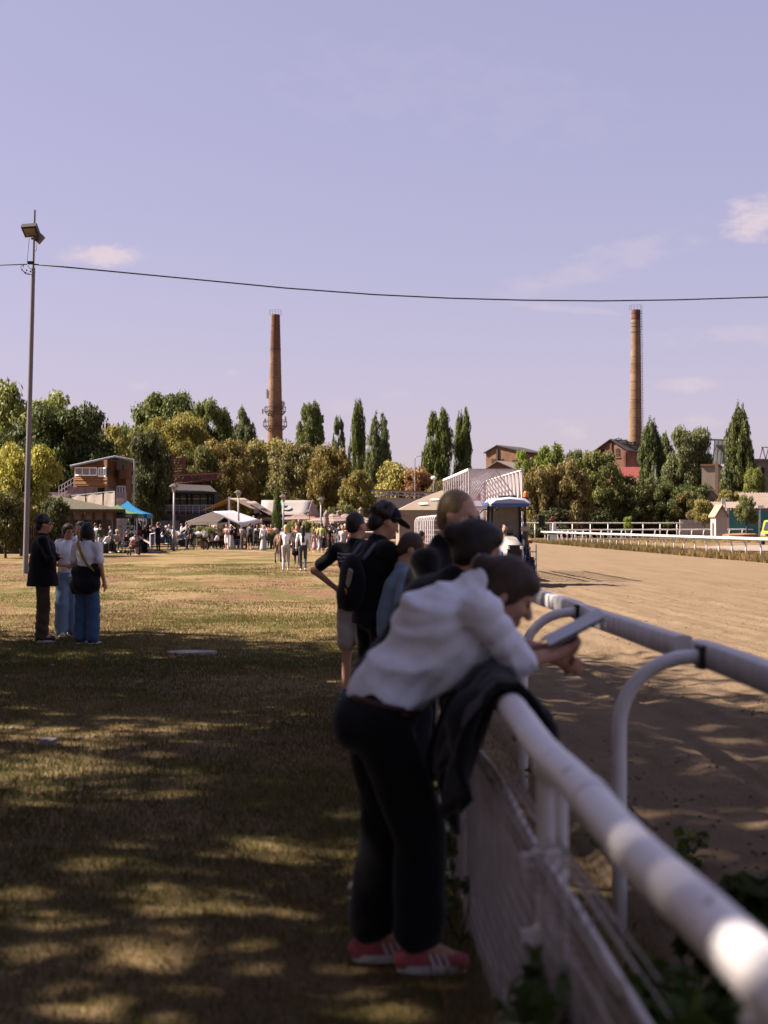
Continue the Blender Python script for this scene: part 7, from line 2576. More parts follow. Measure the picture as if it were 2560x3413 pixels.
crowd('person in dark top behind the flower bed', 1017, 113, 1.72, 190, 'stand', 'black', 'black', 'dark', z0=.3)
crowd('person in navy top behind the flower bed at the right', 1042, 114, 1.72, 200, 'stand', 'navy', 'black', 'brown', z0=.3)
crowd('person in olive tee standing with back turned by the barrier', 1046, 98, 1.78, 20, 'stand', 'olive', 'khaki', 'dark')
crowd('girl in a pink dress holding hands in the crowd', 1049, 88, 1.30, 340, 'stand', 'pink', 'pink', 'brown', legs='dress', hem=.45, flare=.10, sleeve='none', fem=F, hairlen=.16)
crowd('person in tan jacket and white trousers by the barrier', 1061, 95, 1.72, 20, 'stroll', 'tan', 'white', 'brown', sleeve='long', fem=F)
crowd('person in lime tee and grey jeans with back turned', 1072, 88, 1.80, 5, 'stroll', 'lime', 'grey', 'dark', cell=.03)
crowd('little boy in navy beside the lime tee', 1078, 86, 1.15, 0, 'stand', 'navy', 'navy', 'brown', legs='shorts')
crowd('person in dark khaki dress with long hair right of the lime tee', 1083, 90, 1.70, 350, 'stand', 'khaki', 'khaki', 'brown', legs='dress', hem=.4, flare=.05, hairlen=.25, fem=F)
crowd('person in black dress and white cap with a beige bag', 1099, 92, 1.68, 30, 'hold', 'black', 'black', 'dark', legs='dress', hem=.3, flare=.05, cap=1, acc='beige', bag=1, bagside=-1, fem=F, shoes='d')
crowd('person in white hat behind the folded umbrella', 1104, 108, 1.72, 190, 'stand', 'grey', 'black', 'grey', z0=.2)
crowd('person in navy shirt and denim shorts walking right of the black dress', 1129, 86, 1.80, 40, 'walk', 'navy', 'denim', 'brown', legs='shorts', cap=1, acc='dkgrey', cell=.03)
crowd('woman in white tank top and sunglasses walking towards us', 1143, 68, 1.68, 185, 'walk', 'ltgrey', 'grey', 'dark', sleeve='none', fem=F, cell=.028)
crowd('person in coral top with blond hair beside the tank top woman', 1153, 82, 1.66, 30, 'stand', 'coral', 'denim', 'dblond', fem=F, hairlen=.08)
crowd('person in dark clothes behind the tank top woman', 1138, 96, 1.74, 170, 'stand', 'dkgrey', 'black', 'dark')
crowd('person in black and white hat near the barrier end', 1150, 100, 1.74, 190, 'hold', 'black', 'grey', 'grey', cap=1, acc='white')
crowd('person in white shirt half hidden by the crew cut boy', 1164, 90, 1.70, 0, 'stand', 'white', 'denim', 'brown')
crowd('person in grey sitting under the corner pointing umbrella', 1118, 112, 1.68, 200, 'sit', 'grey', 'black', 'dark', z0=.3)
crowd('person in dark blue sitting under the cypress side umbrella', 1003, 116, 1.68, 170, 'sit', 'navy', 'black', 'dark', z0=.3)
# two girls strolling away, nearer than the crowd
crowd('girl with blond hair in white crop top and grey joggers walking away', 953, 52.6, 1.68, 2, 'stroll', 'white', 'ltgrey', 'blond', fem=F, sleeve='none', hairlen=.16, cell=.02, group='two strolling girls', skin='tan', acc='black')
crowd('girl with long black hair in white jacket and dark joggers walking away', 1010, 52.2, 1.66, 358, 'stroll', 'white', 'dkgrey', 'black', fem=F, sleeve='long', hairlen=.5, cell=.02, group='two strolling girls', skin='tan', acc='black')
crowd('person in black boots hidden behind the two strolling girls', 990, 60, 1.68, 180, 'walk', 'khaki', 'black', 'brown', fem=F, shoes='d', cell=.03)
crowd('toddler in white beside the brown pony', 926, 66, 0.85, 0, 'stand', 'white', 'ltgrey', 'auburn')
crowd('person in white tee leaning on the rail beside the starting gate', 1345, 33, 1.70, 80, 'bend', 'white', 'beige', 'dark', cell=.025)
g = GX(948, 52.3)
# shoulder bag between the girls
t = thing('shoulder_bag', 'black shoulder bag hanging between the two strolling girls', 'bag', (GX(985, 52.4).x, 52.4, 0))
B = Body(.02).ell((0, 0, .74), (.13, .07, .17)).ell((0, 0, .66), (.15, .08, .12))
inst('body', B.mesh('body', cloth('black'), .03), t)
MB().tube([(-.1, 0, .85), (-.12, 0, 1.1), (-.10, 0, 1.36), (-.02, 0, 1.42), (.06, 0, 1.1), (.1, 0, .85)], 0.012, 6).build('strap', cloth('black'), t)

# driver in the tractor
figure('driver in dark tee sitting at the tractor wheel', (TX - 0.05, TY + 0.50), 1.72, 180, 'sit', 'dkgrey', 'black', 'dark', {'shoes': 'd'}, .025, 77, z0=0.42)

# ------------------------------------------------------------------ ponies and dog
def pony(label, px, Y, face, base, patch, H=1.0, seed=0, graze=0.0):
    r = random.Random(seed)
    b = GX(px, Y)
    B = Body(0.06)
    s_ = H
    def v(x, y, z): return np.array((x, y, z)) * s_
    B.ell(v(0, .30, 1.08), v(.23, .34, .27), 0)        # shoulder and chest
    B.ell(v(0, -.10, 1.03), v(.25, .48, .25), 0)       # barrel
    B.ell(v(0, -.55, 1.10), v(.24, .30, .27), 0)       # quarters
    nk = v(0, .82, 1.42 - graze * .5)
    B.cone(v(0, .48, 1.20), nk, .19 * s_, .12 * s_, 0)
    hd = nk + v(0, .26, -.24 - graze * .1)
    B.cone(nk + v(0, .02, .02), hd, .12 * s_, .065 * s_, 0)
    for x in (-.06, .06):
        B.cone(nk + v(x, -.02, .10), nk + v(x * 1.3, 0, .22), .035 * s_, .012 * s_, 0, k=.02)
    for i, (x, y0, ph) in enumerate(((-.13, .38, .12), (.13, .38, -.14), (-.13, -.62, -.16), (.13, -.62, .14))):
        if y0 > 0:
            B.cone(v(x, y0, .95), v(x, y0 + ph * .5 + .02, .52), .10 * s_, .055 * s_, 0)
            B.cone(v(x, y0 + ph * .5 + .02, .52), v(x, y0 + ph, .12), .050 * s_, .038 * s_, 0, k=.02)
            B.cone(v(x, y0 + ph, .12), v(x, y0 + ph + .04, .04), .045 * s_, .055 * s_, 2, k=.02)
        else:
            B.cone(v(x, y0, 1.0), v(x, y0 + .08 + ph * .4, .66), .145 * s_, .08 * s_, 0)       # thigh to stifle
            B.cone(v(x, y0 + .08 + ph * .4, .66), v(x, y0 - .12 + ph, .46), .075 * s_, .05 * s_, 0, k=.03)   # to the hock
            B.cone(v(x, y0 - .12 + ph, .46), v(x, y0 - .06 + ph, .12), .048 * s_, .038 * s_, 0, k=.02)
            B.cone(v(x, y0 - .06 + ph, .12), v(x, y0 - .01 + ph, .04), .045 * s_, .055 * s_, 2, k=.02)
    B.cone(v(0, -.82, 1.18), v(0, -.95, .85), .06 * s_, .07 * s_, 1, k=.02)
    B.cone(v(0, -.95, .85), v(0, -.92, .45), .07 * s_, .03 * s_, 1, k=.02)
    for t_ in np.linspace(0, 1, 5):
        p = v(0, .40, 1.36) * (1 - t_) + (nk + v(0, -.02, .13)) * t_
        B.ell(p, v(.035, .09, .09), 1, k=.02)
    ms = [mat('coat_%s' % label.split()[0] + str(seed), base, .7, patch, 1.9, .12, coords='Object'), hairm('black' if seed < 5 else 'auburn'), M_SHOED]
    ob = inst('pony', B.mesh('pony', ms, .04), None, (b.x, Y, 0), -R(face))
    tag(ob, label, 'pony')
    return ob
pony('leading pinto pony with a child rider, mostly white with black', 600, 98, 275, (0.55, 0.50, 0.47), (0.02, 0.015, 0.014), .95, 1)
pony('second pinto pony with large black patches, walking left', 655, 97.6, 275, (0.02, 0.016, 0.015), (0.55, 0.50, 0.47), .98, 2)
pony('brown pony seen from behind beside the blond girl', 938, 64, 8, (0.12, 0.06, 0.025), (0.09, 0.042, 0.018), .95, 8, .2)
figure('child in white riding the leading pony', (GX(606, 98).x, 98), 1.25, 275, 'ride', 'white', 'denim', 'brown', {}, .035, 90, 'pony riders', z0=.55)
figure('child in pale shirt riding the second pony', (GX(622, 97.6).x, 97.6), 1.25, 275, 'ride', 'offwhite', 'denim', 'dark', {}, .035, 91, 'pony riders', z0=.62)
b = GX(1104, 80)
B = Body(.03).ell((0, 0, .24), (.09, .19, .10)).ell((0, .22, .34), (.07, .09, .08)).cone((0, .26, .33), (0, .34, .30), .04, .025)
for x in (-.05, .05):
    for y in (-.13, .13):
        B.cone((x, y, .2), (x, y, .03), .035, .028)
    B.cone((x, .2, .40), (x * 1.4, .2, .44), .025, .012)
B.cone((0, -.18, .28), (0, -.28, .40), .03, .02)
o = inst('dog', B.mesh('dog', mat('dog_fur', (0.40, 0.27, 0.15), .9, (.12, .08, .05), 6, .4), .02), None, (b.x, 80, 0), -R(280))
tag(o, 'small shaggy tan dog on the grass right of the navy boy', 'dog')
# pushchair in the shade
b = GX(446, 80)
t = thing('pushchair', 'dark pushchair with a pale striped hood at the end of the shaded row', 'pushchair', (b.x, 80, 0), R(20))
B = Body(.05).ell((0, 0, .62), (.22, .30, .18)).ell((0, .25, .5), (.2, .2, .12))
inst('seat', B.mesh('seat', cloth('black'), .04), t)
B = Body(.03).ell((0, -.12, .88), (.25, .24, .16))
inst('hood', B.mesh('hood', mat('hood_stripe', (.5, .45, .42), .8, (.12, .15, .2), 9, .3), .035), t)
for x in (-.25, .25):
    for y in (-.3, .4):
        w_ = MB().lathe((0, 0, 0), [(.05, -.02), (.14, -.025), (.14, .025), (.05, .02)], 14).build('wheel', M_BLACK, t, loc=(x, y, .14))
        w_.rotation_euler = (0, R(90), 0)
    MB().tube([(x, .4, .14), (x, -.1, .6), (x, -.55, 1.0)], .015, 6).build('frame_tube', M_STEEL, t)
# ================================================================== near figures, clothing and hair as parts
def unit(v):
    v = np.array(v, float)
    return v / np.linalg.norm(v)

def frame(fwd, up=(0, 0, 1)):
    f = unit(fwd)
    r = unit(np.cross(f, up))
    u = np.cross(r, f)
    return np.stack([r, f, u], 1)

def add_head(B, c, fwd, up=(0, 0, 1), s=1.0):
    M = frame(fwd, up)
    def w(x, y, z): return c + M @ (np.array((x, y, z)) * s)
    def e(p, r, k=.015): B.ell(w(*p), np.array(r) * s, 0, M, k)
    e((0, -.008, .022), (.074, .093, .098), .03)
    e((0, .030, -.045), (.057, .062, .072), .03)           # face and jaw
    e((0, .068, -.098), (.026, .022, .020), .02)           # chin
    B.cone(w(0, .088, .012), w(0, .112, -.030), .010 * s, .016 * s, 0, .012)   # nose
    for x in (-1, 1):
        e((x * .032, .080, .022), (.026, .016, .010), .012)    # brow
        e((x * .040, .066, -.025), (.024, .024, .024), .02)    # cheek
        e((x * .077, -.008, -.008), (.012, .022, .034), .010)  # ear
    e((0, .090, -.064), (.024, .012, .007), .006)
    e((0, .088, -.076), (.021, .012, .008), .006)
    return w, M

def add_hand(B, wr, f, n, side, curl=0.5, s=1.0, spread=0.0):
    """palm, four unequal bent fingers and a thumb from the side of the palm; f finger direction, n towards the palm side"""
    f = unit(f); n = unit(np.array(n) - f * np.dot(n, f)); sd_ = np.cross(f, n) * side
    wr = np.array(wr, float)
    for i, (o_, L1, L2, L3) in enumerate(((-.030, .040, .024, .018), (-.010, .046, .028, .020), (.010, .042, .026, .019), (.029, .032, .020, .016))):
        kn = wr + f * (.088 - .006 * abs(i - 1)) * s + sd_ * o_ * s
        B.cone(wr + sd_ * o_ * .5 * s, kn, .017 * s, .0125 * s, 0, .012)
        a1, a2, a3 = curl * 1.0, curl * 2.3, curl * 3.3
        p = kn
        for (L_, a, r1, r2) in ((L1, a1, .0098, .0088), (L2, a2, .0088, .0080), (L3, a3, .0080, .0068)):
            q = p + (f * math.cos(a) + n * math.sin(a)) * L_ * s
            B.cone(p, q, r1 * s, r2 * s, 0, .004)
            p = q
    p = wr + f * .025 * s - sd_ * .026 * s
    q = p + (f * .55 - sd_ * .55 + n * .5) * .042 * s
    B.cone(wr + f * .01 * s, p, .018 * s, .016 * s, 0, .012)
    B.cone(p, q, .0135 * s, .011 * s, 0, .008)
    B.cone(q, q + (f * .75 + n * .55) * .034 * s, .0105 * s, .008 * s, 0, .004)

def near_person(label, loc, face, j, sc, o, cell=0.012, head_dir=(0, 1, 0), head_up=(0, 0, 1), skin='mid'):
    """a figure with body, hair, shirt, trousers and shoes as separate parts; joints j in a frame facing +Y"""
    t = thing('person', label, 'person', (loc[0], loc[1], loc[2] if len(loc) > 2 else 0.0), -R(face))
    B = Body(.02)
    legs, slv = o.get('legs', 'long'), o.get('sleeve', 'short')
    for n in 'lr':
        B.cone(j['hip' + n], j['kne' + n], .080 * sc, .055 * sc)
        B.cone(j['kne' + n], j['ank' + n], .053 * sc, .036 * sc)
        B.cone(j['ank' + n], j['toe' + n], .036 * sc, .026 * sc)
        B.cone(j['sho' + n], j['elb' + n], .046 * sc, .038 * sc)
        B.cone(j['elb' + n], j['wri' + n], .038 * sc, .026 * sc)
    B.ell(j['pel'], np.array((.14, .095, .11)) * sc)
    B.cone(j['wst'], j['cst'], .105 * sc, .12 * sc)
    B.cone(j['cst'], j['nck'], .10 * sc, .055 * sc)
    B.cone(j['shol'], j['shor'], .05 * sc, .05 * sc)
    hu = np.array(j['hed'])
    w, M = add_head(B, hu, head_dir, head_up, o.get('hs', 1.0) * sc ** .5)
    B.cone(j['nck'], w(0, -.02, -.06), .055 * sc, .052 * sc)
    for n, s_ in (('l', -1), ('r', 1)):
        d = unit(np.array(j['wri' + n]) - np.array(j['elb' + n]))
        hd = o.get('hand' + n, {})
        add_hand(B, j['wri' + n], hd.get('f', d), hd.get('n', (-s_, .3, -.2)), s_, hd.get('curl', .35), sc)
    inst('body', B.mesh('body', skinm(skin), cell, smooth=1), t)
    for x in (-1, 1):
        ce = Vector(w(x * .031, .083, .002))
        ey = MB().lathe((0, 0, 0), [(.002, -.009), (.010, -.006), (.013, 0), (.010, .006), (.002, .009)], 10)
        inst('eye', ey.mesh('eye', mat('eye_dark', (.03, .02, .015), .3), True), t, ce)
    # trousers
    T_ = Body(.03)
    wide = o.get('wide', 0)
    T_.ell(j['pel'], np.array((.172, .125, .12)) * sc)
    if o.get('rear'):
        T_.ell(o['rear'][0], o['rear'][1])
    for n in 'lr':
        if legs == 'shorts':
            kk_ = np.array(j['hip' + n]) * .12 + np.array(j['kne' + n]) * .88
            T_.cone(j['hip' + n], kk_, .102 * sc, .098 * sc)
        else:
            T_.cone(j['hip' + n], j['kne' + n], (.100 + o.get('tw', 0)) * sc, (.072 + wide * .6) * sc)
            T_.cone(j['kne' + n], np.array(j['ank' + n]) + np.array((0, 0, .01 + o.get('hemup', 0))), (.070 + wide * .7) * sc, (.058 + wide) * sc)
    T_.cone(j['pel'], j['wst'], .14 * sc, .125 * sc)
    ff = o.get('tfold', lambda X, Y, Z: .006 * np.sin(Z * 34 + X * 20) * np.sin(Y * 18 + Z * 9))
    inst(o.get('bname', 'trousers'), T_.mesh('trousers', cloth(o['bottom']), cell, ff), t)
    # shirt
    S = Body(.035)
    fat = o.get('fat', 0)
    hem = np.array(o.get('hem', np.array(j['pel']) * .75 + np.array(j['wst']) * .25))
    S.cone(hem, j['wst'], (.150 + fat + o.get('flare', 0)) * sc, (.135 + fat) * sc)
    S.cone(j['wst'], j['cst'], (.135 + fat) * sc, (.148 + fat * .5) * sc)
    S.ell(j['cst'], np.array((.185 + fat * .5, .125 + fat * .5, .15)) * sc)
    S.cone(j['shol'], j['shor'], .068 * sc, .068 * sc)
    S.cone(j['cst'], j['nck'], .122 * sc, .074 * sc)
    for q in o.get('shirt_extra', []):
        S.ell(*q)
    for n in 'lr':
        a, b = np.array(j['sho' + n]), np.array(j['elb' + n])
        if slv == 'short':
            S.cone(a, a + (b - a) * .72, .066 * sc, .064 * sc)
        elif slv == 'elbow':
            S.cone(a, a + (b - a) * .98, .072 * sc, .062 * sc)
        elif slv == 'long':
            S.cone(a, b, .068 * sc, .056 * sc)
            S.cone(b, np.array(j['wri' + n]), .055 * sc, .042 * sc)
    sf = o.get('sfold', lambda X, Y, Z: .005 * np.sin(Z * 30 + X * 26) * np.sin(X * 14 - Z * 17 + Y * 8))
    inst(o.get('tname', 'shirt'), S.mesh('shirt', cloth(o['top']), cell, sf, cut=o.get('hemz')), t)
    # hair
    if o.get('hair'):
        H_ = Body(.02)
        hs = o.get('hs', 1.0) * sc ** .5
        st = o.get('hstyle', 'short')
        H_.ell(w(0, -.024 if st == 'swept' else -.020, .040), np.array((.085, .094 if st == 'swept' else .098, .096)) * hs, 0, M)
        if st == 'swept':
            H_.ell(w(0, -.07, -.01), np.array((.075, .045, .08)) * hs, 0, M)
        if st in ('short', 'crew'):
            H_.ell(w(0, -.055, -.01), np.array((.075, .055, .085 if st == 'short' else .065)) * hs, 0, M)
        if st == 'curly':
            r = random.Random(5)
            for i in range(34):
                a, b = r.random() * 6.283, r.random() * 1.3
                H_.ell(w(.088 * math.cos(a) * math.cos(b), -.035 + .10 * math.sin(a) * math.cos(b), .035 + .10 * math.sin(b)), np.array((.03, .03, .028)) * hs, 0, M, .012)
            H_.ell(w(0, -.08, -.03), np.array((.08, .06, .07)) * hs, 0, M)
        if st == 'bob':
            H_.ell(w(0, -.045, -.02), np.array((.108, .085, .13)) * hs, 0, M)
            H_.ell(w(-.07, .0, -.06), np.array((.03, .06, .085)) * hs, 0, M)
            H_.ell(w(.07, .0, -.06), np.array((.03, .06, .085)) * hs, 0, M)
        if st in ('bun', 'tied'):
            H_.ell(w(0, .018, .070), np.array((.080, .082, .056)) * hs, 0, M)
            H_.ell(w(-.066, -.01, .015), np.array((.022, .055, .06)) * hs, 0, M)
            H_.ell(w(.066, -.01, .015), np.array((.022, .055, .06)) * hs, 0, M)
            H_.ell(w(0, -.045, -.005), np.array((.078, .06, .085)) * hs, 0, M)
            H_.ell(w(0, -.118, .045 if st == 'bun' else -.03), np.array((.042, .042, .045)) * hs, 0, M)
            if st == 'tied':
                H_.cone(w(0, -.13, -.03), w(.01, -.15, -.17), .032 * hs, .016 * hs)
        if st == 'long':
            H_.ell(w(0, -.055, -.05), np.array((.085, .06, .12)) * hs, 0, M)
        # keep the face clear
        inst('hair', H_.mesh('hair', hairm(o['hair']), cell, lambda X, Y, Z: .003 * np.sin(X * 160 + Y * 90) * np.sin(Z * 60)), t)
    for n in 'lr':
        sh = Body(.02)
        a, b = np.array(j['ank' + n]), np.array(j['toe' + n])
        d = unit((b - a) * np.array((1, 1, 0)))
        base = a * np.array((1, 1, 0)) + np.array((0, 0, .045)) * sc + np.array((0, 0, max(0, a[2] - .12)))
        sh.cone(base - d * .05 * sc, base + d * .16 * sc - np.array((0, 0, .008)), .044 * sc, .036 * sc)
        sh.ell(base + np.array((0, 0, .03)) * sc, np.array((.045, .05, .05)) * sc)
        so_ = inst('shoe', sh.mesh('shoe', o.get('shoe', M_SHOED), cell), t)
        sl_ = MB()
        Mx = frame(d)
        ring = []
        for i in range(16):
            a_ = 6.283 * i / 16
            ring.append(Vector(base + Mx @ (np.array((.050 * math.cos(a_) * (1 - .15 * math.sin(a_)), .055 + .135 * math.sin(a_), -.045)) * sc)))
        sl_.prism(ring, (0, 0, .030 * sc))
        sl_.build('sole', M_SHOEW if o.get('sole', 1) else M_SHOED, so_)
    return t, w, M

def J(pose='stand', H=1.75, seed=1, **over):
    j, sc = joints(pose, random.Random(seed), H)
    for k_, v_ in over.items():
        j[k_] = np.array(v_, float)
    return j, sc

def glasses(t, w, hs=1.0):
    mb = MB()
    for x in (-1, 1):
        c_ = [Vector(w(x * .034 + .026 * math.cos(a), .101 - .012 * abs(math.cos(a)), .004 + .021 * math.sin(a))) for a in np.linspace(0, 6.283, 14)[:-1]]
        back = Vector(w(0, -.006, 0)) - Vector(w(0, 0, 0))
        mb.prism(c_, back)
        mb.bar(w(x * .060, .092, .010), w(x * .080, -.005, .008), .004)
    mb.bar(w(-.012, .102, .008), w(.012, .102, .008), .005)
    return mb.build('sunglasses', glass_mat('dark_lens', (0.006, 0.006, 0.007), .1), t)

def ridge(a):
    return 1 - 2 * np.abs(np.sin(a * 1.5708))

def shirt_folds(X, Y, Z):
    # creases radiate from the armpit to the waist and ring the sleeve
    a = np.arctan2(Z - 1.34, .60 - Y)
    d = np.sqrt((Z - 1.34) ** 2 + (Y - .60) ** 2)
    f = -.011 * ridge(a * 5.2 + 2.5 * X + 1.2 * np.sin(7 * d)) * np.clip(d * 3.5 - .25, 0, 1)
    f = f + .005 * ridge(a * 11 + X * 4 + 3 * d) * np.clip(d * 3 - .3, 0, 1)
    f = f + .007 * ridge((Z * .9 - Y * .5) * 26 + X * 2) * np.clip(1 - np.abs(Y - .62) * 9, 0, 1)
    return f + .0025 * np.sin(40 * Z + 22 * Y) * np.sin(30 * X)

# ---------- woman in the white shirt, bent over the rail (faces the track: local +Y is world +X)
WL = (0.0, 5.45)
j, sc = J(H=1.75, hipl=(-.09, .15, .92), hipr=(.09, .16, .92), knel=(-.09, .20, .52), ankl=(-.06, .14, .10), toel=(-.06, .30, .04),
          kner=(.09, .32, .53), ankr=(.08, .31, .10), toer=(.09, .47, .04), pel=(0, .16, .95), wst=(0, .25, 1.10), cst=(0, .42, 1.30), nck=(0, .555, 1.45),
          hed=(0, .650, 1.415), shol=(-.175, .53, 1.37), shor=(.175, .54, 1.36), elbl=(-.19, .66, 1.165), elbr=(.17, .69, 1.165), wril=(-.05, .84, 1.20), wrir=(.075, .845, 1.195))
hd_ = {'curl': .55, 'n': (-.7, .1, .5), 'f': (-.55, .8, .15)}
t, w, M = near_person('woman in white shirt and dark trousers bent over the rail, reading a race card', WL, 90, j, 1.0, dict(
    top='whiteshirt', bottom='black', hair='brown', hstyle='bun', hs=1.10, sleeve='elbow', wide=.036, tw=.016, hemup=.05, tname='shirt', skin='mid', fat=.006, rear=((0, .115, .93), (.165, .125, .13)),
    hem=(0, .20, 1.04), shirt_extra=[((0, .40, 1.16), (.165, .15, .13)), ((0, .48, 1.22), (.17, .12, .12)), ((0, .36, 1.33), (.17, .14, .11), np.array(frame((0, .72, .69))))],
    handr=hd_, handl={'curl': .55, 'n': (.7, .1, .5), 'f': (.5, .8, .15)}, shoe=mat('pink_mesh_shoe', (0.42, 0.10, 0.11), .75, (0.30, 0.06, 0.075), 60, .7),
    sfold=shirt_folds,
    tfold=lambda X, Y, Z: .006 * ridge(Z * 9 + Y * 7 + X * 3) * np.clip(1 - abs(Z - .55) * 3, 0, 1) + .005 * ridge(Z * 14 - Y * 5) * np.clip(1 - abs(Z - .18) * 5, 0, 1) + .006 * np.sin(Y * 40 + Z * 5)), cell=.010, head_dir=(0.02, .86, -.50), head_up=(0, .50, .86))
# belt, shoe stripes
ring = [Vector((.170 * math.cos(a), .185 + .128 * math.sin(a), 1.005 - .03 * math.sin(a))) for a in np.linspace(0, 6.283, 28)]
MB().tube(ring, .014, 6, cap=False).build('belt', mat('brown_leather', (.07, .03, .018), .5), t, smooth='all')
for so_ in [c for c in t.children if c.name.startswith('shoe')]:
    xs_ = np.array([v.co for v in so_.data.vertices])
    right = xs_[:, 0].mean() > 0
    cx, y0 = xs_[:, 0].mean(), xs_[:, 1].min()
    for k_ in range(3):
        y = y0 + .135 + .026 * k_
        MB().prism([(xs_[:, 0].max() - .004, y + .012, .028), (xs_[:, 0].max() - .004, y + .024, .028), (xs_[:, 0].max() - .014, y + .004, .075), (xs_[:, 0].max() - .014, y - .008, .075)], (.008, 0, 0)).build('stripe', M_SHOEW, so_)
# race card in her hands: two leaves
t = thing('race_card', 'folded white race card held over the rail by the woman in the white shirt', 'booklet', (0.90, 5.42, 1.225))
M_PAPER = mat('paper', (0.66, 0.66, 0.70), .8, (.56, .56, .6), 8, .5)
for (a, b, c_, d) in (((-.10, -.10, .005), (.115, -.10, .115), (.115, .06, .135), (-.10, .06, .025)), ((-.10, .062, .022), (.115, .062, .13), (.12, .19, .10), (-.10, .19, -.01))):
    MB().prism([a, b, c_, d], (.001, 0, -.002)).build('leaf', M_PAPER, t)
mb = MB()
for i in range(5):
    for r_ in range(3):
        f0, f1 = .12 + i * .16, .2 + i * .16
        a = Vector((-.10, -.102, .0)).lerp(Vector((.115, -.102, .11)), f0)
mb = MB().prism([(-.09, -.101, -.002), (.11, -.101, .100), (.113, .055, .118), (-.09, .055, .012)], (.002, 0, -.003))
mb.build('leaf', mat('printed_page', (.42, .42, .45), .8, (.2, .2, .23), 60, .5), t)

# ---------- black jacket thrown over the rail
g = []
rows, colsn = 22, 26
for c_ in range(colsn):
    y = 4.62 + 1.02 * c_ / (colsn - 1)
    row = []
    fl_ = .30 + .16 * math.sin(c_ * .45 + .5) + .07 * math.sin(c_ * 1.3)
    fr_ = .20 + .08 * math.sin(c_ * .5 + 2)
    if c_ < 5:
        fl_ *= .45 + .11 * c_
    for r_ in range(rows):
        f = r_ / (rows - 1)
        if f < .42:
            q = 1 - f / .42
            x = XF - .055 - .10 * math.sin(q * 1.6) - .03 * math.sin(c_ * .9 + q * 3) + .025 * math.sin(c_ * 2.1)
            z = ZR + .03 - fl_ * q - (.05 if q > 0 else 0) * q
        elif f < .58:
            q = (f - .42) / .16
            a = math.pi * (1 - q)
            x = XF + .062 * math.cos(a)
            z = ZR + .03 + .045 * math.sin(a) + .01 * math.sin(c_ * 1.4)
        else:
            q = (f - .58) / .42
            x = XF + .062 + .09 * math.sin(q * 1.5) + .02 * math.sin(c_ * 1.1 + q * 4)
            z = ZR + .03 - fr_ * q
        row.append(Vector((x, y + .015 * math.sin(r_ * .7 + c_), z)))
    g.append(row)
mb = MB()
N = [q for r_ in g for q in r_]
fs = [(a * rows + b, (a + 1) * rows + b, (a + 1) * rows + b + 1, a * rows + b + 1) for a in range(colsn - 1) for b in range(rows - 1)]
mb.add(N, fs)
jo = mb.build('draped_jacket', cloth('black'), smooth='all')
sm_ = jo.modifiers.new('thickness', 'SOLIDIFY'); sm_.thickness = .018
tag(jo, 'black jacket thrown over the white rail beside the bent woman', 'jacket')

# ---------- dark haired person leaning next to her
j, sc = J(H=1.72, hipl=(-.09, .02, .92), hipr=(.09, .03, .92), knel=(-.10, .08, .5), ankl=(-.10, -.02, .09), toel=(-.10, .14, .035), kner=(.10, .16, .5), ankr=(.10, .06, .09), toer=(.10, .22, .035),
          pel=(0, .03, .95), wst=(0, .14, 1.10), cst=(0, .26, 1.30), nck=(0, .37, 1.44), hed=(0, .465, 1.565), shol=(-.175, .40, 1.38), shor=(.175, .41, 1.37),
          elbl=(-.2, .60, 1.15), elbr=(.19, .62, 1.15), wril=(-.02, .80, 1.12), wrir=(.06, .84, 1.08))
t, w, M = near_person('dark haired person in dark top leaning on the rail behind the bent woman', (.16, 6.30), 90, j, 1.0, dict(top='black', bottom='black', hair='dark', hstyle='bun', sleeve='short', hs=1.08),
                      cell=.014, head_dir=(-.15, .95, -.25), head_up=(0, .25, .95))
# ---------- tall fair haired person behind
j, sc = J(H=1.86, seed=3, hed=(0, .215, 1.725), nck=(0, .12, 1.57), cst=(0, .07, 1.38), shol=(-.19, .09, 1.50), shor=(.19, .10, 1.49), elbl=(-.24, .2, 1.22), elbr=(.24, .22, 1.22), wril=(-.08, .42, 1.14), wrir=(.08, .42, 1.14))
near_person('tall fair haired person looking up the track behind the dark haired one', (.47, 7.65), 120, j, 1.06, dict(top='black', bottom='navy', hair='fair', hstyle='swept', sleeve='short', hs=1.05), cell=.015,
            head_dir=(.1, .98, -.06), skin='fair')
# ---------- person in the dark cap with rucksack
j, sc = J(H=1.84, seed=3, hed=(0, .10, 1.70), nck=(0, .03, 1.555), elbr=(.30, .22, 1.27), wrir=(.22, .44, 1.40), elbl=(-.26, .05, 1.18), wril=(-.16, .25, 1.10))
t, w, M = near_person('person in black tee, dark cap and rucksack with an arm round the child', (.30, 11.0), 62, j, 1.05,
                      dict(top='black', bottom='black', hair='dark', hstyle='curly', sleeve='short', hem=(0, 0, .88), hemz=.92, fat=.01, flare=.02, handr={'curl': .5, 'n': (-.6, .2, -.7)}), cell=.015,
                      head_dir=(.25, .90, -.40), head_up=(0, .40, .9), skin='mid')
C = Body(.02)
C.ell(w(0, -.005, .062), (.094, .108, .085), 0, M)
cp = inst('cap', C.mesh('cap', cloth('navy'), .012), t)
pts = [Vector(w(.075 * math.cos(a), .085 + .105 * math.sin(a), .050 - .022 * math.sin(a))) for a in np.linspace(0, math.pi, 12)]
MB().prism(pts, Vector(M @ np.array((0, 0, .012)))).build('cap_peak', cloth('navy'), cp)
C = Body(.03)
C.ell((0, -.20, 1.24), (.15, .085, .22)).ell((0, -.24, 1.14), (.12, .075, .12))
rk = inst('rucksack', C.mesh('rucksack', cloth('black'), .015), t)
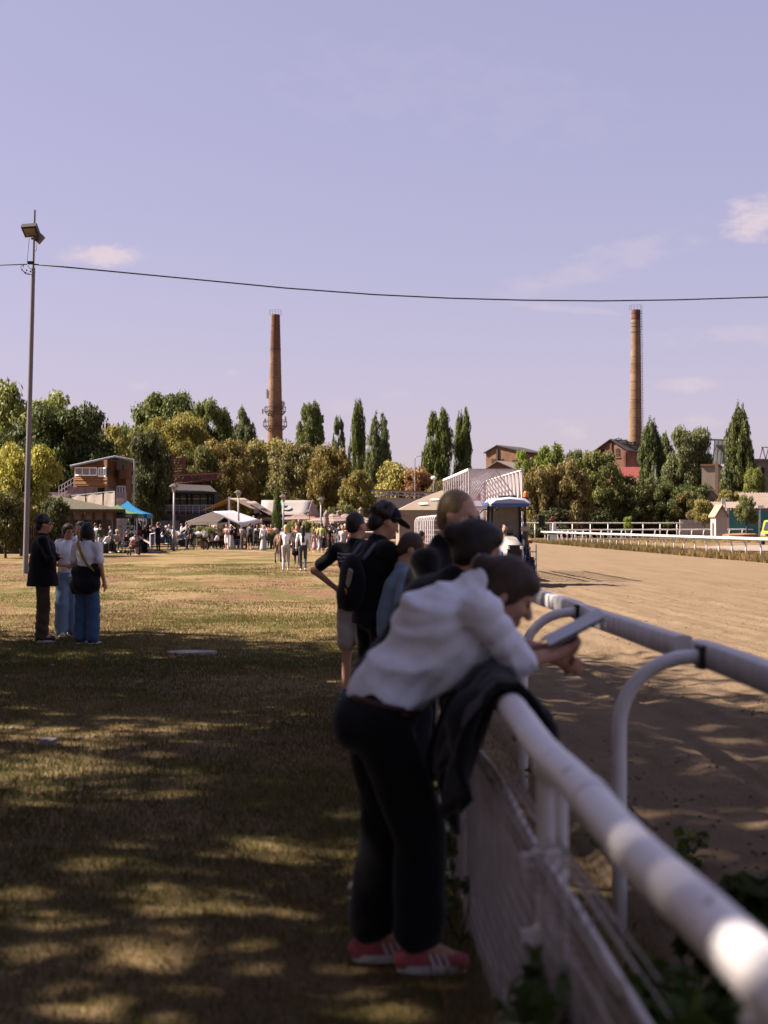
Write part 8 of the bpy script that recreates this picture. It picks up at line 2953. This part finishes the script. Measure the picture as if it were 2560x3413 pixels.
for s_ in (-1, 1):
    MB().tube([(.10 * s_, -.16, 1.42), (.11 * s_, -.06, 1.53), (.12 * s_, .08, 1.50), (.14 * s_, .14, 1.36), (.15 * s_, .04, 1.12)], .018, 8).build('strap', mat('grey_blue_strap', (.16, .20, .24), .8), rk, smooth='all')
MB().box((.09, -.275, 1.28), (.045, .02, .14), rot=Matrix.Rotation(.4, 3, 'Y')).build('tag_loop', mat('pale_tag', (.4, .36, .3), .7), rk)
MB().tube([Vector((.05 + .028 * math.cos(a), -.29, 1.17 + .028 * math.sin(a))) for a in np.linspace(0, 6.283, 14)], .008, 6, cap=False).build('ring', mat('yellow_ring', (.5, .3, .02), .5), rk)
# ---------- child in the light blue denim shirt
j, sc = J(H=1.60, seed=5, hed=(0, .13, 1.49), nck=(0, .07, 1.35), cst=(0, .05, 1.18), shol=(-.16, .06, 1.29), shor=(.16, .06, 1.29))
near_person('child in light blue denim shirt looking down at the rail', (.44, 10.75), 80, j, .92, dict(top='ltdenim', bottom='navy', hair='brown', hstyle='short', sleeve='short', hs=1.05), cell=.015,
            head_dir=(.1, .8, -.55), head_up=(0, .5, .8))
# ---------- crew cut boy, hand on hip
j, sc = J(H=1.78, seed=2, elbl=(-.42, -.06, 1.24), wril=(-.24, .06, 1.06), hed=(.0, .02, 1.675))
t, w, M = near_person('crew cut boy in black printed tee and pale shorts with a hand on his hip', (.19, 13.7), 28, j, 1.0, dict(top='black', bottom='offwhite', bname='shorts', legs='shorts', hair='dark', hstyle='crew', sleeve='short', fat=.012, flare=.02,
                      hem=(0, 0, .84), hemz=.88, handl={'curl': .5}, shoe=mat('blue_shoe', (.04, .09, .18), .6)), cell=.016, head_dir=(.35, .9, .05), skin='mid')
mb = MB()
rr = random.Random(8)
for i in range(3):
    x = -.12
    while x < .10:
        L_ = .012 + .02 * rr.random()
        mb.box((x + L_ / 2, -.152 + .02 * abs(x), 1.40 - .035 * i + .01 * rr.random()), (L_, .004, .018))
        x += L_ + .008
pr = mb.build('back_print', mat('white_print', (.40, .40, .42), .8), t)
tag(pr, kind='stuff')

# ---------- the group at the left
j, sc = J('cross', 1.80, 4)
t, w, M = near_person('man in black jacket and brown cargo trousers standing with crossed arms', (GX(142, 20.7).x, 20.7), 78, j, 1.03, dict(top='black', bottom='khaki', hair='dark', hstyle='curly', sleeve='long', fat=.045, flare=.03, hem=(0, .0, .78), hemz=.80, wide=.030,
                      tname='jacket', tfold=lambda X, Y, Z: .012 * np.sin(Z * 42 + X * 16 + Y * 20) * np.clip((.75 - Z) * 2, .3, 1)), cell=.016, head_dir=(.05, 1, -.03), skin='mid')
glasses(t, w)
MB().prism([(-.03, .205, 1.36), (.03, .205, 1.36), (.07, .235, .82), (-.05, .235, .82)], (0, .012, 0)).build('white_tee', cloth('ltgrey'), t)
for s_ in (-1, 1):
    MB().box((.19 * s_, .02, .60), (.035, .15, .19)).build('cargo_pocket', cloth('khaki'), t)
j, sc = J('hold', 1.68, 6)
t, w, M = near_person('woman in white tee, sunglasses and pale wide jeans between the two others', (GX(226, 21.7).x, 21.7), 150, j, .96, dict(top='white', bottom='ltdenim', hair='brown', hstyle='tied', sleeve='short', wide=.045,
                      hem=(0, 0, .86), hemz=.90, shoe=M_SHOEW), cell=.016, head_dir=(-.15, 1, .0), skin='mid')
glasses(t, w)
C = Body(.03).cone((-.13, .06, 1.42), (-.12, .15, 1.12), .05, .04).cone((.10, -.12, 1.42), (-.12, -.02, 1.46), .05, .05)
inst('sweater', C.mesh('sweater', cloth('white'), .016, lambda X, Y, Z: .006 * np.sin(Z * 60 + X * 40)), t)
j, sc = J('hold', 1.70, 9)
t, w, M = near_person('woman with black bob in white tee and blue jeans seen from behind', (GX(291, 20.35).x, 20.35), 25, j, .97, dict(top='white', bottom='denim', hair='black', hstyle='bob', sleeve='short', wide=.042, shoe=M_SHOED), cell=.016,
                      head_dir=(-.25, 1, -.05), skin='mid')
C = Body(.05).ell((0, -.02, .99), (.20, .16, .17)).ell((.02, -.05, .84), (.22, .17, .16)).cone((-.12, -.04, 1.0), (-.18, -.03, .66), .10, .07).ell((.17, -.02, 1.05), (.07, .08, .09))
inst('tied_jacket', C.mesh('tied_jacket', cloth('black'), .018, cut=.70, fold= lambda X, Y, Z: .012 * np.sin(Z * 25 + X * 30) * np.sin(Y * 20)), t)
MB().tube([(-.10, -.05, 1.50), (-.06, -.14, 1.42), (.02, -.165, 1.28), (.11, -.165, 1.13), (.19, -.08, 1.02), (.2, .06, 1.1), (.08, .16, 1.32), (-.06, .10, 1.47)], .019, 8).build('bag_strap', cloth('mustard'), t, smooth='all')
MB().tube([Vector((.075 * math.cos(a), .0 + .07 * math.sin(a), 1.50 + .012 * math.sin(a))) for a in np.linspace(0, 6.283, 20)], .013, 6, cap=False).build('headphones', M_STEEL, t, smooth='all')
j, sc = J('stand', 1.72, 12)
near_person('person in black mostly hidden behind the woman with the black bob', (GX(270, 22.4).x, 22.4), 200, j, .98, dict(top='black', bottom='black', hair='dark', hstyle='short', sleeve='long', wide=.03), cell=.022)

# ------------------------------------------------------------------ plants along the fence
def weeds(name, label, spots, leaf, col, n, h, seed):
    r = np.random.default_rng(seed)
    t = thing(name, label, 'plant', (spots[0][0], spots[0][1], 0))
    C_, RD = [], []
    st = MB()
    for (x, y, s_) in spots:
        for i in range(5):
            hh = h * s_ * (.35 + .65 * r.random())
            c_ = (x - spots[0][0] + r.normal() * .09 * s_, y - spots[0][1] + r.normal() * .10 * s_, hh)
            C_.append(c_)
            RD.append((.09 * s_, .10 * s_, .07 * s_))
            st.tube([(x - spots[0][0], y - spots[0][1], 0), Vector(c_)], [.005, .002], 4)
    st.build('stem', mat('weed_stem', (.05, .06, .02), .8), t)
    me = leaves('weed_leaves', np.array(C_), np.array(RD), n, leaf, seed, .1)
    c_ = inst('foliage', me, t)
    c_.color = (*col, 0.0)
weeds('vine_weed', 'broad leaved weeds at the fence foot in the bottom right corner', [(.66, 3.0, 1.5), (.72, 3.3, 1.5), (.70, 3.6, 1.4), (.84, 3.4, 1.4), (.78, 2.75, 1.5), (.9, 3.0, 1.4), (.64, 2.5, 1.4)], .045, (0.05, 0.075, 0.014), 1700, .40, 5)
weeds('vine_weed', 'dark weeds between the two rails beside the near post', [(1.25, 3.9, 1.2), (1.4, 4.3, 1.2), (1.15, 4.6, 1.0), (1.5, 4.0, 1.0)], .045, (0.045, 0.065, 0.014), 1200, .5, 6)
weeds('vine_weed', 'small light weeds growing behind the swan neck post', [(1.45, 6.0, .7), (1.55, 6.5, .6), (1.7, 6.9, .6), (1.35, 7.3, .7), (1.5, 7.9, .7), (1.3, 8.6, .8)], .028, (0.07, 0.09, 0.02), 700, .3, 7)
weeds('vine_weed', 'tall weeds at the fence foot beside the bent woman', [(.50, 5.7, .7), (.52, 6.2, .8), (.48, 6.8, .8), (.5, 7.5, .8), (.5, 8.3, .9)], .022, (0.07, 0.075, 0.022), 900, .5, 8)
